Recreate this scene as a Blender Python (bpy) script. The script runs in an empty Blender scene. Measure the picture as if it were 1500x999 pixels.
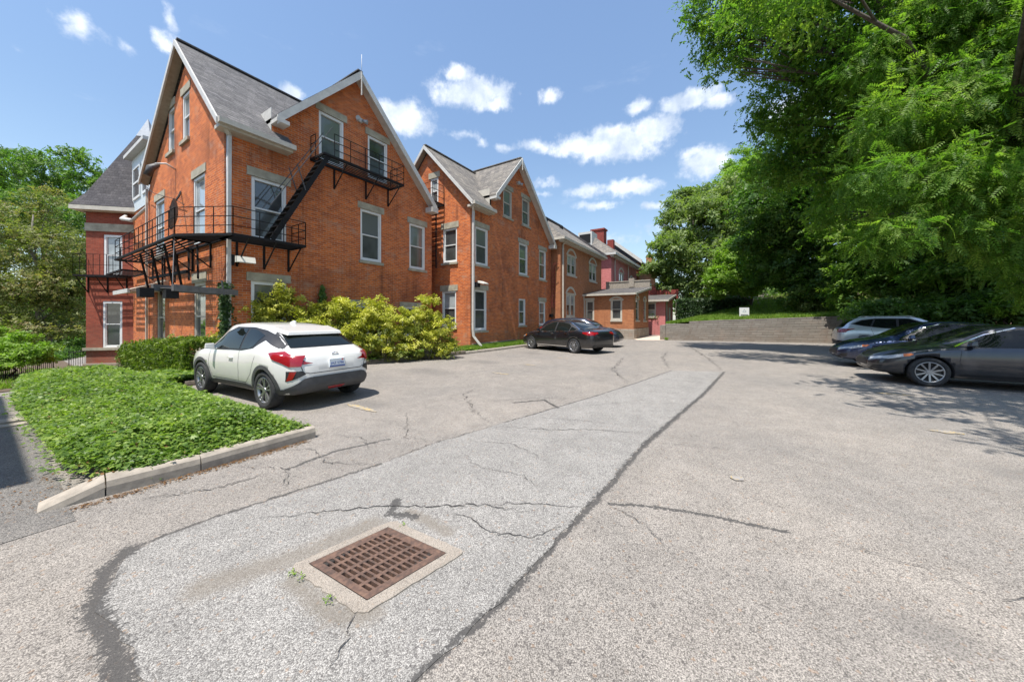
import bpy, bmesh, math, random
import numpy as np
from mathutils import Vector, Matrix
from mathutils.bvhtree import BVHTree

random.seed(7)
RNG = np.random.default_rng(11)
SC = bpy.context.scene
COL = SC.collection

# ---------------------------------------------------------------- camera
# World axes: +X runs along the backs of the houses, +Y towards them, Z up, metres. Camera over the origin.
PHI = math.radians(32.46)
CAM_H = 1.58
cam_data = bpy.data.cameras.new("camera")
cam = bpy.data.objects.new("camera", cam_data)
COL.objects.link(cam)
cam.location = (0, 0, CAM_H)
cam.rotation_euler = (math.pi / 2, 0, PHI - math.pi / 2)
cam_data.sensor_width = 36.0
cam_data.lens = 12.0
cam_data.shift_y = -0.0223
cam_data.clip_start = 0.05
cam_data.clip_end = 2000.0
SC.camera = cam

# ---------------------------------------------------------------- sun, sky, exposure
SUN = Vector((-0.345, -0.03, 0.92)).normalized()
sd = bpy.data.lights.new("sun", 'SUN')
sd.energy = 3.7
sd.angle = math.radians(0.53)
sd.color = (1.0, 0.955, 0.89)
sun = bpy.data.objects.new("sun", sd)
COL.objects.link(sun)
sun.location = (-20, 8, 50)
sun.rotation_euler = SUN.to_track_quat('Z', 'Y').to_euler()

SC.view_settings.view_transform = 'Standard'
SC.view_settings.look = 'None'
SC.view_settings.gamma = 1.0
SC.view_settings.use_curve_mapping = False
SC.view_settings.exposure = 1.0


def at(px, py, d):
    """a measured point: sight line through photo pixel, d metres in front"""
    a = (px - 750.0) / 500.0
    b = (466.0 - py) / 500.0
    c, s = math.cos(PHI), math.sin(PHI)
    return Vector(((c + a * s) * d, (s - a * c) * d, CAM_H + b * d))


class NT:
    """small node-tree helper"""
    def __init__(self, tree):
        self.t = tree
        self.n = tree.nodes
        self.l = tree.links

    def node(self, typ, **kw):
        n = self.n.new(typ)
        for k, v in kw.items():
            setattr(n, k, v)
        return n

    def link(self, a, b):
        self.l.new(a, b)

    def val(self, sock, v):
        if isinstance(v, bpy.types.NodeSocket):
            self.l.new(v, sock)
        else:
            sock.default_value = v

    def math(self, op, a, b=None, c=None, clamp=False):
        n = self.node('ShaderNodeMath', operation=op, use_clamp=clamp)
        self.val(n.inputs[0], a)
        if b is not None:
            self.val(n.inputs[1], b)
        if c is not None:
            self.val(n.inputs[2], c)
        return n.outputs[0]

    def vmath(self, op, a, b=None):
        n = self.node('ShaderNodeVectorMath', operation=op)
        self.val(n.inputs[0], a)
        if b is not None:
            self.val(n.inputs[1], b)
        return n.outputs['Value'] if op in ('LENGTH', 'DOT_PRODUCT') else n.outputs[0]

    def mix(self, f, a, b, blend='MIX'):
        n = self.node('ShaderNodeMix', data_type='RGBA', blend_type=blend)
        self.val(n.inputs[0], f)
        self.val(n.inputs[6], a)
        self.val(n.inputs[7], b)
        return n.outputs[2]

    def ramp(self, f, stops, interp='LINEAR'):
        n = self.node('ShaderNodeValToRGB')
        n.color_ramp.interpolation = interp
        e = n.color_ramp.elements
        while len(e) < len(stops):
            e.new(0.5)
        for i, (p, c) in enumerate(stops):
            e[i].position = p
            e[i].color = c if len(c) == 4 else (*c, 1)
        self.val(n.inputs[0], f)
        return n.outputs[0]

    def noise(self, vec, scale, detail=3, rough=0.55, dist=0.0):
        n = self.node('ShaderNodeTexNoise')
        n.inputs['Scale'].default_value = scale
        n.inputs['Detail'].default_value = detail
        n.inputs['Roughness'].default_value = rough
        n.inputs['Distortion'].default_value = dist
        if vec is not None:
            self.l.new(vec, n.inputs['Vector'])
        return n.outputs['Fac']

    def voro(self, vec, scale, feature='F1', out='Color'):
        n = self.node('ShaderNodeTexVoronoi', feature=feature)
        n.inputs['Scale'].default_value = scale
        if vec is not None:
            self.l.new(vec, n.inputs['Vector'])
        return n.outputs[out]

    def smooth(self, v, a, b, lo=0.0, hi=1.0):
        n = self.node('ShaderNodeMapRange', interpolation_type='SMOOTHSTEP')
        self.val(n.inputs[0], v)
        for i, x in enumerate((a, b, lo, hi)):
            n.inputs[i + 1].default_value = x
        return n.outputs[0]


def g(v):
    return (v, v, v, 1)


def srgb(r, gg, b):
    f = lambda c: ((c / 255 + 0.055) / 1.055) ** 2.4 if c > 10.3 else c / 255 / 12.92
    return (f(r), f(gg), f(b), 1)


# sky: Nishita with small fair-weather cumulus placed by azimuth and height in the sky
world = bpy.data.worlds.new("World")
SC.world = world
world.use_nodes = True
W = NT(world.node_tree)
W.n.clear()
sky = W.node('ShaderNodeTexSky', sky_type='NISHITA')
sky.sun_disc = False
sky.sun_elevation = math.asin(SUN.z)
sky.sun_rotation = math.atan2(SUN.x, SUN.y)
sky.air_density = 1.25
sky.dust_density = 0.6
sky.ozone_density = 2.2
tc = W.node('ShaderNodeTexCoord')
dirv = tc.outputs['Generated']
sep = W.node('ShaderNodeSeparateXYZ')
W.link(dirv, sep.inputs[0])
az = W.math('ARCTAN2', sep.outputs[1], sep.outputs[0])
el = W.math('ARCSINE', sep.outputs[2])
comb = W.node('ShaderNodeCombineXYZ')
W.link(az, comb.inputs[0])
W.link(el, comb.inputs[1])
ang = comb.outputs[0]
wn = W.node('ShaderNodeTexNoise')
wn.inputs['Scale'].default_value = 14.0
wn.inputs['Detail'].default_value = 6.0
wn.inputs['Roughness'].default_value = 0.6
W.link(ang, wn.inputs['Vector'])
warp = W.vmath('SCALE', W.vmath('SUBTRACT', wn.outputs['Color'], (0.5, 0.5, 0.5)))
warp.node.inputs['Scale'].default_value = 0.045
angw = W.vmath('ADD', ang, warp)
CLOUDS = [  # measured in the photograph: x, y, half width, half height in pixels, density
    (118, 40, 42, 26, .62), (95, 30, 26, 14, .5), (185, 68, 18, 12, .35), (248, 32, 14, 24, .6), (243, 62, 26, 20, .75), (425, 136, 26, 14, .7),
    (596, 172, 44, 30, 1.0), (570, 160, 26, 20, .9), (690, 135, 66, 30, 1.0), (672, 108, 26, 18, .95), (725, 150, 30, 18, .95), (806, 143, 20, 15, .85),
    (905, 212, 85, 30, 1.0), (955, 192, 46, 28, 1.0), (785, 215, 30, 14, .75), (845, 214, 50, 18, .95), (935, 155, 24, 13, .8), (1008, 148, 52, 18, .95), (1050, 150, 30, 14, .8),
    (1035, 238, 46, 24, 1.0), (1015, 226, 26, 12, .8), (740, 217, 18, 10, .6), (675, 198, 36, 8, .4), (710, 208, 14, 9, .45),
    (925, 275, 52, 14, .85), (860, 280, 40, 12, .7), (872, 301, 40, 9, .65), (955, 299, 26, 9, .6), (800, 268, 26, 8, .5), (795, 285, 20, 7, .45), (905, 350, 36, 9, .45), (965, 330, 36, 14, .4),
    (1180, 160, 90, 40, .8), (1320, 260, 110, 40, .8), (20, 70, 20, 10, .25)]
# more of the same behind the camera, seen only in reflections: azimuth, elevation, half sizes, in radians
EXTRA = [(2.6, .6, .3, .1, .8), (-2.2, .7, .35, .12, .8), (-1.2, .8, .3, .12, .8), (1.6, .9, .3, .12, .7)]
CL_ANG = []
for (cx, cy, hw, hh, de) in CLOUDS:
    dx, dy = (cx - 750) / 500, (466 - cy) / 500
    r_ = math.hypot(1, dx)
    CL_ANG.append((PHI - math.atan(dx), math.atan2(dy, r_), hw / 500 / (1 + dx * dx), hh / 500 / r_ / (1 + (dy / r_) ** 2), de))
best = None
shade = None
for (a0, ce, hw, hh, de) in CL_ANG + EXTRA:
    d0 = W.vmath('SUBTRACT', angw, (a0, ce, 0))
    d1 = W.vmath('MULTIPLY', d0, (1 / hw, 1 / hh, 0))
    r = W.vmath('LENGTH', d1)
    m = W.math('MULTIPLY', W.math('SUBTRACT', 1.2, r), de)
    best = m if best is None else W.math('MAXIMUM', best, m)
fine = W.noise(ang, 26.0, 8, 0.62)
dens = W.math('ADD', best, W.math('MULTIPLY', W.math('SUBTRACT', fine, 0.5), 1.3))
mask = W.smooth(dens, 0.10, 0.78, 0.0, 0.93)
wisp = W.smooth(W.noise(W.vmath('MULTIPLY', ang, (1.0, 3.0, 1.0)), 3.2, 8, 0.65), 0.58, 0.85, 0.0, 0.28)
mask = W.math('MAXIMUM', mask, wisp)
tint = W.ramp(W.noise(W.vmath('ADD', ang, (0, 0.02, 0)), 12.0, 5, 0.6), [(0.34, (2.5, 2.95, 3.65)), (0.5, (3.5, 3.85, 4.4)), (0.66, (4.9, 5.05, 5.25))])
low_ = W.smooth(el, 0.0, 0.7, 0.62, 0.80)
lowc = W.node('ShaderNodeCombineColor')
for i_ in range(3):
    W.link(low_, lowc.inputs[i_])
skyc = W.mix(1.0, sky.outputs[0], lowc.outputs[0], 'MULTIPLY')
# the milky haze near the horizon of a humid summer sky
hz = W.smooth(el, 0.0, 0.45, 0.2, 0.0)
skyc = W.mix(hz, skyc, (3.4, 4.6, 5.9, 1))
final = W.mix(mask, skyc, tint)
bg = W.node('ShaderNodeBackground')
bg.inputs['Strength'].default_value = 0.135
W.link(final, bg.inputs['Color'])
wo = W.node('ShaderNodeOutputWorld')
W.link(bg.outputs[0], wo.inputs['Surface'])
world.cycles.sampling_method = 'MANUAL'
world.cycles.sample_map_resolution = 512

SC.cycles.max_bounces = 9
SC.cycles.diffuse_bounces = 6
SC.cycles.glossy_bounces = 3
SC.cycles.transmission_bounces = 4
SC.cycles.transparent_max_bounces = 8
SC.cycles.caustics_reflective = False
SC.cycles.caustics_refractive = False
SC.cycles.use_denoising = True

# ---------------------------------------------------------------- materials
MATS = {}


def newmat(name):
    m = bpy.data.materials.new(name)
    m.use_nodes = True
    t = NT(m.node_tree)
    p = t.n['Principled BSDF']
    MATS[name] = m
    return m, t, p


def simple(name, col, rough=0.5, metal=0.0, coat=0.0, spec=0.5, var=0.0, vscale=8.0, bump=0.0):
    m, t, p = newmat(name)
    p.inputs['Roughness'].default_value = rough
    p.inputs['Metallic'].default_value = metal
    p.inputs['Coat Weight'].default_value = coat
    p.inputs['Coat Roughness'].default_value = 0.04
    p.inputs['Specular IOR Level'].default_value = spec
    c = (*col[:3], 1)
    if var > 0:
        geo = t.node('ShaderNodeNewGeometry')
        f = t.noise(geo.outputs['Position'], vscale, 5, 0.6)
        lo = tuple(max(0, x * (1 - var)) for x in c[:3])
        hi = tuple(min(1, x * (1 + var)) for x in c[:3])
        t.link(t.ramp(f, [(0.3, lo), (0.7, hi)]), p.inputs['Base Color'])
        if bump > 0:
            b = t.node('ShaderNodeBump')
            b.inputs['Strength'].default_value = bump
            b.inputs['Distance'].default_value = 0.01
            t.link(f, b.inputs['Height'])
            t.link(b.outputs[0], p.inputs['Normal'])
    else:
        p.inputs['Base Color'].default_value = c
    return m


def brick(name, c1, c2, mortar, diag=False, bw=0.21, rh=0.072, stain=0.35, painted=0.0, pale=0.4):
    m, t, p = newmat(name)
    geo = t.node('ShaderNodeNewGeometry')
    pos = geo.outputs['Position']
    s = t.node('ShaderNodeSeparateXYZ')
    t.link(pos, s.inputs[0])
    u = t.math('SUBTRACT' if diag else 'ADD', s.outputs[0], s.outputs[1])
    if diag:
        u = t.math('MULTIPLY', u, 0.7071)
    cmb = t.node('ShaderNodeCombineXYZ')
    t.link(u, cmb.inputs[0])
    t.link(s.outputs[2], cmb.inputs[1])
    uv = cmb.outputs[0]
    br = t.node('ShaderNodeTexBrick')
    br.offset = 0.5
    br.inputs['Scale'].default_value = 1.0
    br.inputs['Brick Width'].default_value = bw
    br.inputs['Row Height'].default_value = rh
    br.inputs['Mortar Size'].default_value = 0.007
    br.inputs['Mortar Smooth'].default_value = 0.3
    br.inputs['Bias'].default_value = -0.1
    br.inputs['Color1'].default_value = (*c1, 1)
    br.inputs['Color2'].default_value = (*c2, 1)
    br.inputs['Mortar'].default_value = (*mortar, 1)
    wnode = t.node('ShaderNodeTexNoise')
    wnode.inputs['Scale'].default_value = 6.0
    t.link(pos, wnode.inputs['Vector'])
    wob = t.vmath('SCALE', t.vmath('SUBTRACT', wnode.outputs['Color'], (0.5, 0.5, 0.5)))
    wob.node.inputs['Scale'].default_value = 0.018
    t.link(t.vmath('ADD', uv, wob), br.inputs['Vector'])
    col = br.outputs['Color']
    n1 = t.noise(uv, 0.55, 6, 0.65)
    n2 = t.noise(uv, 1.7, 6, 0.7)
    n3 = t.noise(t.vmath('MULTIPLY', uv, (3.0, 9.0, 1.0)), 1.6, 4, 0.6)
    col = t.mix(t.smooth(n3, 0.35, 0.7, 0.0, 0.36), col, t.mix(1.0, col, (0.62, 0.5, 0.45, 1), 'MULTIPLY'))
    col = t.mix(t.smooth(n1, 0.5, 0.66, 0.0, stain), col, (0.13, 0.05, 0.035, 1))          # sooty areas
    col = t.mix(t.smooth(n2, 0.53, 0.68, 0.0, pale), col, (0.42, 0.27, 0.19, 1))     # mortar smears and spalled patches
    n4 = t.noise(t.vmath('MULTIPLY', uv, (2.6, 0.2, 1.0)), 1.0, 5, 0.65)
    col = t.mix(t.math('MULTIPLY', t.smooth(n4, 0.52, 0.7, 0.0, 0.5), t.smooth(n1, 0.35, 0.6, 0.2, 1.0)), col, (0.10, 0.045, 0.03, 1))   # rain streaks
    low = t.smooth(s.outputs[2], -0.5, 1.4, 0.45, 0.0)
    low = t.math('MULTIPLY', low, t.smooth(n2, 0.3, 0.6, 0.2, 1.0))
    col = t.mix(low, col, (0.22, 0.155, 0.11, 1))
    if painted:
        col = t.mix(painted, col, (*c1, 1))
    t.link(col, p.inputs['Base Color'])
    p.inputs['Roughness'].default_value = 0.88
    p.inputs['Specular IOR Level'].default_value = 0.2
    b = t.node('ShaderNodeBump')
    b.inputs['Strength'].default_value = 0.55
    b.inputs['Distance'].default_value = 0.012
    hgt = t.math('ADD', t.math('MULTIPLY', t.math('SUBTRACT', 1.0, br.outputs['Fac']), 0.7), t.math('MULTIPLY', n3, 0.4))
    t.link(hgt, b.inputs['Height'])
    t.link(b.outputs[0], p.inputs['Normal'])
    return m


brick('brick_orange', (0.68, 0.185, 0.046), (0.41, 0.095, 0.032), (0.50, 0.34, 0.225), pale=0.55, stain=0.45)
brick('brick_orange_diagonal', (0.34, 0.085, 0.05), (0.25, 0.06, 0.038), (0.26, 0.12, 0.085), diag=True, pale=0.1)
brick('brick_tan', (0.48, 0.195, 0.085), (0.36, 0.14, 0.065), (0.34, 0.2, 0.13), stain=0.15)
brick('brick_pink', (0.62, 0.23, 0.22), (0.54, 0.19, 0.185), (0.56, 0.22, 0.21), stain=0.1, pale=0.1)
brick('brick_red_chimney', (0.28, 0.06, 0.05), (0.22, 0.05, 0.042), (0.3, 0.1, 0.08), pale=0.1)
brick('stone_block', (0.42, 0.38, 0.32), (0.30, 0.27, 0.22), (0.17, 0.15, 0.12), bw=0.55, rh=0.2, stain=0.15)
brick('retaining_block', (0.255, 0.235, 0.205), (0.195, 0.18, 0.155), (0.10, 0.09, 0.075), bw=0.46, rh=0.153, stain=0.0, pale=0.15)


def shingle(name, c1, c2, diag=False, rows=0.105):
    m, t, p = newmat(name)
    geo = t.node('ShaderNodeNewGeometry')
    s = t.node('ShaderNodeSeparateXYZ')
    t.link(geo.outputs['Position'], s.inputs[0])
    u = t.math('SUBTRACT' if diag else 'ADD', s.outputs[0], s.outputs[1])
    cmb = t.node('ShaderNodeCombineXYZ')
    t.link(u, cmb.inputs[0])
    t.link(s.outputs[2], cmb.inputs[1])
    br = t.node('ShaderNodeTexBrick')
    br.offset = 0.5
    br.inputs['Scale'].default_value = 1.0
    br.inputs['Brick Width'].default_value = 0.30
    br.inputs['Row Height'].default_value = rows
    br.inputs['Mortar Size'].default_value = 0.008
    br.inputs['Mortar Smooth'].default_value = 0.6
    br.inputs['Color1'].default_value = (*c1, 1)
    br.inputs['Color2'].default_value = (*c2, 1)
    br.inputs['Mortar'].default_value = (c2[0] * 0.4, c2[1] * 0.4, c2[2] * 0.4, 1)
    t.link(cmb.outputs[0], br.inputs['Vector'])
    nz = t.noise(geo.outputs['Position'], 14.0, 4, 0.7)
    big = t.noise(geo.outputs['Position'], 0.7, 4, 0.6)
    col = t.mix(1.0, br.outputs['Color'], t.ramp(nz, [(0.3, (0.6, 0.6, 0.6)), (0.7, (1.35, 1.33, 1.3))]), 'MULTIPLY')
    col = t.mix(1.0, col, t.ramp(big, [(0.35, (0.82, 0.82, 0.84)), (0.65, (1.12, 1.1, 1.07))]), 'MULTIPLY')
    t.link(col, p.inputs['Base Color'])
    p.inputs['Roughness'].default_value = 0.95
    b = t.node('ShaderNodeBump')
    b.inputs['Strength'].default_value = 0.5
    b.inputs['Distance'].default_value = 0.012
    t.link(t.math('SUBTRACT', 1.0, br.outputs['Fac']), b.inputs['Height'])
    t.link(b.outputs[0], p.inputs['Normal'])
    return m


shingle('shingle_grey', (0.150, 0.147, 0.150), (0.088, 0.087, 0.09))
shingle('shingle_tan', (0.235, 0.213, 0.185), (0.13, 0.122, 0.112))
shingle('shingle_dark', (0.085, 0.08, 0.085), (0.055, 0.052, 0.057), diag=True, rows=0.15)
shingle('shingle_flat', (0.14, 0.13, 0.125), (0.10, 0.095, 0.09), rows=0.03)

simple('trim_white', (0.54, 0.525, 0.485), 0.5, var=0.12, vscale=5)
simple('trim_cream', (0.49, 0.455, 0.385), 0.55, var=0.12, vscale=5)
simple('vinyl_white', (0.72, 0.72, 0.70), 0.35, var=0.05)
simple('soffit_tan', (0.34, 0.28, 0.21), 0.7, var=0.15, vscale=9)
simple('siding_blue', (0.52, 0.58, 0.60), 0.6, var=0.08)
simple('flashing_grey', (0.34, 0.36, 0.38), 0.45, metal=0.2, var=0.12)
simple('limestone', (0.36, 0.33, 0.25), 0.85, var=0.28, vscale=3.5, bump=0.2)
simple('concrete', (0.31, 0.27, 0.22), 0.9, var=0.25, vscale=9, bump=0.4)
simple('concrete_pale', (0.56, 0.49, 0.40), 0.9, var=0.2, vscale=14, bump=0.4)
simple('concrete_walk', (0.55, 0.45, 0.36), 0.9, var=0.12, vscale=4, bump=0.2)
simple('old_kerb_stone', (0.16, 0.13, 0.10), 0.9, var=0.5, vscale=6, bump=0.5)
simple('black_iron', (0.010, 0.010, 0.011), 0.75, spec=0.25, var=0.4, vscale=20)
simple('worn_iron', (0.10, 0.10, 0.10), 0.6, metal=0.4, var=0.4, vscale=12)
simple('grey_timber', (0.135, 0.13, 0.13), 0.8, var=0.25, vscale=7)
simple('canopy_tan', (0.52, 0.42, 0.33), 0.75, var=0.1)
simple('bark', (0.085, 0.07, 0.055), 0.95, var=0.5, vscale=9, bump=0.8)
simple('bark_pale', (0.17, 0.15, 0.125), 0.95, var=0.4, vscale=12, bump=0.5)
simple('soil', (0.10, 0.07, 0.045), 1.0, var=0.45, vscale=12, bump=0.5)
simple('lamp_white', (0.7, 0.68, 0.6), 0.4)
simple('sign_white', (0.82, 0.82, 0.82), 0.4)
simple('sign_ink', (0.03, 0.035, 0.05), 0.6)
simple('sign_grey', (0.42, 0.46, 0.52), 0.6)
simple('cable_black', (0.02, 0.02, 0.02), 0.6)
simple('neighbour_render', (0.45, 0.38, 0.3), 0.9, var=0.15)


def glass(name, base, rough=0.03, blinds=False):
    m, t, p = newmat(name)
    p.inputs['Roughness'].default_value = rough
    p.inputs['Specular IOR Level'].default_value = 0.9
    p.inputs['Coat Weight'].default_value = 0.7
    p.inputs['Coat Roughness'].default_value = 0.02
    geo = t.node('ShaderNodeNewGeometry')
    if blinds:
        s = t.node('ShaderNodeSeparateXYZ')
        t.link(geo.outputs['Position'], s.inputs[0])
        wv = t.math('FRACT', t.math('MULTIPLY', s.outputs[2], 28.0))
        lo = tuple(x * 0.72 for x in base)
        t.link(t.ramp(wv, [(0.0, lo), (0.25, base), (0.9, base), (1.0, lo)]), p.inputs['Base Color'])
    else:
        f = t.noise(geo.outputs['Position'], 1.3, 3, 0.5)
        t.link(t.ramp(f, [(0.3, tuple(x * 0.6 for x in base)), (0.7, tuple(x * 1.4 for x in base))]), p.inputs['Base Color'])
    nz = t.noise(geo.outputs['Position'], 1.8, 2, 0.4)
    b = t.node('ShaderNodeBump')
    b.inputs['Strength'].default_value = 0.12
    b.inputs['Distance'].default_value = 0.03
    t.link(nz, b.inputs['Height'])
    t.link(b.outputs[0], p.inputs['Normal'])
    t.link(b.outputs[0], p.inputs['Coat Normal'])
    return m


glass('glass_dark', (0.06, 0.065, 0.065))
glass('glass_screen', (0.07, 0.075, 0.072), 0.25)
glass('glass_blind', (0.155, 0.17, 0.16), 0.08, True)
glass('glass_pale', (0.34, 0.37, 0.37), 0.06)


def leafmat(name, cols, trans=0.4, tcol=None, rough=0.5, spec=0.35):
    m, t, p = newmat(name)
    at_ = t.node('ShaderNodeAttribute', attribute_name='rnd')
    n = len(cols)
    c = t.ramp(at_.outputs['Fac'], [(i / (n - 1), cc) for i, cc in enumerate(cols)])
    t.link(c, p.inputs['Base Color'])
    p.inputs['Roughness'].default_value = rough
    p.inputs['Specular IOR Level'].default_value = spec
    tr = t.node('ShaderNodeBsdfTranslucent')
    tc_ = t.mix(1.0, c, tcol or (1.6, 1.9, 0.7, 1), 'MULTIPLY')
    t.link(tc_, tr.inputs['Color'])
    mx = t.node('ShaderNodeMixShader')
    mx.inputs[0].default_value = trans
    t.link(p.outputs[0], mx.inputs[1])
    t.link(tr.outputs[0], mx.inputs[2])
    t.link(mx.outputs[0], t.n['Material Output'].inputs['Surface'])
    return m


leafmat('leaf_walnut', [(.05,.115,.02),(.095,.185,.03),(.15,.245,.042),(.225,.305,.058)], trans=0.5, spec=0.2)
leafmat('leaf_deep', [(.042,.10,.022),(.08,.155,.03),(.13,.21,.045)])
leafmat('leaf_mid', [(0.06, 0.13, 0.024), (0.1, 0.19, 0.035), (0.16, 0.24, 0.055)])
leafmat('leaf_pale', [(0.1, 0.16, 0.04), (0.17, 0.23, 0.07), (0.26, 0.31, 0.12)])
leafmat('leaf_lime', [(0.12, 0.22, 0.03), (0.18, 0.29, 0.042), (0.25, 0.36, 0.06)])
leafmat('leaf_yellow', [(.24,.26,.035),(.41,.41,.06),(.58,.54,.10)], trans=0.3)
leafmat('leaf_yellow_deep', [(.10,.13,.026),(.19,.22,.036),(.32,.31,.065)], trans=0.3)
leafmat('leaf_hedge', [(0.057, 0.103, 0.017), (0.127, 0.190, 0.023), (0.230, 0.299, 0.034)], trans=0.3)
leafmat('leaf_olive', [(.085,.11,.032),(.15,.175,.05),(.21,.22,.07),(.25,.18,.085)], trans=0.4)
leafmat('leaf_ivy', [(.05,.10,.02),(.11,.185,.034),(.18,.27,.046),(.29,.37,.085)], trans=0.35, rough=0.45, spec=0.3)
leafmat('leaf_grass', [(.10,.19,.022),(.17,.28,.034),(.25,.34,.06)], trans=0.35)
leafmat('leaf_dark_ivy', [(0.018, 0.045, 0.012), (0.035, 0.075, 0.02), (0.06, 0.105, 0.03)], trans=0.25)
leafmat('leaf_litter', [(0.10, 0.045, 0.018), (0.17, 0.085, 0.03), (0.24, 0.14, 0.06)], trans=0.1)


def capsules(t, pos, segs, wobble):
    """distance field of worn seams and stains: 1 inside, falling to 0 at the radius, for a list of (x0, y0, x1, y1, radius)"""
    flat = t.vmath('MULTIPLY', pos, (1, 1, 0))
    p_ = t.vmath('ADD', flat, wobble)
    out = None
    for (x0, y0, x1, y1, r) in segs:
        dx, dy = x1 - x0, y1 - y0
        L2 = dx * dx + dy * dy
        q = t.vmath('SUBTRACT', p_, (x0, y0, 0))
        h = t.math('MULTIPLY', t.vmath('DOT_PRODUCT', q, (dx, dy, 0)), 1 / L2, clamp=True)
        sc = t.vmath('SCALE', (dx, dy, 0))
        t.link(h, sc.node.inputs['Scale'])
        d = t.vmath('LENGTH', t.vmath('SUBTRACT', q, sc))
        m_ = t.math('SUBTRACT', 1.0, t.math('MULTIPLY', d, 1 / r))
        out = m_ if out is None else t.math('MAXIMUM', out, m_)
    return out


def poly_segs(pts, r):
    return [(*a, *b, r) for a, b in zip(pts[:-1], pts[1:])]


TAR = (poly_segs([(0.05, 1.2), (0.22, 1.7), (0.33, 2.1), (0.36, 2.5), (0.34, 2.9), (0.44, 3.3), (0.58, 3.47)], .08) + poly_segs([(0.58, 3.47), (1.0, 3.45), (1.7, 3.32), (2.36, 3.19)], .032)
       + poly_segs([(11.8, 0.12), (8.1, 0.45), (6.0, 0.71), (4.38, 0.90)], .058) + poly_segs([(4.38, 0.90), (3.2, 0.955), (2.44, 1.01)], .047) + poly_segs([(2.44, 1.01), (1.75, 1.045), (1.0, 1.16), (0.3, 1.19)], .036)
       + poly_segs([(2.9, 0.87), (3.05, 0.55), (3.15, 0.15), (3.22, -0.36)], .034) + poly_segs([(1.95, 2.42), (1.8, 2.31), (1.87, 2.12)], .06) + poly_segs([(11.24, 1.47), (8.6, 1.92), (6.6, 2.32), (4.3, 2.87)], .035)
       + poly_segs([(1.75, 3.9), (2.3, 3.95), (2.9, 3.75)], .04) + poly_segs([(5.4, 3.4), (5.9, 3.0), (5.5, 2.55)], .05))
SILT = poly_segs([(1.62, 2.30), (1.15, 2.42), (0.72, 2.6)], .16) + poly_segs([(1.02, 2.2), (1.02, 1.75), (1.14, 1.6)], .10) + poly_segs([(1.9, 2.2), (1.87, 1.75)], .09)
OIL = [(13.2, 7.2, 13.6, 7.6, .7), (7.2, 7.0, 7.3, 7.9, .8), (9.8, 7.1, 9.9, 7.8, .6), (12.4, -2.2, 12.5, -1.9, .5), (5.6, -3.2, 5.6, -2.6, .6), (8.9, -2.6, 8.9, -2.3, .45), (2.6, -.9, 2.62, -.8, .25), (3.9, 5.4, 3.9, 5.8, .4)]


def asphalt(name, tones, tintlo, tinthi, scale=175.0, bump=0.4):
    m, t, p = newmat(name)
    geo = t.node('ShaderNodeNewGeometry')
    pos = geo.outputs['Position']
    vc = t.voro(pos, scale, 'F1', 'Color')
    sp = t.node('ShaderNodeSeparateColor')
    t.link(vc, sp.inputs[0])
    agg = t.ramp(sp.outputs[0], tones)
    vd = t.voro(pos, scale, 'F1', 'Distance')
    agg = t.mix(t.smooth(vd, 0.45, 0.75, 0.0, 0.75), agg, (0.065, 0.06, 0.055, 1))
    vc2 = t.voro(pos, scale * 0.38, 'F1', 'Color')
    sp2 = t.node('ShaderNodeSeparateColor')
    t.link(vc2, sp2.inputs[0])
    agg = t.mix(t.smooth(sp2.outputs[1], 0.955, 0.98, 0.0, 0.5), agg, (0.06, 0.055, 0.055, 1))
    agg = t.mix(t.smooth(sp2.outputs[0], 0.975, 0.99, 0.0, 0.4), agg, (0.27, 0.17, 0.10, 1))
    big = t.noise(pos, 0.45, 5, 0.6)
    mid = t.noise(pos, 3.1, 5, 0.65)
    col = t.mix(1.0, agg, t.ramp(big, [(0.32, tintlo), (0.68, tinthi)]), 'MULTIPLY')
    col = t.mix(1.0, col, t.ramp(mid, [(0.3, (0.86, 0.86, 0.86)), (0.7, (1.1, 1.1, 1.1))]), 'MULTIPLY')
    if name in ('asphalt_old', 'asphalt_patch'):
        wn_ = t.node('ShaderNodeTexNoise')
        wn_.inputs['Scale'].default_value = 11.0
        wn_.inputs['Detail'].default_value = 5.0
        t.link(pos, wn_.inputs['Vector'])
        wob = t.vmath('SCALE', t.vmath('SUBTRACT', wn_.outputs['Color'], (0.5, 0.5, 0.5)))
        wob.node.inputs['Scale'].default_value = 0.09
        rough_ = t.math('MULTIPLY', t.math('SUBTRACT', t.noise(pos, 48.0, 5, 0.75), 0.5), 3.4)
        silt = t.smooth(t.math('ADD', capsules(t, pos, SILT, wob), t.math('MULTIPLY', rough_, 0.5)), 0.0, 0.8, 0.0, 0.6)
        col = t.mix(silt, col, (0.17, 0.145, 0.115, 1))
        oil = t.smooth(t.math('ADD', capsules(t, pos, OIL, wob), t.math('MULTIPLY', t.math('SUBTRACT', mid, 0.5), 2.0)), 0.1, 0.9, 0.0, 0.38)
        col = t.mix(oil, col, (0.10, 0.095, 0.09, 1))
        tar = t.smooth(t.math('ADD', capsules(t, pos, TAR, wob), rough_), 0.22, 0.55, 0.0, 0.9)
        col = t.mix(tar, col, (0.06, 0.057, 0.054, 1))
        streak = t.noise(t.vmath('MULTIPLY', pos, (0.12, 1.1, 1.0)), 1.0, 4, 0.6)     # lanes polished and dirtied by tyres
        col = t.mix(t.smooth(streak, 0.5, 0.68, 0.0, 0.13), col, (0.15, 0.14, 0.13, 1))
    t.link(col, p.inputs['Base Color'])
    p.inputs['Roughness'].default_value = 0.9
    p.inputs['Specular IOR Level'].default_value = 0.25
    b = t.node('ShaderNodeBump')
    b.inputs['Strength'].default_value = bump
    b.inputs['Distance'].default_value = 0.004
    t.link(t.math('SUBTRACT', 1.0, vd), b.inputs['Height'])
    t.link(b.outputs[0], p.inputs['Normal'])
    return m


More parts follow.
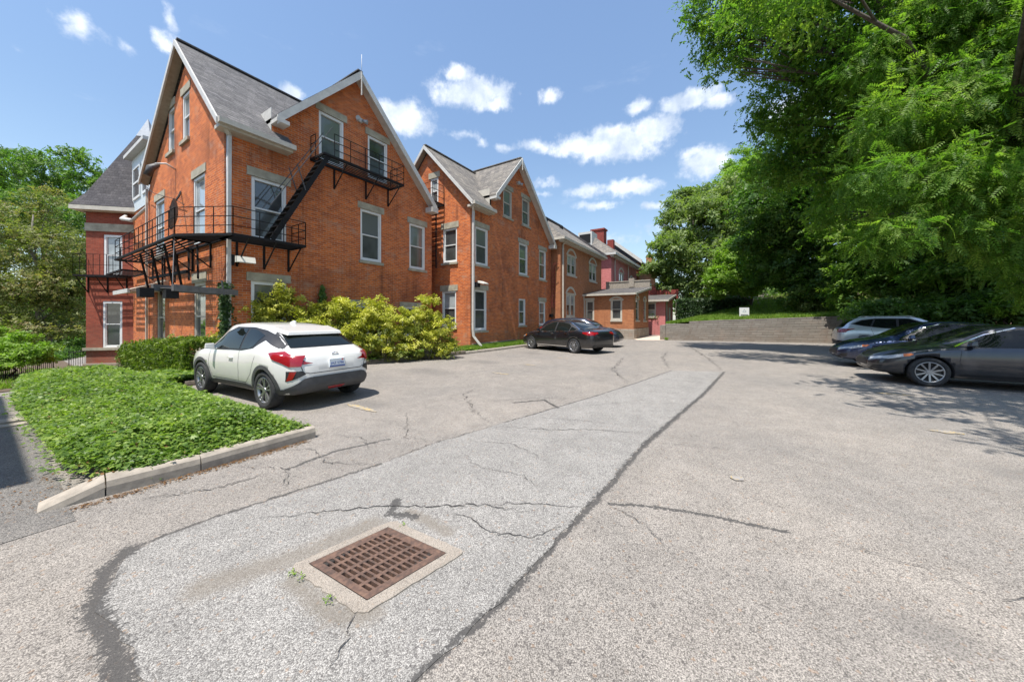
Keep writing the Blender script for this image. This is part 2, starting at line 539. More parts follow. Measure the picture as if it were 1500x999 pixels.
asphalt('asphalt_old', [(0.0, (0.19, 0.178, 0.165)), (0.3, (0.262, 0.246, 0.227)), (0.6, (0.305, 0.286, 0.264)), (0.85, (0.352, 0.33, 0.303)), (1.0, (0.42, 0.393, 0.36))],
        (0.90, 0.88, 0.855), (1.12, 1.07, 1.01))
asphalt('asphalt_patch', [(0.0, (0.15, 0.143, 0.135)), (0.3, (0.225, 0.216, 0.203)), (0.6, (0.28, 0.268, 0.251)), (0.85, (0.345, 0.33, 0.308)), (1.0, (0.43, 0.412, 0.385))],
        (1.02, 1.015, 1.0), (1.20, 1.19, 1.17), scale=175.0)
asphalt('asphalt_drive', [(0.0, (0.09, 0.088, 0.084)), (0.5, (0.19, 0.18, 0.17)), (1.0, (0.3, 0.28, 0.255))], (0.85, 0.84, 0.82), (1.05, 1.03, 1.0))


def crackmat(name, dark, density):
    m, t, p = newmat(name)
    geo = t.node('ShaderNodeNewGeometry')
    pos = geo.outputs['Position']
    n = t.noise(pos, 42.0, 4, 0.7)
    n2 = t.noise(pos, 5.0, 3, 0.6)
    f = t.smooth(t.math('ADD', n, t.math('MULTIPLY', n2, 0.5)), density, density + 0.12, 0.0, 1.0)
    t.link(t.mix(f, (*dark, 1), (0.27, 0.25, 0.23, 1)), p.inputs['Base Color'])
    p.inputs['Roughness'].default_value = 0.85
    return m


crackmat('crack_fine', (0.045, 0.04, 0.036), 0.76)
crackmat('crack_tar', (0.062, 0.06, 0.058), 0.74)
crackmat('silt', (0.185, 0.163, 0.135), 0.78)
crackmat('yellow_paint', (0.42, 0.30, 0.11), 0.66)
# ---------------------------------------------------------------- mesh and naming helpers


def tag(o, label=None, cat=None, group=None, kind=None):
    if label:
        o['label'] = label
    if cat:
        o['category'] = cat
    if group:
        o['group'] = group
    if kind:
        o['kind'] = kind
    return o


def empty(name, loc, label=None, cat=None, group=None, rz=0.0):
    o = bpy.data.objects.new(name, None)
    COL.objects.link(o)
    o.location = loc
    o.rotation_euler = (0, 0, rz)
    o.empty_display_size = 0.2
    return tag(o, label, cat, group)


class MB:
    """collects polygons; build() links them as ONE mesh object"""
    def __init__(self):
        self.v = []
        self.f = []
        self.m = []
        self.s = []
        self.cur = 0

    def poly(self, pts, smooth=False):
        i = len(self.v)
        self.v.extend([tuple(p) for p in pts])
        self.f.append(tuple(range(i, i + len(pts))))
        self.m.append(self.cur)
        self.s.append(smooth)

    def box(self, x0, x1, y0, y1, z0, z1):
        i = len(self.v)
        self.v += [(x0, y0, z0), (x1, y0, z0), (x1, y1, z0), (x0, y1, z0), (x0, y0, z1), (x1, y0, z1), (x1, y1, z1), (x0, y1, z1)]
        for q in ((3, 2, 1, 0), (4, 5, 6, 7), (0, 1, 5, 4), (1, 2, 6, 5), (2, 3, 7, 6), (3, 0, 4, 7)):
            self.f.append(tuple(i + k for k in q))
            self.m.append(self.cur)
            self.s.append(False)

    def hexa(self, b, t):
        """b, t: four bottom and four top points"""
        i = len(self.v)
        self.v += [tuple(p) for p in b] + [tuple(p) for p in t]
        for q in ((3, 2, 1, 0), (4, 5, 6, 7), (0, 1, 5, 4), (1, 2, 6, 5), (2, 3, 7, 6), (3, 0, 4, 7)):
            self.f.append(tuple(i + k for k in q))
            self.m.append(self.cur)
            self.s.append(False)

    def bar(self, p0, p1, w, h=None, up=(0, 0, 1)):
        p0, p1 = Vector(p0), Vector(p1)
        h = h or w
        d = (p1 - p0).normalized()
        u = Vector(up)
        if abs(d.dot(u)) > 0.98:
            u = Vector((1, 0, 0))
        sx = d.cross(u).normalized() * (w / 2)
        sy = sx.cross(d).normalized() * (h / 2)
        self.hexa([p0 - sx - sy, p0 + sx - sy, p1 + sx - sy, p1 - sx - sy], [p0 - sx + sy, p0 + sx + sy, p1 + sx + sy, p1 - sx + sy])

    def tube(self, pts, rads, n=8, cap=True):
        pts = [Vector(p) for p in pts]
        if not hasattr(rads, '__len__'):
            rads = [rads] * len(pts)
        base = len(self.v)
        ref = Vector((0.31, 0.17, 0.93)).normalized()
        for i, p in enumerate(pts):
            d = (pts[min(i + 1, len(pts) - 1)] - pts[max(i - 1, 0)]).normalized()
            a = d.cross(ref)
            if a.length < 0.05:
                a = d.cross(Vector((1, 0, 0)))
            a.normalize()
            b = d.cross(a)
            for k in range(n):
                th = 2 * math.pi * k / n
                self.v.append(tuple(p + (a * math.cos(th) + b * math.sin(th)) * rads[i]))
        for i in range(len(pts) - 1):
            for k in range(n):
                k2 = (k + 1) % n
                self.f.append((base + i * n + k, base + i * n + k2, base + (i + 1) * n + k2, base + (i + 1) * n + k))
                self.m.append(self.cur)
                self.s.append(True)
        if cap:
            self.f.append(tuple(base + k for k in range(n))[::-1])
            self.f.append(tuple(base + (len(pts) - 1) * n + k for k in range(n)))
            self.m += [self.cur] * 2
            self.s += [False] * 2

    def slab(self, poly, off):
        """thick sheet: polygon points and an offset vector"""
        p = [Vector(q) for q in poly]
        o = Vector(off)
        self.poly(p)
        self.poly([q + o for q in reversed(p)])
        n = len(p)
        for i in range(n):
            a, b = p[i], p[(i + 1) % n]
            self.poly([b, a, a + o, b + o])

    def grid(self, rows, smooth=True):
        base = len(self.v)
        n = len(rows[0])
        for r in rows:
            self.v += [tuple(p) for p in r]
        for i in range(len(rows) - 1):
            for k in range(n - 1):
                self.f.append((base + i * n + k, base + i * n + k + 1, base + (i + 1) * n + k + 1, base + (i + 1) * n + k))
                self.m.append(self.cur)
                self.s.append(smooth)

    def build(self, name, mats, parent=None, local=False, recalc=True):
        me = bpy.data.meshes.new(name)
        v = np.array(self.v, dtype=float).reshape(-1, 3)
        loc = Vector((0, 0, 0))
        if not local and len(v):
            lo, hi = v.min(0), v.max(0)
            loc = Vector(((lo[0] + hi[0]) / 2, (lo[1] + hi[1]) / 2, lo[2]))
            v = v - np.array(loc)
        me.from_pydata(v.tolist(), [], self.f)
        me.polygons.foreach_set('material_index', self.m)
        me.polygons.foreach_set('use_smooth', self.s)
        if not isinstance(mats, (list, tuple)):
            mats = [mats]
        for mt in mats:
            me.materials.append(MATS[mt])
        if recalc:
            bm = bmesh.new()
            bm.from_mesh(me)
            bmesh.ops.recalc_face_normals(bm, faces=bm.faces)
            bm.to_mesh(me)
            bm.free()
        me.update()
        o = bpy.data.objects.new(name, me)
        COL.objects.link(o)
        if parent is not None:
            o.parent = parent
            if not local:
                pl = Vector(parent.location)
                q = parent.parent
                while q is not None:
                    pl += Vector(q.location)
                    q = q.parent
                loc = loc - pl
        o.location = loc
        return o


def cut2d(outline, holes, us=(), vs=()):
    """2-D polygon minus rectangular holes, as a list of small polygons"""
    bm = bmesh.new()
    f = bm.faces.new([bm.verts.new((a, b, 0)) for a, b in outline])
    us = sorted(set([h[0] for h in holes] + [h[1] for h in holes] + list(us)))
    vs = sorted(set([h[2] for h in holes] + [h[3] for h in holes] + list(vs)))
    for u in us:
        bmesh.ops.bisect_plane(bm, geom=bm.verts[:] + bm.edges[:] + bm.faces[:], plane_co=(u, 0, 0), plane_no=(1, 0, 0), dist=1e-5)
    for w in vs:
        bmesh.ops.bisect_plane(bm, geom=bm.verts[:] + bm.edges[:] + bm.faces[:], plane_co=(0, w, 0), plane_no=(0, 1, 0), dist=1e-5)
    out = []
    for f in bm.faces:
        c = f.calc_center_median()
        if any(h[0] < c.x < h[1] and h[2] < c.y < h[3] for h in holes):
            continue
        out.append([(v.co.x, v.co.y) for v in f.verts])
    bm.free()
    return out


# a wall plane maps (along, out, z) to the world. R: back wall facing -Y.  L: end wall facing -X.  D: the 45 degree corner wall
def plane_R(y0):
    return lambda a, n, z: Vector((a, y0 - n, z))


def plane_L(x0):
    return lambda a, n, z: Vector((x0 - n, a, z))


def plane_D(x0, y0):
    k = math.sqrt(0.5)
    return lambda a, n, z: Vector((x0 + a * k - n * k, y0 - a * k - n * k, z))


def pbox(mb, P, a0, a1, n0, n1, z0, z1):
    b = [P(a0, n0, z0), P(a1, n0, z0), P(a1, n1, z0), P(a0, n1, z0)]
    t = [P(a0, n0, z1), P(a1, n0, z1), P(a1, n1, z1), P(a0, n1, z1)]
    mb.hexa(b, t)


def wall_sheet(mb, P, outline, holes, reveal=0.16):
    for pl in cut2d(outline, holes):
        mb.poly([P(a, 0, z) for a, z in pl])
    for (a0, a1, z0, z1) in holes:
        mb.poly([P(a0, 0, z0), P(a0, -reveal, z0), P(a0, -reveal, z1), P(a0, 0, z1)])
        mb.poly([P(a1, 0, z0), P(a1, 0, z1), P(a1, -reveal, z1), P(a1, -reveal, z0)])
        mb.poly([P(a0, 0, z1), P(a0, -reveal, z1), P(a1, -reveal, z1), P(a1, 0, z1)])
        mb.poly([P(a0, 0, z0), P(a1, 0, z0), P(a1, -reveal, z0), P(a0, -reveal, z0)])


def window(root, P, a0, a1, z0, z1, top='glass_dark', low='glass_screen', frame='vinyl_white', fw=0.085, lintel=0.26, sill=0.11,
           ext=0.12, inset=0.02, arched=False, paired=False, lm='limestone', name='window'):
    """a double-hung sash window: frame mesh with two panes, stone lintel and sill"""
    f = MB()
    n0, n1 = -0.13, -inset
    pbox(f, P, a0 + .002, a0 + fw, n0, n1, z0 + .002, z1 - .002)
    pbox(f, P, a1 - fw, a1 - .002, n0, n1, z0 + .002, z1 - .002)
    pbox(f, P, a0 + fw, a1 - fw, n0, n1, z1 - fw * 1.15, z1 - .002)
    pbox(f, P, a0 + fw, a1 - fw, n0, n1 + .01, z0 + .002, z0 + fw * .9)
    zm = (z0 + z1) / 2
    cols = [(a0 + fw, a1 - fw)]
    if paired:
        am = (a0 + a1) / 2
        pbox(f, P, am - fw * .75, am + fw * .75, n0, n1 - .01, z0 + fw * .9, z1 - fw * 1.15)
        cols = [(a0 + fw, am - fw * .75), (am + fw * .75, a1 - fw)]
    for (c0, c1) in cols:
        s = 0.035
        pbox(f, P, c0, c0 + s, n0 + .02, n1 - .025, z0 + fw * .9, zm)
        pbox(f, P, c1 - s, c1, n0 + .02, n1 - .025, z0 + fw * .9, zm)
        pbox(f, P, c0 + s, c1 - s, n0 + .02, n1 - .025, z0 + fw * .9, z0 + fw * .9 + .05)
        pbox(f, P, c0, c1, n0 + .02, n1 - .02, zm, zm + .045)
        s = 0.028
        pbox(f, P, c0, c0 + s, n0, n1 - .045, zm + .045, z1 - fw * 1.15)
        pbox(f, P, c1 - s, c1, n0, n1 - .045, zm + .045, z1 - fw * 1.15)
    fo = f.build(name, frame, root)
    for zz0, zz1, mt in ((z0 + fw * .9, zm, low), (zm + .045, z1 - fw * 1.15, top)):
        pm = MB()
        for (c0, c1) in cols:
            pbox(pm, P, c0 + .004, c1 - .004, n0 + .035, n0 + .045, zz0 + .004, zz1 - .004)
        pm.build('pane', mt, fo)
    if lintel:
        lb = MB()
        if arched:
            am, hw = (a0 + a1) / 2, (a1 - a0) / 2
            rows = []
            pts0, pts1 = [], []
            for k in range(11):
                th = math.pi * (0.18 + 0.64 * k / 10)
                R = hw / math.cos(math.pi * 0.18)
                zc = z1 - 0.16 - R * math.sin(math.pi * 0.18)
                pts0.append((am - R * math.cos(th), zc + R * math.sin(th) * 1.0))
                pts1.append((am - (R + .16) * math.cos(th), zc + (R + .16) * math.sin(th)))
            for k in range(10):
                q = [pts0[k], pts0[k + 1], pts1[k + 1], pts1[k]]
                lb.hexa([P(a, -.12, z) for a, z in q], [P(a, .03, z) for a, z in q])
        else:
            pbox(lb, P, a0 - ext, a1 + ext, -0.15, 0.025, z1, z1 + lintel)
        lb.build('lintel', lm, fo)
    if sill:
        sb = MB()
        pbox(sb, P, a0 - ext * .6, a1 + ext * .6, -0.14, 0.075, z0 - sill, z0)
        sb.build('sill', lm, fo)
    return fo


def smoothstep(a, b, x):
    t = np.clip((x - a) / (b - a), 0, 1)
    return t * t * (3 - 2 * t)


def ground_z(x, y):
    """lot is level; the garden falls away at the front corner of the first house"""
    x = np.asarray(x, float)
    y = np.asarray(y, float)
    return -1.05 * smoothstep(12.0, 24.0, y) * smoothstep(6.8, 3.4, x) - 0.25 * smoothstep(0.3, -2.0, x) * smoothstep(5.5, 12, y)


def hill_z(x, y):
    x = np.asarray(x, float)
    y = np.asarray(y, float)
    h1 = 9.0 * smoothstep(-9.5, -34, y) * smoothstep(2, 12, x)
    h2 = 7.0 * smoothstep(33, 62, x) * smoothstep(9, -2, y)
    return h1 + h2


# ---------------------------------------------------------------- ground, paving, kerbs
mb = MB()
xs = np.concatenate([np.linspace(-160, -12, 8), np.linspace(-10, 50, 61), np.linspace(56, 260, 10)])
ys = np.concatenate([np.linspace(-200, -42, 8), np.linspace(-40, 44, 85), np.linspace(50, 260, 10)])
PIT = (1.20, 1.63, 1.70, 2.16)           # opening under the drain grate
xs = np.sort(np.concatenate([xs, PIT[:2]]))
ys = np.sort(np.concatenate([ys, PIT[2:]]))
rows = []
for y in ys:
    z = ground_z(xs, np.full_like(xs, y)) + hill_z(xs, np.full_like(xs, y))
    rows.append([(x, y, zz) for x, zz in zip(xs, z)])
mb.grid(rows)
keep = []
for f in mb.f:
    c = np.mean([mb.v[i][:2] for i in f], axis=0)
    keep.append(not (PIT[0] < c[0] < PIT[1] and PIT[2] < c[1] < PIT[3]))
mb.f = [f for f, k_ in zip(mb.f, keep) if k_]
mb.m = mb.m[:len(mb.f)]
mb.s = mb.s[:len(mb.f)]
tag(mb.build('ground', 'asphalt_old', recalc=False), kind='structure')


def jag(pts, amp, step, seed):
    """subdivide a polyline and roughen it"""
    r = random.Random(seed)
    out = []
    for (p, q) in zip(pts[:-1], pts[1:]):
        L = math.hypot(q[0] - p[0], q[1] - p[1])
        n = max(1, int(L / step))
        for k in range(n):
            f = k / n
            out.append((p[0] + (q[0] - p[0]) * f + r.gauss(0, amp), p[1] + (q[1] - p[1]) * f + r.gauss(0, amp)))
    out.append(pts[-1])
    return out


# resurfaced strip from the drain towards the retaining wall
edge = jag([(0.40, 2.10), (0.36, 2.9), (0.55, 3.44), (1.0, 3.43), (2.36, 3.17), (3.08, 3.14), (4.3, 2.86), (6.6, 2.30), (8.6, 1.90), (11.24, 1.45), (11.75, 0.2),
            (8.1, 0.46), (6.0, 0.72), (4.38, 0.92), (3.2, 0.97), (2.44, 1.03), (1.75, 1.06), (1.0, 1.17), (0.3, 1.2), (-0.6, 1.3), (-0.6, 1.9), (0.40, 2.10)], 0.013, 0.09, 3)
mb = MB()
for pl in cut2d(edge[:-1], [PIT]):
    mb.poly([(x, y, 0.004) for x, y in pl])
tag(mb.build('asphalt_patch', 'asphalt_patch', recalc=False), kind='structure')


WS = {'pavement_cracks': 0.5}


def ribbons(name, lines, mat, z=0.008, kind='structure'):
    mb = MB()
    for i, (pts, w, amp) in enumerate(lines):
        zi = z + .0002 * (i % 9)
        p = jag(pts, amp, 0.04, 50 + i)
        r = random.Random(i)
        rows = []
        ph = r.random() * 9
        for k in range(len(p)):
            a = Vector(p[max(0, k - 4)])
            b = Vector(p[min(len(p) - 1, k + 4)])
            d = (b - a)
            d = Vector((-d.y, d.x)).normalized() if d.length > 1e-6 else Vector((0, 1))
            taper = min(1.0, 0.25 + 3.0 * min(k, len(p) - 1 - k) / len(p))
            ww = w * WS.get(name, 1.0) * taper * (0.55 + 0.45 * math.sin(k * 0.7 + ph) ** 2 + r.random() * 0.5)
            rows.append([(p[k][0] + d.x * ww / 2, p[k][1] + d.y * ww / 2, zi), (p[k][0] - d.x * ww / 2, p[k][1] - d.y * ww / 2, zi)])
        mb.grid(rows, False)
    return tag(mb.build(name, mat, recalc=False), kind=kind)


fine_ = [
    ([(4.3, 2.86), (3.7, 3.0), (3.08, 3.15), (2.36, 3.18)], 0.018, 0.01), ([(1.2, 3.1), (1.55, 2.75), (1.83, 2.45), (2.05, 2.1), (2.3, 1.75), (2.42, 1.35)], 0.02, 0.013),
    ([(2.03, 1.95), (2.1, 1.72), (2.02, 1.5), (2.15, 1.2), (2.4, 1.05)], 0.014, 0.012), ([(2.3, 1.75), (2.55, 1.4), (2.72, 1.0)], 0.014, 0.012),
    ([(4.1, 2.85), (4.35, 2.1), (4.7, 1.6), (4.9, 0.95)], 0.02, 0.02), ([(4.8, 2.6), (5.0, 1.9), (5.1, 1.4)], 0.012, 0.02),
    ([(3.2, 3.13), (3.05, 3.6), (3.4, 4.0), (3.9, 4.6)], 0.014, 0.025), ([(4.1, 3.0), (4.6, 3.7), (5.4, 4.6), (6.2, 4.9)], 0.02, 0.03),
    ([(5.4, 3.4), (5.9, 3.0), (5.5, 2.55)], 0.03, 0.02), ([(5.1, 3.9), (5.9, 3.3), (6.4, 2.4)], 0.022, 0.03), ([(6.4, 4.6), (7.2, 3.4), (7.0, 2.3)], 0.014, 0.03),
    ([(2.3, 3.2), (2.05, 3.75), (2.2, 4.2), (1.9, 4.6)], 0.016, 0.02), ([(1.5, 3.35), (1.75, 3.9), (1.5, 4.4)], 0.014, 0.02), 
    ([(2.5, 3.6), (2.75, 4.1), (2.6, 4.5)], 0.014, 0.015), ([(0.8, 4.3), (1.2, 4.0), (1.6, 3.95)], 0.028, 0.02), ([(2.9, 0.9), (2.75, 0.55), (2.5, 0.3)], 0.01, 0.012),
    ([(3.22, -0.36), (3.25, -0.8), (3.1, -1.3), (3.3, -1.9)], 0.008, 0.02), ([(4.6, 0.88), (4.75, 0.3), (4.9, -0.1)], 0.01, 0.012),
    ([(12, 0.2), (15, 0.6), (19, 1.4), (25, 2.4)], 0.035, 0.05), ([(11.3, 1.5), (14.5, 2.2), (18, 2.5)], 0.03, 0.05), ([(8.2, 1.95), (10.5, 3.0), (14.0, 3.6)], 0.03, 0.05),
    
    ([(3.0, 2.6), (2.85, 2.2), (2.95, 1.75), (2.75, 1.4)], 0.01, 0.016), ([(3.4, 2.9), (3.6, 2.3), (3.4, 1.7)], 0.01, 0.016), ([(5.6, 2.4), (6.4, 1.7), (7.0, 0.7)], 0.012, 0.02),
    ([(1.08, 1.69), (0.98, 1.58), (0.85, 1.52)], 0.016, 0.01), ([(7.4, 1.9), (7.8, 1.3), (7.9, 0.6)], 0.012, 0.02),
]
ribbons('pavement_cracks', fine_, 'crack_fine', 0.0105)
ribbons('parking_stripes', [([(3.62, 5.0), (3.66, 5.9)], 0.11, 0.008), ([(8.0, 5.2), (8.05, 5.8)], 0.13, 0.01), ([(10.0, 5.4), (10.05, 5.95)], 0.11, 0.01),
                            ([(12.4, 5.3), (12.45, 5.8)], 0.12, 0.01), ([(7.2, -2.35), (7.22, -2.7)], 0.12, 0.008), ([(4.9, -2.3), (4.92, -2.75)], 0.11, 0.008),
                            ([(4.0, 0.0), (4.05, -.12)], 0.08, 0.01), ([(10.2, -2.6), (10.25, -3.2)], 0.1, 0.01)], 'yellow_paint', 0.0085)

# drive beside the ivy island, on the left edge of the picture
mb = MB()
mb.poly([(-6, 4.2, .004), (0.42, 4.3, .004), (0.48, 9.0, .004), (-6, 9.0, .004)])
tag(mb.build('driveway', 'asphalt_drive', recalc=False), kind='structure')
mb = MB()
mb.box(-6, 0.60, 9.0, 9.28, -.3, .05)
mb.box(-6, 0.52, 8.78, 8.985, -.3, .022)
tag(mb.build('drive_threshold', 'concrete', recalc=False), kind='structure')


def kerb_mesh(pts, w, h_, inward, name, mat, seg=0.9, r=0.05, h_start=None):
    """kerb stones along a polyline, rounded on the road side, with joints"""
    mb = MB()
    for (p, q) in zip(pts[:-1], pts[1:]):
        p, q = Vector((*p[:2], 0)), Vector((*q[:2], 0))
        L = (q - p).length
        n = max(1, round(L / seg))
        d = (q - p) / L
        nn = Vector((-d.y, d.x, 0)) * inward
        for k in range(n):
            a = p + d * (L * k / n + 0.005)
            b = p + d * (L * (k + 1) / n - 0.005)
            j = random.uniform(-.008, .008)
            h = h_
            ha, hb = (h_start + (h_ - h_start) * k / n, h_start + (h_ - h_start) * (k + 1) / n) if h_start is not None else (h_, h_)
            prof = [(0, -.25), (0.0, h - r - .02), (.012, h - r * .4), (.04, h), (w, h), (w, -.25)]
            for (e0, e1) in zip(prof[:-1], prof[1:]):
                dA, dB = ha - h_, hb - h_
                za, zb = (lambda e: e[1] + (dA if e[1] > -.2 else 0)), (lambda e: e[1] + (dB if e[1] > -.2 else 0))
                mb.poly([a + nn * (e0[0] + j) + Vector((0, 0, za(e0))), b + nn * (e0[0] + j) + Vector((0, 0, zb(e0))),
                         b + nn * (e1[0] + j) + Vector((0, 0, zb(e1))), a + nn * (e1[0] + j) + Vector((0, 0, za(e1)))])
            mb.poly([a + nn * (e[0] + j) + Vector((0, 0, za(e))) for e in prof])
            mb.poly([b + nn * (e[0] + j) + Vector((0, 0, zb(e))) for e in reversed(prof)])
    return tag(mb.build(name, mat), kind='structure')


kerb_mesh([(0.62, 4.665), (1.25, 4.60), (2.42, 4.62)], 0.2, 0.15, 1, 'kerb', 'concrete', 0.95)
kerb_mesh([(0.26, 4.70), (0.62, 4.665)], 0.2, 0.15, 1, 'kerb', 'concrete', 0.5, h_start=.03)
kerb_mesh([(4.1, 10.6), (7.3, 10.35), (11.5, 9.7)], 0.16, 0.16, 1, 'kerb', 'old_kerb_stone', 0.5)
kerb_mesh([(11.5, 9.7), (13.5, 9.55), (21.5, 9.4)], 0.16, 0.12, 1, 'kerb', 'concrete', 1.2)
kerb_mesh([(2.6, 10.6), (4.1, 10.6)], 0.16, 0.12, 1, 'kerb', 'old_kerb_stone', 0.5)

# planting beds
mb = MB()
mb.poly([(2.3, 10.7, .06), (4.1, 10.7, .10), (11.5, 9.84, .10), (12.5, 12.29, .12), (3.85, 12.29, .10), (2.3, 12.6, -.02)])
tag(mb.build('bed_soil', 'soil', recalc=False), kind='structure')
mb = MB()
mb.poly([(11.5, 9.85, .10), (13.5, 9.7, .10), (21.5, 9.55, .10), (21.7, 10.59, .16), (12.9, 10.59, .2), (11.8, 10.9, .14)])
tag(mb.build('lawn_strip', 'soil', recalc=False), kind='structure')
# walk to the far entrances and lawn above the retaining wall
mb = MB()
mb.poly([(25.6, 5.6, .006), (26.3, 3.95, .006), (33.5, 3.7, .006), (37.0, 3.9, .006), (37.0, 5.0, .006), (33.0, 5.2, .006), (26.6, 6.05, .006)])
tag(mb.build('walkway', 'concrete_walk', recalc=False), kind='structure')
# ---------------------------------------------------------------- buildings


def rake_board(mb, p0, p1, out, depth, w, th=0.05):
    """bargeboard: a board hanging below the roof edge from p0 to p1; out = outward unit vector"""
    p0, p1, o = Vector(p0), Vector(p1), Vector(out)
    dn = Vector((0, 0, -w))
    mb.hexa([p0 + dn, p1 + dn, p1 + dn + o * th, p0 + dn + o * th], [p0, p1, p1 + o * th, p0 + o * th])


def downspout(root, pts, w=0.085, mat='trim_white'):
    mb = MB()
    for a, b in zip(pts[:-1], pts[1:]):
        mb.bar(a, b, w, w * .75)
    return mb.build('downspout', mat, root)


def cross_gable(root, x0, x1, y0, yL, A1, A2, eave_z, ridge_back, eave_x1, cheek_x, cheek_z, roofmat, base_z=-1.5, ovl=0.25):
    """roofs of a house with one gable on the end wall (A1: y, z of its peak, left eave y, z) and one on the back wall
    (A2: x, z of its peak, right end x, z).  Roof slabs with real thickness."""
    ov = 0.38
    ovL = ovl
    y1p, z1p, yl, zl = A1
    x2p, z2p, xr, zr = A2
    th = Vector((0, 0, -0.13))
    mb = MB()
    ya, ex = y0 - ov, x0 - ovL
    zs = lambda y: eave_z + (z1p - eave_z) * (y - ya) / (y1p - ya)
    mb.slab([(ex, ya, eave_z), (eave_x1, ya, eave_z), (eave_x1, y1p, z1p), (ex, y1p, z1p)], th)
    mb.slab([(eave_x1, y0 + .3, zs(y0 + .3)), (x1 - .1, y0 + .3, zs(y0 + .3)), (x1 - .1, y1p, z1p), (eave_x1, y1p, z1p)], th)
    mb.slab([(ex, y1p, z1p), (x1 + .3, y1p, z1p), (x1 + .3, yl, zl), (ex, yl, zl)], th)
    # gable towards the parking lot
    mb.slab([(cheek_x, ya, cheek_z), (x2p, ya, z2p), (x2p, ridge_back, z2p), (cheek_x, ridge_back, cheek_z)], th)
    mb.slab([(x2p, ya, z2p), (xr, ya, zr), (xr, ridge_back, zr), (x2p, ridge_back, z2p)], th)
    # ridge caps
    mb.bar((ex, y1p, z1p + .01), (x2p, y1p, z1p + .01), .2, .05)
    mb.bar((x2p, ya, z2p + .01), (x2p, ridge_back, z2p + .01), .2, .05)
    ro = mb.build('roof', roofmat, root)
    # trim
    tb = MB()
    e = 0.004
    rake_board(tb, (ex - e, ya, eave_z - .02), (ex - e, y1p, z1p - .02), (-1, 0, 0), 0, .2)
    rake_board(tb, (ex - e, y1p, z1p - .02), (ex - e, yl, zl - .02), (-1, 0, 0), 0, .2)
    rake_board(tb, (x2p, ya - e, z2p - .02), (xr, ya - e, zr - .02), (0, -1, 0), 0, .3)
    rake_board(tb, (x2p, ya - e, z2p - .02), (cheek_x, ya - e, cheek_z - .02), (0, -1, 0), 0, .3)
    # boxed ends of the rakes
    tb.box(xr - .36, xr + .03, ya - .09, y0 - .01, zr - .36, zr - .12)
    tb.box(cheek_x - .03, cheek_x + .34, ya - .07, y0 - .01, cheek_z - .24, cheek_z - .12)
    tb.build('bargeboard', 'trim_white', root)
    sb = MB()
    sl = lambda p, q: sb.slab([p, q, (q[0], q[1], q[2])], (0, 0, 0))
    # soffits under the overhangs, sloping with the roof
    d = -.16
    sb.slab([(ex, ya, eave_z + d), (ex, y1p, z1p + d), (x0, y1p, z1p + d), (x0, ya, eave_z + d)], (0, 0, -.02))
    sb.slab([(ex, y1p, z1p + d), (ex, yl, zl + d), (x0, yl, zl + d), (x0, y1p, z1p + d)], (0, 0, -.02))
    sb.build('soffit', 'soffit_tan', root)
    s2 = MB()
    s2.slab([(x2p, ya, z2p + d), (xr, ya, zr + d), (xr, y0, zr + d), (x2p, y0, z2p + d)], (0, 0, -.02))
    s2.slab([(cheek_x, ya, cheek_z + d), (x2p, ya, z2p + d), (x2p, y0, z2p + d), (cheek_x, y0, cheek_z + d)], (0, 0, -.02))
    s2.build('soffit', 'trim_white', root)
    gb = MB()
    gb.box(ex - .02, eave_x1 + .02, ya - .13, ya - .005, eave_z - .17, eave_z - .02)
    gb.box(ex + .02, eave_x1 - .02, ya - .004, y0 - .004, eave_z - .24, eave_z - .135)
    gb.build('gutter', 'trim_cream', root)
    return ro


# ---- house A: the near house with the fire escapes
AX0, AX1, AY = 3.86, 12.0, 12.3
hA = empty('brick_house', (7.9, 16.5, -1.1), 'near orange brick house with steep cross gables, a corner turret and black fire escapes', 'house', 'twin gabled brick houses')
PR, PL = plane_R(AY), plane_L(AX0)
wR = [(4.52, 5.50, 4.0, 5.93), (8.17, 9.14, 3.88, 5.93), (10.62, 11.57, 3.85, 5.93), (6.55, 7.48, 7.22, 8.98), (8.50, 9.44, 7.25, 8.98),
      (4.51, 5.50, .85, 2.72), (7.6, 8.6, .75, 2.1), (10.2, 11.2, .75, 2.1)]
wL = [(15.29, 16.04, 7.66, 9.28), (16.92, 17.66, 7.66, 9.28), (13.86, 14.94, 3.95, 6.16), (18.14, 19.31, 4.0, 6.2), (13.80, 14.87, .5, 2.72), (18.05, 19.11, .45, 2.72)]
mb = MB()
wall_sheet(mb, PR, [(AX0, -1.5), (AX1, -1.5), (AX1, 6.95), (7.93, 10.86), (5.1, 7.8), (5.1, 7.3), (AX0, 7.3)], wR)
wall_sheet(mb, PL, [(AY, -1.5), (20.5, -1.5), (20.5, 6.75), (15.45, 10.48), (AY, 7.25)], wL)
mb.poly([(AX1, AY, -1.5), (AX1, 27, -1.5), (AX1, 27, 7), (AX1, 15.45, 10.4), (AX1, AY, 7.0)])
mb.poly([(AX0, 20.5, -1.5), (4.4, 20.5, -1.5), (4.4, 20.5, 6.8), (AX0, 20.5, 6.75)])
mb.poly([(4.4, 20.5, -1.5), (4.4, 27.0, -1.5), (4.4, 27.0, 7.1), (4.4, 20.5, 7.1)])
mb.poly([(4.4, 27, -1.5), (12, 27, -1.5), (12, 27, 7), (4.4, 27, 7)])
mb.poly([(5.1, AY + .001, 7.3), (5.1, AY + 1.2, 7.3), (5.1, AY + 1.2, 8.6), (5.1, AY + .001, 7.8)])
mb.build('wall', 'brick_orange', hA)
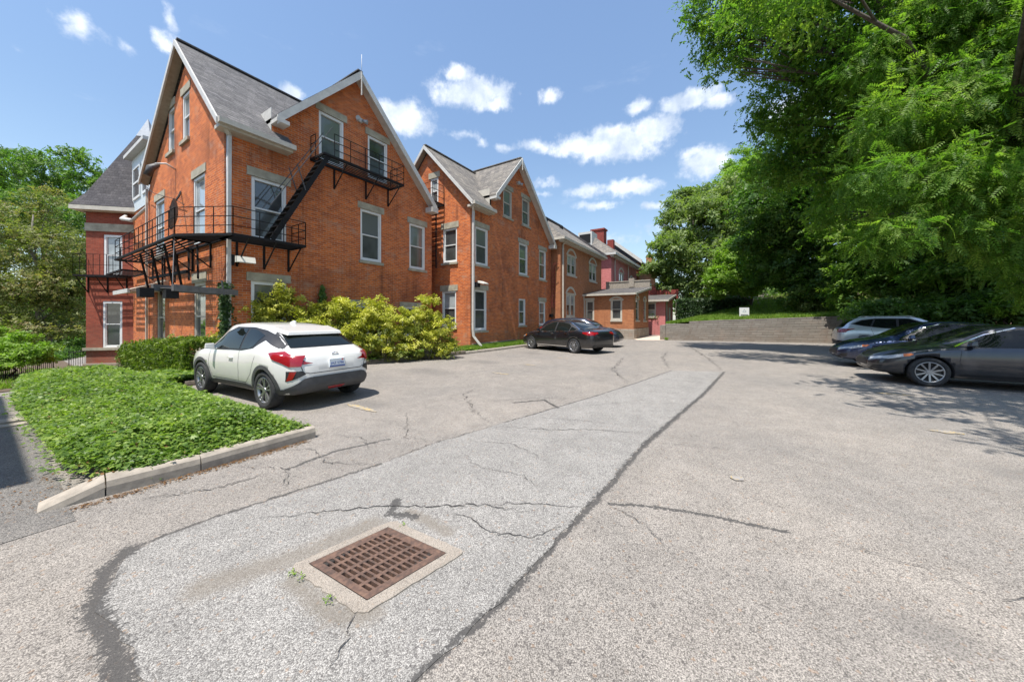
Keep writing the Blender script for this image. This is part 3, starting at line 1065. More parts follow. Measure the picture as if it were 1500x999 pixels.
for i, (a0, a1, z0, z1) in enumerate(wR):
    if i in (6, 7):
        window(hA, PR, a0, a1, z0, z1, lintel=.2, top='glass_dark', low='glass_dark')
    elif i == 0:
        window(hA, PR, a0, a1, z0, z1, top='glass_dark', low='glass_screen', lintel=.27, sill=0)
    elif i in (3, 4):
        window(hA, PR, a0, a1, z0, z1, top='glass_dark' if i == 4 else 'glass_blind', low='glass_screen', lintel=.26, sill=0)
    else:
        window(hA, PR, a0, a1, z0, z1, top='glass_blind', low='glass_screen', lintel=.26)
for i, (a0, a1, z0, z1) in enumerate(wL):
    window(hA, PL, a0, a1, z0, z1, top=('glass_pale' if i in (2,) else 'glass_blind'), low=('glass_pale' if i == 2 else 'glass_dark'),
           lintel=.26 if i < 4 else .32, sill=0.12 if i != 2 else 0, frame='trim_cream' if i > 3 else 'vinyl_white', lm='limestone')
cross_gable(hA, AX0, AX1, AY, 20.5, (15.66, 10.92, 20.35, 7.25), (7.92, 11.04, 11.95, 6.98), 7.16, 19.5, 5.55, 5.06, 7.96, 'shingle_grey')
mb = MB()
mb.box(5.06, 5.075, AY + .02, AY + 1.0, 7.55, 8.3)
mb.build('dormer_cheek', 'trim_white', hA)
downspout(hA, [(3.72, 11.95, 7.05), (3.93, 12.16, 6.85), (3.93, 12.2, 4.2), (3.93, 12.2, .1)], .11)
downspout(hA, [(3.80, 20.3, 6.9), (3.78, 20.2, 6.3), (3.78, 20.2, -.8)], .09, 'trim_cream')
# thin conduit beside the corner
mb = MB()
mb.tube([(3.90, 12.26, 7.0), (3.90, 12.26, 3.9)], .014, 6)
mb.build('conduit', 'flashing_grey', hA)
mb = MB()
mb.tube([(7.93, 11.86, 10.8), (7.93, 11.86, 11.65)], .008, 5)
mb.bar((7.93, 11.86, 10.1), (7.93, 11.86, 10.98), .05, .03)
mb.build('finial', 'trim_white', hA)

# recess, dormer bay and turret beyond the end wall
mb = MB()
mb.box(4.36, 5.6, 22.75, 26.1, 7.0, 9.75)
dm = mb.build('dormer', 'siding_blue', hA)
mb = MB()
mb.slab([(4.08, 22.5, 9.74), (7.0, 22.5, 9.9), (7.0, 26.3, 9.9), (4.08, 26.3, 9.74)], (0, 0, .16))
mb.build('dormer_roof', 'trim_white', dm)
PB = plane_L(4.36)
for (a0, a1) in ((24.35, 25.75), (22.95, 23.95)):
    f = MB()
    for (b0, b1, c0, c1) in ((a0, a0 + .12, 7.55, 9.2), (a1 - .12, a1, 7.55, 9.2), (a0 + .12, a1 - .12, 7.55, 7.67), (a0 + .12, a1 - .12, 9.08, 9.2), (a0 + .12, a1 - .12, 8.33, 8.42)):
        pbox(f, PB, b0, b1, .002, .05, c0, c1)
    wf = f.build('window', 'vinyl_white', dm)
    f = MB()
    pbox(f, PB, a0 + .12, a1 - .12, .004, .02, 7.67, 9.08)
    f.build('pane', 'glass_dark', wf)

TCx, TCy, TH = 5.2, 27.5, 3.1
k = TH * math.sqrt(.5)
corn = [(TCx - k, TCy), (TCx, TCy - k), (TCx + k, TCy), (TCx, TCy + k)]
mb = MB()
PD = plane_D(corn[0][0], corn[0][1])
tw = [(0.72, 1.50, 3.72, 5.85), (.68, 1.50, .05, 2.45)]
wall_sheet(mb, PD, [(0, -1.6), (TH, -1.6), (TH, 7.0), (0, 7.0)], tw)
for i in (1, 2, 3):
    a, b = corn[i], corn[(i + 1) % 4]
    mb.poly([(*a, -1.6), (*b, -1.6), (*b, 7.0), (*a, 7.0)])
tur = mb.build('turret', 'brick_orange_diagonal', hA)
for a_, n_, z_a, z_b in ((-.02, .05, 6.0, 6.4), (-.08, .10, -.06, .07)):
    mb = MB()
    pbox(mb, PD, a_, TH - a_ * .5, .004, n_, z_a, z_b)
    mb.build('stone_band', 'limestone', tur)
mb = MB()
pbox(mb, PD, -.05, TH + .05, .004, .12, -1.6, -.72)
mb.build('stone_base', 'stone_block', tur)
for i, (a0, a1, z0, z1) in enumerate(tw):
    window(tur, PD, a0, a1, z0, z1, lintel=0, sill=0, top='glass_pale' if i == 0 else 'glass_dark', low='glass_pale' if i == 0 else 'glass_screen', fw=.1)
mb = MB()
eo = 0.42
cs = [(TCx - k - eo * 1.3, TCy), (TCx, TCy - k - eo * 1.3), (TCx + k + eo * 1.3, TCy), (TCx, TCy + k + eo * 1.3)]
fl = [(TCx + (x - TCx) * .80, TCy + (y - TCy) * .80) for x, y in cs]
apex = (TCx, TCy, 12.55)
for i in range(4):
    j = (i + 1) % 4
    mb.poly([(*cs[i], 7.22), (*cs[j], 7.22), (*fl[j], 7.95), (*fl[i], 7.95)])
    mb.poly([(*fl[i], 7.95), (*fl[j], 7.95), apex])
mb.build('turret_roof', 'shingle_dark', tur)
mb = MB()
for i in range(4):
    j = (i + 1) % 4
    q = lambda p, f, z: (TCx + (p[0] - TCx) * f, TCy + (p[1] - TCy) * f, z)
    mb.hexa([q(cs[i], .86, 6.95), q(cs[j], .86, 6.95), q(cs[j], 1.0, 7.0), q(cs[i], 1.0, 7.0)],
            [q(cs[i], .86, 7.2), q(cs[j], .86, 7.2), q(cs[j], 1.0, 7.2), q(cs[i], 1.0, 7.2)])
mb.build('turret_eave', 'trim_cream', tur)
mb = MB()
for i in range(4):
    j = (i + 1) % 4
    q = lambda p, f, z: (TCx + (p[0] - TCx) * f, TCy + (p[1] - TCy) * f, z)
    mb.poly([q(cs[i], .17, 11.6), q(cs[j], .17, 11.6), (TCx, TCy, 12.75)])
mb.build('turret_cap', 'flashing_grey', tur)
mb = MB()
mb.tube([(4.2, 26.2, 6.85), (3.9, 25.4, 6.5), (3.95, 23.6, 6.15)], .09, 8)
mb.tube([(3.95, 23.6, 6.15), (4.25, 22.4, 6.7), (4.3, 21.8, 7.2)], .07, 8)
mb.build('downspout', 'trim_white', hA)
downspout(hA, [(4.32, 22.2, 7.0), (4.30, 22.2, -.9)], .07, 'trim_cream')

# ---- house B: its twin
BX0, BX1, BY = 12.9, 21.8, 10.6
hB = empty('brick_house', (17.3, 14.0, 0.1), 'second orange brick house with twin gables beyond the yellow bushes', 'house', 'twin gabled brick houses')
PR, PL = plane_R(BY), plane_L(BX0)
wR = [(13.28, 14.33, 4.25, 6.15), (17.44, 18.48, 4.2, 6.12), (20.0, 21.0, 4.15, 6.12), (15.76, 16.66, 7.27, 8.85), (17.8, 18.73, 7.27, 8.9),
      (13.21, 14.22, .95, 3.0), (17.42, 18.22, 1.14, 2.75), (20.0, 20.92, 1.1, 2.68)]
wL = [(12.74, 13.31, 7.5, 8.9), (11.46, 12.41, 4.38, 6.12), (11.52, 12.48, 1.15, 2.95)]
mb = MB()
wall_sheet(mb, PR, [(BX0, -.3), (BX1, -.3), (BX1, 6.85), (17.12, 10.72), (14.6, 8.0), (14.6, 7.3), (BX0, 7.3)], wR)
wall_sheet(mb, PL, [(BY, -.3), (16.6, -.3), (16.6, 7.1), (13.5, 10.35), (BY, 7.25)], wL)
mb.poly([(BX1, BY, -.3), (BX1, 16.6, -.3), (BX1, 16.6, 7), (BX1, 13.5, 10.3), (BX1, BY, 6.8)])
mb.poly([(BX0, 16.6, -.3), (BX1, 16.6, -.3), (BX1, 16.6, 7.0), (BX0, 16.6, 7.0)])
mb.build('wall', 'brick_orange', hB)
for i, (a0, a1, z0, z1) in enumerate(wR):
    window(hB, PR, a0, a1, z0, z1, top='glass_blind' if i != 5 else 'glass_dark', low='glass_screen', lintel=0 if i == 6 else .26, fw=.09,
           frame='trim_cream' if i in (3, 4) else 'vinyl_white', sill=.1)
for i, (a0, a1, z0, z1) in enumerate(wL):
    window(hB, PL, a0, a1, z0, z1, top='glass_dark' if i == 1 else 'glass_pale', low='glass_screen', lintel=.3, fw=.085, sill=.1)
cross_gable(hB, BX0, BX1, BY, 16.6, (13.51, 10.66, 16.9, 7.1), (17.12, 10.92, 21.75, 6.75), 7.16, 15.8, 14.42, 14.5, 8.05, 'shingle_tan')
mb = MB()
mb.box(14.50, 14.52, BY + .02, BY + .9, 7.4, 8.4)
mb.build('dormer_cheek', 'trim_cream', hB)
downspout(hB, [(12.62, 10.25, 7.05), (12.98, 10.48, 6.8), (12.98, 10.50, 1.0), (13.0, 10.48, .7), (13.15, 10.1, .2)], .11)
mb = MB()
mb.box(13.0, 17, 10.53, 10.598, -.3, .33)
mb.build('stone_base', 'stone_block', hB)
mb = MB()
mb.bar((17.12, 10.16, 10.2), (17.12, 10.16, 10.9), .06, .03)
mb.build('finial', 'trim_white', hB)

# ---- house C: two-storey house with arched windows
CX0, CX1, CY = 21.95, 31.0, 9.95
hC = empty('brick_house', (26.4, 13.0, 0.0), 'two-storey tan brick house with arched paired windows and a hipped roof', 'house')
PR, PL = plane_R(CY), plane_L(CX0)
wR = [(23.1, 24.8, 4.76, 6.3), (27.75, 29.6, 4.74, 6.3), (22.95, 24.65, 1.65, 3.45)]
mb = MB()
wall_sheet(mb, PR, [(CX0, -.3), (CX1, -.3), (CX1, 7.2), (CX0, 7.2)], wR)
mb.poly([(CX0, CY, -.3), (CX0, 17, -.3), (CX0, 17, 7.2), (CX0, CY, 7.2)])
mb.poly([(CX1, CY, -.3), (CX1, 17, -.3), (CX1, 17, 7.2), (CX1, CY, 7.2)])
mb.build('wall', 'brick_tan', hC)
for a0, a1, z0, z1 in wR:
    window(hC, PR, a0, a1, z0, z1, arched=True, paired=True, top='glass_pale', low='glass_dark', frame='trim_cream', fw=.12, lm='trim_cream')
mb = MB()
e = .35
ry = 13.4
mb.poly([(CX0 - e, CY - e, 7.2), (CX1 + e, CY - e, 7.2), (CX1 - 1.2, ry, 10.15), (CX0 + 2.2, ry, 10.15)])
mb.poly([(CX0 - e, CY - e, 7.2), (CX0 + 2.2, ry, 10.15), (CX0 + 2.2, 15, 10.15), (CX0 - e, 17, 7.2)])
mb.poly([(CX1 + e, CY - e, 7.2), (CX1 + e, 17, 7.2), (CX1 - 1.2, ry, 10.15)])
mb.poly([(CX0 + 2.2, ry, 10.15), (CX1 - 1.2, ry, 10.15), (CX1 + e, 17, 7.2), (CX0 - e, 17, 7.2)])
rc = mb.build('roof', 'shingle_tan', hC)
mb = MB()
mb.bar((CX0 + 2.2, ry, 10.2), (CX1 - 1.2, ry, 10.2), .3, .16)
mb.bar((CX1 - 1.2, ry, 10.2), (CX1 + e, CY - e, 7.3), .22, .2)
mb.build('ridge_flashing', 'shingle_dark', rc)
for x in (24.9, 27.9):
    mb = MB()
    mb.box(x, x + .25, 12.5, 12.75, 9.35, 9.75)
    mb.build('roof_vent', 'black_iron', rc)
mb = MB()
mb.box(CX0 - e - .02, CX1 + e, CY - e - .12, CY - e + .06, 7.02, 7.19)
mb.box(CX0 - e - .02, CX0 - e + .14, CY - e + .06, 16, 7.02, 7.19)
mb.box(CX0 - .25, CX1 + .2, CY - .3, CY - .003, 6.9, 7.03)
mb.build('gutter', 'trim_cream', hC)
downspout(hC, [(22.1, 9.58, 7.0), (22.25, 9.88, 6.75), (22.25, 9.88, .1)], .1, 'trim_cream')

# ---- annex: low wing standing out into the lot
NX0, NX1, NY0, NY1 = 26.6, 32.2, 6.07, 9.94
hN = empty('brick_annex', (29.4, 8.0, 0.0), 'single-storey tan brick annex with a lean-to roof and stone base', 'annex')
PL, PR = plane_L(NX0), plane_R(NY0)
wl = [(6.92, 7.80, 1.42, 3.05), (9.12, 9.84, 1.33, 3.0)]
wr = [(27.3, 28.4, 1.4, 3.15), (30.1, 31.2, 1.35, 3.15)]
mb = MB()
wall_sheet(mb, PL, [(NY0, .75), (NY1, .75), (NY1, 3.45), (NY0, 3.45)], wl)
wall_sheet(mb, PR, [(NX0, .75), (NX1, .75), (NX1, 4.3), (NX0, 3.45)], wr)
mb.poly([(NX1, NY0, -.2), (NX1, NY1, -.2), (NX1, NY1, 4.3), (NX1, NY0, 4.3)])
mb.build('wall', 'brick_tan', hN)
mb = MB()
mb.box(NX0 - .05, NX1 - .01, NY0 - .05, NY1 - .01, -.3, .75)
mb.build('stone_base', 'stone_block', hN)
for i, (a0, a1, z0, z1) in enumerate(wl):
    window(hN, PL, a0, a1, z0, z1, arched=(i == 0), top='glass_screen', low='glass_screen', lintel=.2, frame='trim_cream', fw=.11, lm='trim_cream', ext=.03)
for i, (a0, a1, z0, z1) in enumerate(wr):
    window(hN, PR, a0, a1, z0, z1, arched=True, top='glass_dark', low='glass_dark', frame='trim_cream', fw=.09, lm='trim_cream')
mb = MB()
mb.slab([(NX0 - .3, NY0 - .22, 3.50), (NX1 + .1, NY0 - .22, 4.36), (NX1 + .1, NY1 + .3, 4.36), (NX0 - .3, NY1 + .3, 3.50)], (0, 0, -.1))
mb.build('roof', 'shingle_flat', hN)
mb = MB()
mb.box(NX0 - .42, NX0 - .303, NY0 - .25, NY1 + .3, 3.34, 3.48)
rake_board(mb, (NX0 - .3, NY0 - .224, 3.49), (NX1 + .1, NY0 - .224, 4.35), (0, -1, 0), 0, .16)
mb.build('fascia', 'trim_cream', hN)
mb = MB()
mb.box(NX1 + .103, NX1 + .35, NY0 - .1, NY1 - .02, 4.2, 4.92)
mb.box(NX1 + .06, NX1 + .40, NY0 - .14, NY1 - .02, 4.92, 5.02)
mb.box(NX1 - .1, NX1 + .45, 7.3, 7.75, 4.4, 5.22)
mb.build('parapet', 'concrete', hN)
downspout(hN, [(26.35, 9.9, 3.4), (26.5, 9.9, 2.9), (26.5, 9.9, .2)], .09, 'trim_cream')

# ---- pink house
hD = empty('pink_house', (38.0, 12.6, 0.0), 'pink painted brick house with a red chimney and grey slate roof', 'house')
DX0, DX1, DY = 33.6, 44.5, 9.8
PR, PL = plane_R(DY), plane_L(DX0)
mb = MB()
wr = [(36.4, 38.3, 4.6, 6.5), (41.0, 42.6, 4.6, 6.2)]
wl = [(11.2, 11.9, 4.4, 6.4)]
wall_sheet(mb, PR, [(DX0, -.2), (DX1, -.2), (DX1, 7.9), (DX0, 7.9)], wr)
wall_sheet(mb, PL, [(DY, -.2), (17, -.2), (17, 7.9), (DY, 7.9)], wl)
mb.poly([(DX1, DY, -.2), (DX1, 17, -.2), (DX1, 17, 7.9), (DX1, DY, 7.9)])
mb.build('wall', 'brick_pink', hD)
for a0, a1, z0, z1 in wr:
    window(hD, PR, a0, a1, z0, z1, arched=True, paired=True, top='glass_pale', low='glass_dark', frame='trim_cream', fw=.14, lm='trim_cream')
window(hD, PL, *wl[0], frame='trim_cream', lintel=.2)
mb = MB()
e = .45
mb.poly([(DX0 - e, DY - e, 8.0), (DX1 + e, DY - e, 8.0), (DX1 - 1, 12.6, 10.6), (DX0 + 2.2, 12.6, 10.6)])
mb.poly([(DX0 - e, DY - e, 8.0), (DX0 + 2.2, 12.6, 10.6), (DX0 + 2.2, 14, 10.6), (DX0 - e, 17, 8.0)])
mb.poly([(DX1 + e, DY - e, 8.0), (DX1 + e, 17, 8.0), (DX1 - 1, 12.6, 10.6)])
mb.poly([(DX0 + 2.2, 12.6, 10.6), (DX1 - 1, 12.6, 10.6), (DX1 + e, 17, 8.0), (DX0 - e, 17, 8.0)])
rd = mb.build('roof', 'shingle_tan', hD)
mb = MB()
mb.hexa([(34.3, 12.0, 9.0), (36.0, 12.0, 9.4), (36.0, 13.5, 9.4), (34.3, 13.5, 9.0)], [(34.3, 12.0, 10.6), (36.0, 12.0, 10.6), (36.0, 13.5, 10.6), (34.3, 13.5, 10.6)])
dd = mb.build('dormer', 'trim_white', rd)
mb = MB()
mb.box(34.26, 34.298, 12.15, 13.35, 9.4, 10.35)
mb.build('louvre', 'black_iron', dd)
mb = MB()
mb.box(37.0, 38.0, 11.6, 13.0, 9.0, 11.45)
mb.box(36.9, 38.1, 11.5, 13.1, 11.3, 11.46)
mb.box(39.2, 39.8, 11.2, 11.9, 9.0, 10.6)
mb.build('chimney', 'brick_red_chimney', rd)
mb = MB()
mb.box(DX0 - e - .03, DX1 + e, DY - e - .14, DY - e + .06, 7.75, 7.98)
mb.box(DX0 - e - .03, DX0 - e + .16, DY - e + .06, 16.5, 7.75, 7.98)
mb.box(DX0 - .3, DX1, DY - .35, DY - .003, 7.6, 7.77)
mb.build('cornice', 'trim_white', hD)
downspout(hD, [(34.3, 9.3, 7.8), (34.6, 9.7, 7.4), (34.6, 9.7, 3.0)], .1, 'trim_cream')
downspout(hD, [(40.0, 9.3, 7.8), (40.0, 9.7, 7.4), (40.0, 9.7, 3.0)], .1, 'trim_cream')

# ---- pink annex
hP = empty('pink_annex', (36.5, 7.4, 0.0), 'small pink brick annex with grey roof behind the round bush', 'annex')
PX0, PX1, PY0, PY1 = 34.0, 39.0, 4.95, 9.75
PL, PR = plane_L(PX0), plane_R(PY0)
mb = MB()
wl = [(5.75, 7.1, 1.7, 3.0)]
wr = [(34.6, 35.5, 1.2, 3.0)]
wall_sheet(mb, PL, [(PY0, -.2), (PY1, -.2), (PY1, 3.3), (PY0, 3.3)], wl)
wall_sheet(mb, PR, [(PX0, -.2), (PX1, -.2), (PX1, 4.0), (PX0, 3.3)], wr)
mb.poly([(PX1, PY0, -.2), (PX1, PY1, -.2), (PX1, PY1, 4), (PX1, PY0, 4)])
mb.build('wall', 'brick_pink', hP)
window(hP, PL, *wl[0], lintel=.2, frame='trim_white', top='glass_screen', low='glass_pale')
window(hP, PR, *wr[0], lintel=.15, frame='trim_white')
mb = MB()
mb.slab([(PX0 - .4, PY0 - .3, 3.3), (PX1, PY0 - .3, 4.05), (PX1, PY1, 4.05), (PX0 - .4, PY1, 3.3)], (0, 0, -.12))
mb.build('roof', 'shingle_flat', hP)
mb = MB()
mb.box(PX0 - .5, PX0 - .403, PY0 - .3, PY1, 3.1, 3.28)
rake_board(mb, (PX0 - .4, PY0 - .304, 3.29), (PX1, PY0 - .304, 4.04), (0, -1, 0), 0, .18)
mb.build('fascia', 'trim_cream', hP)
mb = MB()
mb.box(PX1 + .003, PX1 + .3, PY0 - .5, PY1, 3.6, 4.55)
mb.box(PX1 - .1, PX1 + .45, 6.55, 7.05, 4.0, 5.0)
mb.build('parapet', 'brick_red_chimney', hP)
mb = MB()
mb.box(36.2, 36.9, PY0 - .06, PY0 - .002, .1, 2.6)
mb.build('door', 'trim_white', hP)

# ---- roofs beyond the pink house
hE = empty('terrace_house', (50.0, 13.0, 0.0), 'far terrace house with a dark roof and white parapet beyond the pink house', 'house')
mb = MB()
mb.box(45.2, 57, 9.7, 17, -.2, 8.6)
mb.build('wall', 'brick_tan', hE)
mb = MB()
mb.hexa([(45.0, 9.3, 8.6), (57.2, 9.3, 8.6), (57.2, 17, 8.6), (45.0, 17, 8.6)], [(45.0, 12.8, 11.6), (57.2, 12.8, 11.6), (57.2, 13.2, 11.6), (45.0, 13.2, 11.6)])
re = mb.build('roof', 'shingle_dark', hE)
mb = MB()
rake_board(mb, (44.9, 9.2, 8.9), (44.9, 12.9, 11.9), (-1, 0, 0), 0, .5, .25)
mb.build('parapet', 'trim_white', hE)
mb = MB()
mb.box(55.0, 56.2, 9.9, 10.7, 8.6, 11.2)
mb.build('chimney', 'brick_tan', re)
PR = plane_R(9.7)
for a0 in (47.0, 49.6, 52.2):
    f = MB()
    pbox(f, PR, a0, a0 + 1.1, .002, .06, 4.6, 6.7)
    w_ = f.build('window', 'trim_cream', hE)
    f = MB()
    pbox(f, PR, a0 + .14, a0 + .96, .062, .068, 4.75, 6.55)
    f.build('pane', 'glass_dark', w_)

# ---- house next door on the left, outside the frame: its roof edge shades the drive
hF = empty('neighbour_house', (-6.4, 10.0, -.4), 'pale rendered house next door across the drive', 'house')
mb = MB()
mb.box(-9.8, -2.76, 5.45, 12.2, -.5, 8.05)
mb.build('wall', 'neighbour_render', hF)
mb = MB()
mb.hexa([(-10.1, 5.4, 8.06), (-2.72, 5.4, 8.06), (-2.72, 12.3, 8.06), (-10.1, 12.3, 8.06)],
        [(-10.1, 8.5, 9.6), (-6.6, 8.5, 9.6), (-6.6, 9.2, 9.6), (-10.1, 9.2, 9.6)])
mb.build('roof', 'shingle_grey', hF)

# ---------------------------------------------------------------- fire escapes


def rail_run(mb, pts, z, h=0.95, r=.016, posts=0.55, rails=(.33, .66, 1.0)):
    for a, b in zip(pts[:-1], pts[1:]):
        a, b = Vector((*a, z)), Vector((*b, z))
        for f in rails:
            mb.bar(a + Vector((0, 0, h * f)), b + Vector((0, 0, h * f)), r * 1.2, r * 1.2)
        n = max(1, round((b - a).length / posts))
        for i in range(n + 1):
            p = a.lerp(b, i / n)
            mb.bar(p, p + Vector((0, 0, h)), r * 1.2, r * 1.2, up=(0, 1, 0))


def platform(mb, poly, z, d, gap=.09, bw=.045):
    """bar grating: frame plus thin bars along direction d"""
    n = len(poly)
    for i in range(n):
        mb.bar((*poly[i], z), (*poly[(i + 1) % n], z), .05, .07)
    bm = bmesh.new()
    bm.faces.new([bm.verts.new((*p, 0)) for p in poly])
    nrm = Vector((-d[1], d[0], 0)).normalized()
    ks = [Vector((*p, 0)).dot(nrm) for p in poly]
    k0 = min(ks) + gap
    while k0 < max(ks):
        r = bmesh.ops.bisect_plane(bm, geom=bm.verts[:] + bm.edges[:] + bm.faces[:], plane_co=nrm * k0, plane_no=nrm, dist=1e-5)
        k0 += gap
    for e in bm.edges:
        v = (e.verts[1].co - e.verts[0].co)
        if v.length > .05 and abs(v.normalized().dot(nrm)) < .02:
            mb.bar((e.verts[0].co.x, e.verts[0].co.y, z), (e.verts[1].co.x, e.verts[1].co.y, z), bw, .022)
    bm.free()


def bracket(mb, foot, out, z, drop=.75):
    f, o = Vector(foot), Vector(out)
    mb.bar((f.x, f.y, z), (f.x, f.y, z - drop), .05, .05, up=(0, 1, 0))
    mb.bar((f.x, f.y, z - drop), (f.x + o.x, f.y + o.y, z - .02), .03, .03)


fe = empty('fire_escape', (3.3, 15.0, 3.8), 'black iron fire escape balcony wrapping the near corner of the first brick house', 'fire escape', 'fire escapes on the brick houses')
z1 = 3.86
o_ = .92
poly_R = [(AX0 - .1, AY - .03), (5.64, AY - .03), (5.64, AY - o_), (AX0 - .1, AY - o_)]
poly_C = [(AX0 - .1, AY - .03), (AX0 - .1, AY - o_), (AX0 - o_, AY + .55), (AX0 - o_, AY + .9), (AX0 - .03, AY + .9), (AX0 - .03, AY - .03)]
poly_L = [(AX0 - .03, AY + .9), (AX0 - o_, AY + .9), (AX0 - o_, 20.3), (AX0 - .03, 20.3)]
for pl, d in ((poly_R, (1, 0)), (poly_C, (1, 0)), (poly_L, (0, 1))):
    mb = MB()
    platform(mb, pl, z1, d, .14 if d[1] else .125, .062 if d[1] else .045)
    mb.build('platform', 'black_iron', fe)
mb = MB()
rail_run(mb, [(5.64, AY - .05), (5.64, AY - o_), (AX0 - .1, AY - o_), (AX0 - o_, AY + .55), (AX0 - o_, 17.3)], z1, .76)
rail_run(mb, [(AX0 - o_, 17.3), (AX0 - o_, 20.3), (AX0 - .05, 20.3)], z1, .76, posts=.8)
mb.build('railing', 'black_iron', fe)
for (ft, ot) in (((4.15, AY - .02), (0, -.85)), ((4.85, AY - .02), (0, -.85)), ((5.55, AY - .02), (0, -.85)), ((AX0 - .02, 13.3), (-.85, 0)), ((AX0 - .02, 14.9), (-.85, 0)),
                 ((AX0 - .02, 16.5), (-.85, 0)), ((AX0 - .02, 18.0), (-.85, 0)), ((AX0 - .02, 19.6), (-.85, 0))):
    mb = MB()
    bracket(mb, ft, ot, z1)
    mb.build('bracket', 'black_iron', fe)
# sloping hangers and counterweight rods under the end-wall balcony
mb = MB()
for y in (13.6, 14.4, 15.8, 17.2):
    mb.bar((AX0 - .8, y, z1 - .05), (AX0 - .5, y + .3, z1 - 1.5), .045, .045)
    mb.bar((AX0 - .25, y, z1 - .05), (AX0 - .3, y - .25, z1 - 1.1), .05, .05)
mb.bar((AX0 - .5, 13.5, z1 - .9), (AX0 - .5, 17.5, z1 - .85), .06, .09)
mb.build('hanger', 'black_iron', fe)

fu = empty('fire_escape', (7.9, 11.9, 7.1), 'upper black iron balcony with a steep stair under the first house gable windows', 'fire escape', 'fire escapes on the brick houses')
z2 = 7.08
pu = [(6.25, AY - .03), (9.55, AY - .03), (9.55, AY - .9), (6.25, AY - .9)]
mb = MB()
platform(mb, pu, z2, (1, 0), .125)
mb.build('platform', 'black_iron', fu)
mb = MB()
rail_run(mb, [(6.6, AY - .9), (9.55, AY - .9), (9.55, AY - .05)], z2, .8)
rail_run(mb, [(6.25, AY - .35), (6.25, AY - .05)], z2, .8)
mb.build('railing', 'black_iron', fu)
for x in (7.1, 8.4, 9.45):
    mb = MB()
    bracket(mb, (x, AY - .02), (0, -.8), z2)
    mb.build('bracket', 'black_iron', fu)
mb = MB()
s0, s1 = Vector((4.72, 0, z1 + .05)), Vector((6.42, 0, z2))
for y in (AY - .88, AY - .4):
    mb.bar((s0.x, y, s0.z), (s1.x, y, s1.z), .03, .14)
for i in range(1, 14):
    p = s0.lerp(s1, i / 14)
    mb.box(p.x - .10, p.x + .10, AY - .86, AY - .42, p.z - .012, p.z + .012)
mb.build('stair', 'black_iron', fu)
mb = MB()
for y in (AY - .9, AY - .38):
    mb.bar((s0.x - .05, y, s0.z + 1.0), (s1.x + .1, y, s1.z + .98), .022, .022)
    m_ = s0.lerp(s1, .55)
    mb.bar((m_.x, y, m_.z), (m_.x - .25, y, m_.z + .75), .025, .025)
mb.build('handrail', 'worn_iron', fu)

ft_ = empty('fire_escape', (3.4, 25.5, 3.7), 'black iron balcony across the second-floor window of the corner turret', 'fire escape', 'fire escapes on the brick houses')
z3 = 3.68
P = PD
q = lambda a, n: (P(a, n, 0).x, P(a, n, 0).y)
pt = [q(.05, .03), q(.05, .7), q(1.9, .7), q(1.9, .03)]
mb = MB()
platform(mb, pt, z3, (1, -1), .1)
platform(mb, [(4.3, 22.3), (3.4, 22.3), (3.4, 25.4), (4.3, 25.4)], z3, (0, 1), .1)
mb.build('platform', 'black_iron', ft_)
mb = MB()
rail_run(mb, [q(.05, .05), q(.05, .7), q(1.9, .7)], z3, 1.05, posts=.28, rails=(.5, 1.0))
rail_run(mb, [q(1.9, .7), (3.4, 22.3)], z3, 1.05, posts=.4)
mb.build('railing', 'black_iron', ft_)
for a in (.1, .9, 1.7):
    mb = MB()
    bracket(mb, q(a, .02), Vector(q(a, .66) + (0,)) - Vector(q(a, .02) + (0,)), z3, .8)
    mb.build('bracket', 'black_iron', ft_)

fb = empty('fire_escape', (12.4, 13.0, 6.8), 'narrow black fire escape with a ladder in the gap between the two brick houses', 'fire escape', 'fire escapes on the brick houses')
mb = MB()
platform(mb, [(12.87, 12.3), (12.05, 12.3), (12.05, 13.9), (12.87, 13.9)], 7.35, (0, 1), .1)
mb.build('platform', 'black_iron', fb)
mb = MB()
rail_run(mb, [(12.85, 12.3), (12.05, 12.3), (12.05, 13.9)], 7.35, .95)
mb.build('railing', 'black_iron', fb)
mb = MB()
for y in (12.5, 13.15):
    mb.bar((12.5, y, 4.1), (12.5, y, 7.35), .05, .05, up=(0, 1, 0))
for i in range(13):
    mb.bar((12.5, 12.5, 4.25 + i * .24), (12.5, 13.15, 4.25 + i * .24), .03, .03)
mb.build('ladder', 'black_iron', fb)

ld = empty('wall_ladder', (21.6, 10.3, 2.4), 'thin iron ladder on the far corner of the second gabled house', 'ladder')
mb = MB()
for x in (21.45, 21.85):
    mb.bar((x, 10.35, 2.3), (x, 10.35, 5.2), .04, .04, up=(0, 1, 0))
for x in (21.45, 21.85):
    mb.bar((x, 10.35, 5.2), (x, 10.05, 5.4), .03, .03)
for i in range(12):
    mb.bar((21.45, 10.35, 2.4 + i * .24), (21.85, 10.35, 2.4 + i * .24), .028, .028)
mb.build('frame', 'brick_red_chimney', ld)
mb = MB()
mb.bar((21.6, 10.36, 1.75), (21.6, 10.58, 1.75), .22, .22)
mb.build('bracket', 'black_iron', ld)

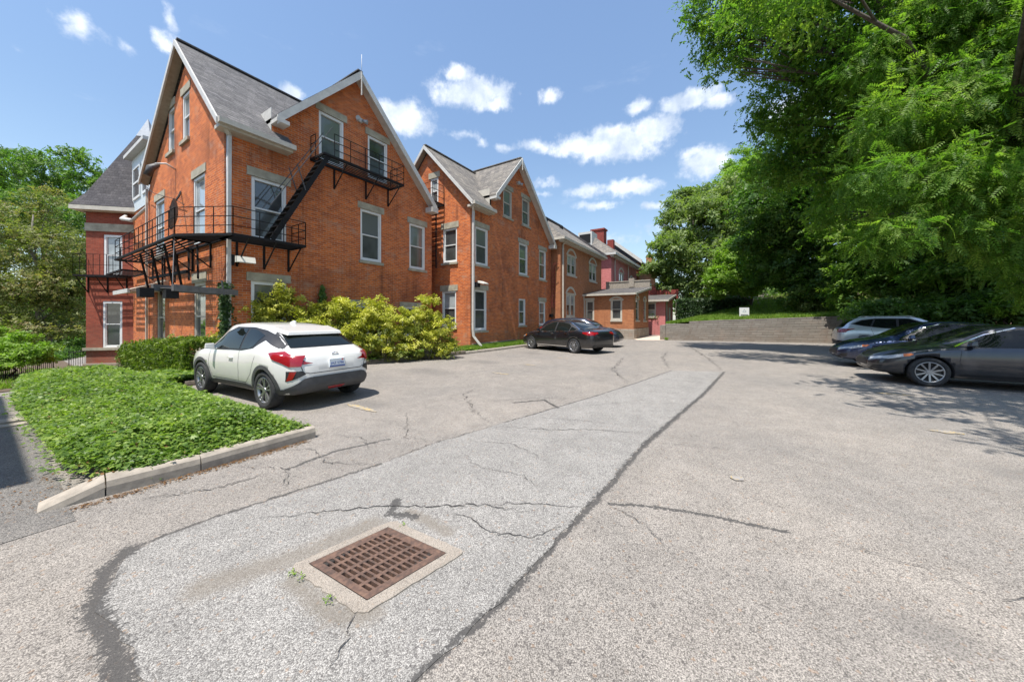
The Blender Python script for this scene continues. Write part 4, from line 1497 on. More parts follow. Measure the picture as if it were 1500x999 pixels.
# old swing stair hanging level in front of the corner, on wires
sw = empty('swing_stair', (3.2, 11.1, 2.3), 'grey counterbalanced swing stair hanging level below the corner balcony', 'stair')
a, b = Vector((2.42, 10.75, 2.28)), Vector((3.98, 11.75, 2.30))
mb = MB()
mb.bar(a, b, .05, .15)
sd_ = Vector((-.25, .38, 0))
mb.bar(a + sd_, b + sd_, .05, .15)
mb.build('stringer', 'grey_timber', sw)
mb = MB()
for i in range(1, 9):
    p = a.lerp(b, i / 9)
    mb.bar(p, p + sd_, .14, .02)
mb.build('tread', 'grey_timber', sw)
for f_ in (-.28, .02):
    p = a.lerp(b, f_)
    mb = MB()
    mb.box(p.x - .11, p.x + .11, p.y + .1, p.y + .38, p.z - .24, p.z - .04)
    mb.build('counterweight', 'black_iron', sw)
mb = MB()
p = a.lerp(b, .72)
mb.bar(p + Vector((0, 0, .28)), p + Vector((.05, .0, -.1)), .03, .03)
p = a.lerp(b, .93)
mb.tube([p, p + Vector((-.12, 0, .32)), Vector((AX0, 14.0, 2.75))], .008, 5)
mb.tube([a + Vector((0, 0, .05)), Vector((AX0 - .85, 13.2, z1))], .01, 5)
mb.build('stay_wire', 'worn_iron', sw)

cn = empty('door_canopy', (3.3, 18.7, 2.5), 'tan flat canopy with a white edge over the side door of the first house', 'canopy')
mb = MB()
mb.hexa([(AX0 - 1.0, 17.5, 2.50), (AX0 - .02, 17.5, 2.60), (AX0 - .02, 19.7, 2.60), (AX0 - 1.0, 19.7, 2.50)],
        [(AX0 - 1.0, 17.5, 2.58), (AX0 - .02, 17.5, 2.98), (AX0 - .02, 19.7, 2.98), (AX0 - 1.0, 19.7, 2.58)])
mb.build('roof', 'canopy_tan', cn)
mb = MB()
mb.box(AX0 - 1.06, AX0 - 1.004, 17.45, 19.75, 2.46, 2.6)
mb.build('fascia', 'trim_white', cn)

# wall lamps, dish, cables
fl = empty('flood_lamp', (4.15, 12.1, 3.2), 'pale box flood lamp on the wall by the corner downspout', 'wall lamp', 'wall lamps on the brick houses')
mb = MB()
mb.hexa([(4.05, 11.92, 3.20), (4.50, 11.92, 3.20), (4.50, 12.28, 3.22), (4.05, 12.28, 3.22)], [(4.05, 11.98, 3.38), (4.50, 11.98, 3.38), (4.50, 12.28, 3.40), (4.05, 12.28, 3.40)])
mb.build('housing', 'lamp_white', fl)
mb = MB()
mb.box(3.97, 4.045, 12.12, 12.28, 3.12, 3.42)
mb.build('junction_box', 'black_iron', fl)
fl = empty('flood_lamp', (13.0, 10.3, 3.1), 'small white flood lamp beside the ground-floor window of the second house', 'wall lamp', 'wall lamps on the brick houses')
mb = MB()
mb.hexa([(13.1, 9.95, 3.22), (13.5, 9.95, 3.22), (13.5, 10.3, 3.3), (13.1, 10.3, 3.3)], [(13.1, 9.95, 3.27), (13.5, 9.95, 3.27), (13.5, 10.3, 3.4), (13.1, 10.3, 3.4)])
mb.build('housing', 'lamp_white', fl)
mb = MB()
mb.box(13.12, 13.3, 10.31, 10.598, 3.1, 3.34)
mb.build('junction_box', 'black_iron', fl)
for (x, y, z, lab) in ((17.25, 10.6, 9.55, 'twin-headed lamp high between the gable windows of the second house'), (8.1, 12.3, 9.35, 'small box lamp high between the gable windows of the first house')):
    fl = empty('gable_lamp', (x, y - .1, z), lab, 'wall lamp', 'wall lamps on the brick houses')
    mb = MB()
    mb.box(x - .10, x + .10, y - .10, y - .002, z - .08, z + .08)
    mb.build('box', 'trim_white', fl)
    mb = MB()
    for s in (-1, 1):
        mb.tube([(x + s * .08, y - .1, z), (x + s * .2, y - .26, z - .06)], [.05, .085], 8)
    mb.build('lamp_head', 'flashing_grey', fl)

dl = empty('street_arm_lamp', (3.4, 18.0, 6.4), 'curved-arm flood lamp bolted high on the end wall of the first house', 'wall lamp', 'wall lamps on the brick houses')
mb = MB()
mb.tube([(AX0, 16.75, 6.9), (AX0 - .25, 16.75, 7.02), (AX0 - .5, 16.85, 6.95)], .03, 8)
mb.build('arm', 'trim_white', dl)
mb = MB()
mb.tube([(AX0 - .42, 16.85, 6.95), (AX0 - .6, 16.9, 6.78), (AX0 - .68, 16.95, 6.5)], [.07, .12, .10], 10)
mb.build('lamp_head', 'worn_iron', dl)
dish = empty('satellite_dish', (3.5, 15.2, 4.8), 'dark satellite dish on an arm below the gable windows of the end wall', 'satellite dish')
mb = MB()
cD = Vector((AX0 - .45, 15.0, 4.9))
ax = Vector((-.9, .40, .1)).normalized()
u_ = ax.cross(Vector((0, 0, 1))).normalized()
v_ = u_.cross(ax)
rings = []
for r_, dp in ((.02, -.07), (.2, -.055), (.36, -.015), (.46, .03)):
    rings.append([cD + (u_ * math.cos(t) * .8 + v_ * math.sin(t) * 1.1) * r_ + ax * dp for t in [2 * math.pi * i / 24 for i in range(25)]])
mb.grid(rings)
rings2 = [[p - ax * .012 for p in r_] for r_ in rings[::-1]]
mb.grid(rings2)
mb.build('reflector', 'worn_iron', dish)
mb = MB()
mb.tube([cD - ax * .07, cD + Vector((-.02, .28, .25)), Vector((AX0 - .12, 15.9, 5.75)), Vector((AX0, 16.2, 6.0))], .03, 8)
mb.build('arm', 'black_iron', dish)
cb = MB()
cb.tube([(AX0 - .3, 19.9, 7.0), (AX0 - .25, 18.2, 6.25), (AX0 - .12, 16.4, 5.75), (AX0 - .08, 15.5, 5.4)], .012, 5)
tag(cb.build('overhead_cable', 'cable_black'), 'black service cable sagging across the end wall of the first house', 'cable')
# ---------------------------------------------------------------- storm drain
m, t, p = newmat('rust_iron')
geo = t.node('ShaderNodeNewGeometry')
f_ = t.noise(geo.outputs['Position'], 26.0, 6, 0.65)
t.link(t.ramp(f_, [(0.3, (0.052, 0.037, 0.030)), (0.5, (0.118, 0.070, 0.051)), (0.72, (0.20, 0.118, 0.080))]), p.inputs['Base Color'])
p.inputs['Roughness'].default_value = 0.75
p.inputs['Metallic'].default_value = 0.1
b_ = t.node('ShaderNodeBump')
b_.inputs['Strength'].default_value = 0.4
b_.inputs['Distance'].default_value = 0.004
t.link(f_, b_.inputs['Height'])
t.link(b_.outputs[0], p.inputs['Normal'])
asphalt('collar_concrete', [(0.0, (0.29, 0.26, 0.222)), (0.4, (0.36, 0.322, 0.275)), (0.8, (0.41, 0.368, 0.318)), (1.0, (0.47, 0.425, 0.37))], (0.9, 0.88, 0.86), (1.08, 1.04, 1.0), scale=420.0, bump=0.2)
simple('pit_dark', (0.03, 0.024, 0.02), 0.9, var=0.3)

dr = empty('storm_drain', (1.41, 1.94, 0.0), 'rusty slotted storm drain grate set in a worn concrete collar', 'drain')
ang = math.radians(-11.5)
ca, sa = math.cos(ang), math.sin(ang)
rot = lambda u, v: (1.4175 + u * .972 - v * .044, 1.9325 - u * .198 + v * .991)
gw, gh = .265, .285
# collar with rounded outer corners and a rectangular opening
outer = []
for (cx_, cy_, a0) in ((.29, .29, 0), (-.29, .29, 90), (-.29, -.31, 180), (.29, -.31, 270)):
    for k_ in range(5):
        th = math.radians(a0 + 22.5 * k_)
        outer.append((cx_ + .06 * math.cos(th), cy_ + .06 * math.sin(th)))
outer = jag(outer + outer[:1], .005, .04, 8)[:-1]
mb = MB()
for pl in cut2d(outer, [(-gw - .004, gw + .004, -gh - .004, gh + .004)]):
    mb.poly([(*rot(u, v), .012) for u, v in pl])
n = len(outer)
for i in range(n):
    a, b = outer[i], outer[(i + 1) % n]
    mb.poly([(*rot(*a), -.02), (*rot(*b), -.02), (*rot(*b), .012), (*rot(*a), .012)])
mb.build('collar', 'collar_concrete', dr)
holes = []
for i in range(12):
    for j in range(5):
        u0 = -gw + .045 + i * .0368
        v0 = -gh + .052 + j * .0965
        if i in (5,) and False:
            continue
        holes.append((u0, u0 + .0225, v0, v0 + .072))
mb = MB()
for pl in cut2d([(-gw, -gh), (gw, -gh), (gw, gh), (-gw, gh)], holes):
    mb.poly([(*rot(u, v), .0135) for u, v in pl])
for (a0, a1, b0, b1) in holes:
    c4 = [(a0, b0), (a1, b0), (a1, b1), (a0, b1)]
    for i in range(4):
        p_, q_ = c4[i], c4[(i + 1) % 4]
        mb.poly([(*rot(*p_), .0135), (*rot(*q_), .0135), (*rot(*q_), -.03), (*rot(*p_), -.03)])
mb.build('grate', 'rust_iron', dr, recalc=False)
mb = MB()
x0, x1, y0, y1 = PIT
mb.poly([(x0, y0, -.14), (x1, y0, -.14), (x1, y1, -.17), (x0, y1, -.15)])
for (p_, q_) in (((x0, y0), (x1, y0)), ((x1, y0), (x1, y1)), ((x1, y1), (x0, y1)), ((x0, y1), (x0, y0))):
    mb.poly([(*p_, -.2), (*q_, -.2), (*q_, -.001), (*p_, -.001)])
gq = [(-gw, -gh), (gw, -gh), (gw, gh), (-gw, gh)]
for pl in cut2d([rot(*q_) for q_ in gq], [PIT]):
    mb.poly([(*q_, .009) for q_ in pl])
mb.build('basin', 'pit_dark', dr)

# ---------------------------------------------------------------- retaining wall, lawn above it, yard sign
rw_pts = [(26.75, 3.92), (27.0, 2.4), (27.4, 0.6), (27.9, -1.6), (28.5, -4.0), (28.95, -5.8), (29.3, -8.0), (29.2, -12.0)]
rw_top = [1.10, 1.28, 1.38, 1.46, 1.56, 1.64, 1.75, 1.9]
rwo = empty('retaining_wall', (28.0, -2, 0), 'low grey split-block retaining wall holding up the lawn at the end of the lot', 'wall')
mb = MB()
for i in range(len(rw_pts) - 1):
    (xa, ya), (xb, yb) = rw_pts[i], rw_pts[i + 1]
    if i == 0:
        za = zb = 1.10
    else:
        za = zb = None
    ra, rb = (rw_top[i], rw_top[i + 1]) if i else (1.10, 1.10)
    for k_ in range(9):
        s0_, s1_ = k_ / 9, (k_ + 1) / 9
        bt = .035 * k_
        hz0, hz1 = ra * s0_, ra * s1_
        gz0, gz1 = rb * s0_, rb * s1_
        lip = .006 if k_ % 2 else 0
        mb.hexa([(xa + bt + lip, ya, hz0 - .001), (xb + bt + lip, yb, gz0 - .001), (xb + .6, yb, gz0), (xa + .6, ya, hz0)],
                [(xa + bt + lip + .012, ya, hz1 - .012), (xb + bt + lip + .012, yb, gz1 - .012), (xb + .6, yb, gz1 - .012), (xa + .6, ya, hz1 - .012)])
mb.box(26.75, 33, 3.9, 4.25, -.1, 1.06)
mb.build('courses', 'retaining_block', rwo)
mb = MB()
for i in range(len(rw_pts) - 1):
    (xa, ya), (xb, yb) = rw_pts[i], rw_pts[i + 1]
    ra, rb = (rw_top[i], rw_top[i + 1]) if i else (1.10, 1.10)
    mb.hexa([(xa + .28, ya, ra - .01), (xb + .28, yb, rb - .01), (xb + .62, yb, rb - .01), (xa + .62, ya, ra - .01)],
            [(xa + .29, ya, ra + .07), (xb + .29, yb, rb + .07), (xb + .62, yb, rb + .07), (xa + .62, ya, ra + .07)])
mb.build('coping', 'retaining_block', rwo)

rows = []
for k_ in range(13):
    f = k_ / 12
    row = []
    for i, ((xa, ya), za) in enumerate(zip(rw_pts, rw_top)):
        z0_ = (1.10 if i == 0 else za) + .02
        row.append((xa + .62 + f * 14.0, ya * (1 + .1 * f), z0_ + f * (0.05 + .16 * i + .42 * i * f) + .03 * math.sin(i * 2 + k_)))
    rows.append(row)
mb = MB()
mb.grid(rows)
tag(mb.build('lawn', 'soil', recalc=False), kind='structure')


def lawn_z(x, y):
    """height of that lawn at x, y (nearest-row interpolation)"""
    best_, zz = 1e9, 0
    for r_ in LAWN_ROWS:
        for q_ in r_:
            d_ = (q_[0] - x) ** 2 + (q_[1] - y) ** 2
            if d_ < best_:
                best_, zz = d_, q_[2]
    return zz


LAWN_ROWS = rows

sg = at(1090, 466, 25.6)
ys_ = empty('yard_sign', (sg.x, sg.y, 1.35), 'small white yard sign on a thin stake above the retaining wall', 'sign')
mb = MB()
nx = Vector((math.cos(PHI), math.sin(PHI), 0))
rx = Vector((math.sin(PHI), -math.cos(PHI), 0))
c_ = at(1090, 457.5, 25.6)
fr = lambda u, v, n_: c_ + rx * u + Vector((0, 0, v)) - nx * n_
mb.hexa([fr(-.36, -.35, 0), fr(.36, -.35, 0), fr(.36, -.35, .03), fr(-.36, -.35, .03)], [fr(-.36, .35, 0), fr(.36, .35, 0), fr(.36, .35, .03), fr(-.36, .35, .03)])
mb.build('board', 'sign_white', ys_)
mb = MB()
mb.bar((sg.x, sg.y, 1.2), c_ - Vector((0, 0, .36)), .04, .04, up=(0, 1, 0))
mb.build('stake', 'black_iron', ys_)
mb = MB()
for k_ in range(9):
    u0 = -.27 + k_ * .06
    mb.hexa([fr(u0, -.245, .031), fr(u0 + .042, -.245, .031), fr(u0 + .042, -.245, .034), fr(u0, -.245, .034)],
            [fr(u0, -.15, .031), fr(u0 + .042, -.15, .031), fr(u0 + .042, -.15, .034), fr(u0, -.15, .034)])
mb.build('lettering', 'sign_ink', ys_)
mb = MB()
for (a_, b_2) in (((-.14, .02), (0, .22)), ((0, .22), (.14, .02)), ((-.09, .02), (.09, .02))):
    mb.bar(fr(*a_, .033), fr(*b_2, .033), .035, .006, up=tuple(nx))
mb.build('emblem', 'sign_grey', ys_)

# garden wall under ivy, far side of the lawn
g0, g1 = at(992, 466, 34.5), at(1100, 466, 33.0)
gwl = empty('garden_wall', ((g0.x + g1.x) / 2, (g0.y + g1.y) / 2, .5), 'old garden wall overgrown with dark ivy beside the pink annex', 'wall')
mb = MB()
mb.hexa([(g0.x, g0.y, 0), (g1.x, g1.y, 0), (g1.x + .4, g1.y + .2, 0), (g0.x + .4, g0.y + .2, 0)], [(g0.x, g0.y, 3.2), (g1.x, g1.y, 3.4), (g1.x + .4, g1.y + .2, 3.4), (g0.x + .4, g0.y + .2, 3.2)])
mb.build('masonry', 'stone_block', gwl)

# grey cabinet by the walkway
ub = empty('utility_box', (33.2, 4.6, 0), 'small weathered grey utility box beside the round bush', 'box')
mb = MB()
mb.box(32.9, 33.5, 4.35, 5.05, 0, .75)
mb.box(32.86, 33.54, 4.31, 5.09, .75, .8)
mb.build('cabinet', 'concrete', ub)
mb = MB()
for k_ in range(5):
    mb.box(32.885, 32.9, 4.45, 4.95, .15 + k_ * .1, .2 + k_ * .1)
mb.build('vent', 'grey_timber', ub)

# low iron fences at the garden edge on the left
def iron_fence(p0, p1, h, n, name, label, z=None, group='iron fences on the left'):
    p0, p1 = Vector(p0), Vector(p1)
    fo = empty(name, p0, label, 'fence', group)
    mb = MB()
    for f in (.12, .9):
        mb.bar(p0 + Vector((0, 0, h * f)), p1 + Vector((0, 0, h * f)), .03, .04)
    mb.build('rail', 'black_iron', fo)
    mb = MB()
    for i in range(n + 1):
        q_ = p0.lerp(p1, i / n)
        r_ = .03 if i % 8 == 0 else .016
        mb.bar(q_, q_ + Vector((0, 0, h * (1.05 if i % 8 == 0 else 1.0))), r_, r_, up=(0, 1, 0))
    mb.build('pickets', 'black_iron', fo)


iron_fence(tuple(at(-40, 556, 14.5)), tuple(at(78, 552, 15.0)), 1.15, 40, 'iron_fence', 'black iron picket fence below the lime green bush')
iron_fence(tuple(at(101, 547, 18.5)), tuple(at(128, 545, 18.0)), 1.25, 8, 'iron_fence', 'short black iron railing beside the turret base')
# parked cars and pale paving glimpsed through the garden trees read as a light strip of street
mb = MB()
a_, b_2 = at(-250, 545, 44), at(160, 545, 40)
z_ = -1.02
mb.poly([(a_.x, a_.y, z_), (b_2.x, b_2.y, z_), (b_2.x + 2, b_2.y + 9, z_), (a_.x - 2, a_.y + 9, z_)])
tag(mb.build('street', 'concrete_pale', recalc=False), kind='structure')
rows = []
for y in np.linspace(13.5, 36, 30):
    xs_ = np.linspace(-14, 2.9, 24)
    rows.append([(x, y, z + .012) for x, z in zip(xs_, ground_z(xs_, np.full_like(xs_, y)))])
mb = MB()
mb.grid(rows)
tag(mb.build('garden_lawn', 'soil', recalc=False), kind='structure')
# ---------------------------------------------------------------- foliage


def rhomb(L=1.0, w=.27, x0=0.0, ang=0.0, droop=.12, base=(0, 0, 0)):
    """one leaf blade: 4 points"""
    c, s = math.cos(ang), math.sin(ang)
    pts = [(0, 0, 0), (.45 * L, w * L, -.02), (L, 0, -droop * L), (.45 * L, -w * L, -.02)]
    return [(base[0] + c * x - s * y, base[1] + s * x + c * y, base[2] + z) for x, y, z in pts]


def tpl_single():
    return [rhomb()]


def tpl_cluster(n=6, seed=1):
    r = random.Random(seed)
    out = []
    for i in range(n):
        a = 2 * math.pi * i / n + r.uniform(-.4, .4)
        b = (r.uniform(-.3, .3), r.uniform(-.3, .3), r.uniform(-.22, .22))
        q = rhomb(.62 * r.uniform(.7, 1.15), .27, 0, a, r.uniform(-.1, .45), b)
        tl = r.uniform(-.35, .35)
        out.append([(x, y, z + tl * y) for x, y, z in q])
    return out


def tpl_pinnate(pairs=6):
    out = []
    for i in range(pairs):
        x = .18 + .75 * i / (pairs - 1)
        z = -.30 * x * x
        ll = .30 * (1 - .35 * abs(i - pairs * .4) / pairs)
        for s in (-1, 1):
            out.append(rhomb(ll, .17, 0, s * math.radians(62 - 4 * i), .25, (x, 0, z)))
    out.append(rhomb(.24, .18, 0, 0, .3, (.95, 0, -.27)))
    return out


def tpl_ivy():
    o = [(0, 0, 0), (.08, .40, -.05), (.38, .22, .0), (.50, .46, -.08), (.62, .17, -.02), (1.0, 0, -.12), (.62, -.17, -.02), (.50, -.46, -.08), (.38, -.22, 0.0), (.08, -.40, -.05)]
    return [o]


def tpl_blade():
    return [[(0, -.05, 0), (0, .05, 0), (.12, .03, .6), (.35, 0, 1.0)], [(.05, .06, 0), (.12, .12, 0), (-.08, .25, .55), (-.3, .34, .8)]]


def leaf_object(name, parent, mat, pos, axis, nrm, size, tpl, rnd=None):
    """N leaf sprays as one mesh; each gets its own shade through the face attribute rnd"""
    pos = np.asarray(pos, float)
    N = len(pos)
    a = axis / np.maximum(np.linalg.norm(axis, axis=1, keepdims=True), 1e-6)
    b = np.cross(nrm, a)
    b /= np.maximum(np.linalg.norm(b, axis=1, keepdims=True), 1e-6)
    c = np.cross(a, b)
    T = np.array([p for q in tpl for p in q], float)
    cnt = [len(q) for q in tpl]
    K = len(T)
    org = pos.mean(0)
    V = (pos - org)[:, None, :] + np.asarray(size)[:, None, None] * (T[None, :, 0:1] * a[:, None, :] + T[None, :, 1:2] * b[:, None, :] + T[None, :, 2:3] * c[:, None, :])
    V = V.reshape(-1, 3)
    me = bpy.data.meshes.new(name)
    me.vertices.add(len(V))
    me.vertices.foreach_set('co', V.astype(np.float32).ravel())
    nl = N * K
    me.loops.add(nl)
    me.loops.foreach_set('vertex_index', np.arange(nl, dtype=np.int32))
    nf = N * len(tpl)
    me.polygons.add(nf)
    st = np.concatenate([[0], np.cumsum(cnt)[:-1]])
    starts = (np.arange(N)[:, None] * K + st[None, :]).ravel().astype(np.int32)
    me.polygons.foreach_set('loop_start', starts)
    me.polygons.foreach_set('loop_total', np.tile(np.array(cnt, np.int32), N))
    at_ = me.attributes.new('rnd', 'FLOAT', 'FACE')
    if rnd is None:
        rnd = RNG.random(N)
    r = np.repeat(rnd, len(tpl)) + RNG.normal(0, .08, nf)
    at_.data.foreach_set('value', np.clip(r, 0, 1).astype(np.float32))
    me.materials.append(MATS[mat])
    me.update(calc_edges=True)
    o = bpy.data.objects.new(name, me)
    COL.objects.link(o)
    loc = Vector(org)
    if parent is not None:
        o.parent = parent
        loc = loc - Vector(parent.location)
    o.location = loc
    return o


def blob_leaves(blobs, n, clump=.45, flat=.55, up=.7, droop=.25, shell=.55, clump_n=26):
    """leaf positions in clumps through uneven blobs (centre, radius)"""
    vol = np.array([r ** 2 for _, r in blobs])
    share = np.maximum(1, (n * vol / vol.sum() / clump_n).astype(int))
    P, A, Nn, R = [], [], [], []
    for (c, r), k in zip(blobs, share):
        d = RNG.normal(size=(k, 3))
        d /= np.linalg.norm(d, axis=1, keepdims=True)
        d[:, 2] = d[:, 2] * .9 + .12
        f = shell + (1.08 - shell) * RNG.random(k) ** .6
        cc = np.array(c)[None] + d * (r * f)[:, None] * np.array([1, 1, .85])
        crad = clump * r ** .35 * (.6 + .8 * RNG.random(k))
        tone = RNG.random(k)
        m = clump_n
        off = RNG.normal(size=(k, m, 3)) * crad[:, None, None] * np.array([.62, .62, .62 * flat])
        pp = (cc[:, None, :] + off).reshape(-1, 3)
        dd = np.repeat(d, m, axis=0)
        axis = dd * .55 + RNG.normal(size=(k * m, 3)) * .75 + np.array([0, 0, -droop])
        nr = np.array([0, 0, up]) + dd * .55 + RNG.normal(size=(k * m, 3)) * .45
        P.append(pp)
        A.append(axis)
        Nn.append(nr)
        R.append(np.clip(np.repeat(tone, m) * .65 + RNG.random(k * m) * .35, 0, 1))
    return np.concatenate(P), np.concatenate(A), np.concatenate(Nn), np.concatenate(R)


def limb_mesh(base, blobs, r0, seed, spread=.35):
    """tapered trunk with limbs reaching into the crown"""
    r = random.Random(seed)
    mb = MB()
    base = Vector(base)
    cs = [Vector(c) for c, _ in blobs]
    top = sum(cs, Vector()) / len(cs)
    zmax = max(c.z for c in cs)
    top = Vector((top.x, top.y, zmax * .9 + base.z * .1))
    n = 8
    path, rad = [], []
    for i in range(n + 1):
        f = i / n
        p = base.lerp(top, f) + Vector((r.gauss(0, .12), r.gauss(0, .12), 0)) * (1 if 0 < i < n else 0)
        path.append(p)
        rad.append(r0 * (1.25 if i == 0 else (1 - .82 * f)))
    mb.tube(path, rad, 9)
    for c in cs:
        f = min(.9, max(.18, (c.z - base.z) / max(.1, top.z - base.z) * .62))
        k = f * n
        i = int(k)
        s = path[i].lerp(path[min(n, i + 1)], k - i)
        mid = s.lerp(c, .5) + Vector((r.gauss(0, .2), r.gauss(0, .2), .12 * (c - s).length))
        rr = r0 * (1 - .82 * f) * .5
        mb.tube([s, s.lerp(mid, .5) + Vector((0, 0, .06)), mid, c], [rr, rr * .8, rr * .55, rr * .18], 6)
        for _ in range(3):
            e = c + Vector((r.gauss(0, 1), r.gauss(0, 1), r.gauss(0, .7))) * spread
            mb.tube([mid.lerp(c, r.uniform(.2, .8)), mid.lerp(e, .6), e], [rr * .3, rr * .2, rr * .08], 4)
    return mb


def tree(name, label, base, blobs, mat, n, size, tpl, bark='bark', r0=.2, cat='tree', group=None, seed=1, **kw):
    root = empty(name, base, label, cat, group)
    limb_mesh(base, blobs, r0, seed).build('trunk' if cat == 'tree' else 'stems', bark, root, recalc=False)
    P, A, Nn, R = blob_leaves(blobs, n, **kw)
    sz = size * (.7 + .6 * RNG.random(len(P)))
    leaf_object('crown' if cat == 'tree' else 'foliage', root, mat, P, A, Nn, sz, tpl, R)
    return root


CL = tpl_cluster(6, 3)
CL2 = tpl_cluster(5, 8)
PIN = tpl_pinnate()
B = lambda *t: [(at(px, py, d), r) for px, py, d, r in t]
Wd = lambda *t: [(Vector((x, y, z)), r) for x, y, z, r in t]

# the big tree reaching over the lot from the right bank
big = B((1070, 55, 14, 1.2), (1112, 25, 14, 1.4), (1045, 62, 14.2, .7), (1058, 98, 14, .7), (1095, 105, 14, .6), (1036, 20, 14.3, .75), (1072, 0, 14, 1.1),
        (1100, -80, 14, 2.4), (1200, -60, 13, 2.6), (1150, 70, 14.5, 1.4), (1165, 160, 15, 1.7), (1145, 225, 16, 1.4), (1210, 60, 13, 1.9), (1225, 170, 14, 1.9),
        (1195, 255, 16, 1.8), (1128, 180, 15.5, .75), (1122, 250, 17, 1.0), (1250, 100, 13, 1.8), (1270, 220, 14.5, 1.7), (1240, 310, 16, 1.6), (1300, 20, 12.5, 2), (1430, 40, 11.8, 1.2), (1490, 70, 11.4, 1.2), (1400, -10, 12, 1.2), (1450, 140, 12, 1.2)) + \
    Wd((13, -1.8, 11.4, 1.7), (7.8, -3.8, 8.6, 1.4), (5.4, -4.0, 8.0, 1.3), (3.6, -4.5, 7.6, 1.2), (9.0, -5.2, 8.4, 1.4), (17, -6.5, 14, 2.0), (6.4, -6.5, 11.5, 1.9), (18, -9, 14, 2.4))
tree('broadleaf_tree', 'huge dark green tree arching over the parking lot from the right bank', (21.0, -10.5, .4), big, 'leaf_walnut', 32000, .225, CL, r0=.42, seed=4, clump=.42, droop=.55, flat=.8, clump_n=30)

wal = B((1285, 95, 11.4, 1.0), (1345, 60, 11.6, 1.4), (1430, 50, 11.4, 1.6), (1298, 180, 10.7, .9), (1375, 165, 10.6, 1.2), (1465, 180, 10.3, 1.4), (1288, 265, 10.2, .75),
        (1362, 265, 10.0, 1.0), (1452, 285, 9.6, 1.2), (1310, 345, 9.8, .65), (1392, 335, 9.8, .75), (1475, 350, 9.6, .75), (1370, -40, 12.4, 1.7), (1480, -60, 12, 2),
        (1500, 60, 10.4, 1.3), (1440, 95, 10.3, .9), (1490, 130, 10, .9), (1420, 15, 10.6, 1.0), (1540, 250, 9.6, 1.6), (1560, 400, 9.5, 1.0))
tree('walnut_tree', 'leafy walnut with long feathery leaves hanging above the cars on the right', (21.5, -12.0, .6), wal, 'leaf_walnut', 21000, .38, PIN, r0=.12, seed=9, clump=.36, droop=.6, flat=.75, clump_n=18, up=.9)

mid1 = B((1130, 300, 25, 2.1), (1185, 325, 25, 2.5), (1150, 385, 27, 2.4), (1210, 405, 25, 2.2), (1225, 260, 23, 2.4), (1105, 350, 27, 1.4), (1170, 430, 26, 1.6))
tree('broadleaf_tree', 'dark shaded tree on the bank behind the lime green one', tuple(at(1180, 466, 27.5).xy) + (1.8,), mid1, 'leaf_deep', 11000, .42, CL2, r0=.26, seed=12, clump=.5, group='trees on the wooded bank')
mid2 = B((1265, 345, 21, 2.2), (1300, 395, 20, 1.8), (1340, 325, 18.5, 2.0), (1260, 425, 21, 1.3), (1400, 300, 17, 2.4), (1420, 390, 16.5, 1.9), (1480, 330, 16, 2.3), (1470, 430, 16, 1.4), (1360, 430, 18, 1.2))
tree('broadleaf_tree', 'deep green low-branched tree behind the silver car', tuple(at(1385, 466, 19.5).xy) + (1.4,), mid2, 'leaf_walnut', 12000, .36, CL, r0=.25, seed=13, clump=.48, droop=.5, group='trees on the wooded bank')
t1 = B((1020, 330, 38, 3.3), (985, 370, 37, 2.3), (1050, 300, 39, 3.1), (1000, 405, 37, 2.2), (966, 395, 37, 1.3), (1040, 385, 36, 2.6), (1075, 345, 38, 2.4), (1005, 305, 39, 2.0), (975, 425, 37, 1.2), (1030, 425, 36, 1.6))
tree('broadleaf_tree', 'round pale green tree beyond the pink annex', tuple(at(1025, 466, 38).xy) + (.4,), t1, 'leaf_pale', 15000, .46, CL, r0=.28, seed=15, clump=.5, bark='bark_pale', group='trees on the wooded bank')
t2 = B((1095, 295, 45, 3.4), (1122, 330, 43, 2.8), (1075, 268, 48, 2.2), (1105, 258, 48, 2.6), (1135, 275, 46, 3.0), (1090, 240, 52, 2.4), (1110, 370, 42, 2.4))
tree('broadleaf_tree', 'tall yellow-green tree rising highest behind the round pale one', tuple(at(1105, 466, 46).xy) + (2.2,), t2, 'leaf_lime', 10000, .5, CL2, r0=.25, seed=16, clump=.55, group='trees on the wooded bank')
t3 = B((1092, 372, 31, 1.9), (1060, 408, 31, 1.3), (1118, 398, 30, 1.5), (1088, 420, 31, 1.1), (1050, 428, 31, .7), (1110, 345, 32, 1.2), (1128, 372, 31, 1.2))
tree('broadleaf_tree', 'small bright lime green tree above the yard sign', tuple(at(1100, 466, 32.5).xy) + (1.8,), t3, 'leaf_lime', 9000, .36, CL2, r0=.15, seed=17, clump=.42, flat=.4, group='trees on the wooded bank')

# the wood behind: one mass
wd = B((1150, 300, 46, 6), (1220, 330, 44, 6), (1300, 300, 40, 7), (1120, 420, 42, 4), (1180, 430, 38, 3.5), (1250, 420, 36, 4.5), (1330, 400, 32, 5), (1420, 330, 30, 7), (1420, 440, 28, 3.5), (1500, 420, 26, 4),
       (1500, 300, 28, 6), (1200, 200, 46, 6), (1350, 200, 36, 7), (1480, 180, 30, 7), (1600, 380, 26, 5), (1060, 440, 44, 3), (1010, 440, 46, 2.5), (985, 430, 60, 3), (1230, 450, 33, 2.2), (1320, 455, 28, 2), (1150, 455, 36, 2.0))
P, A, Nn, R = blob_leaves(wd, 17000, clump=.9, clump_n=24, shell=.6)
tag(leaf_object('woodland', None, 'leaf_deep', P, A, Nn, .75 * (.7 + .6 * RNG.random(len(P))), CL2, R), kind='stuff')

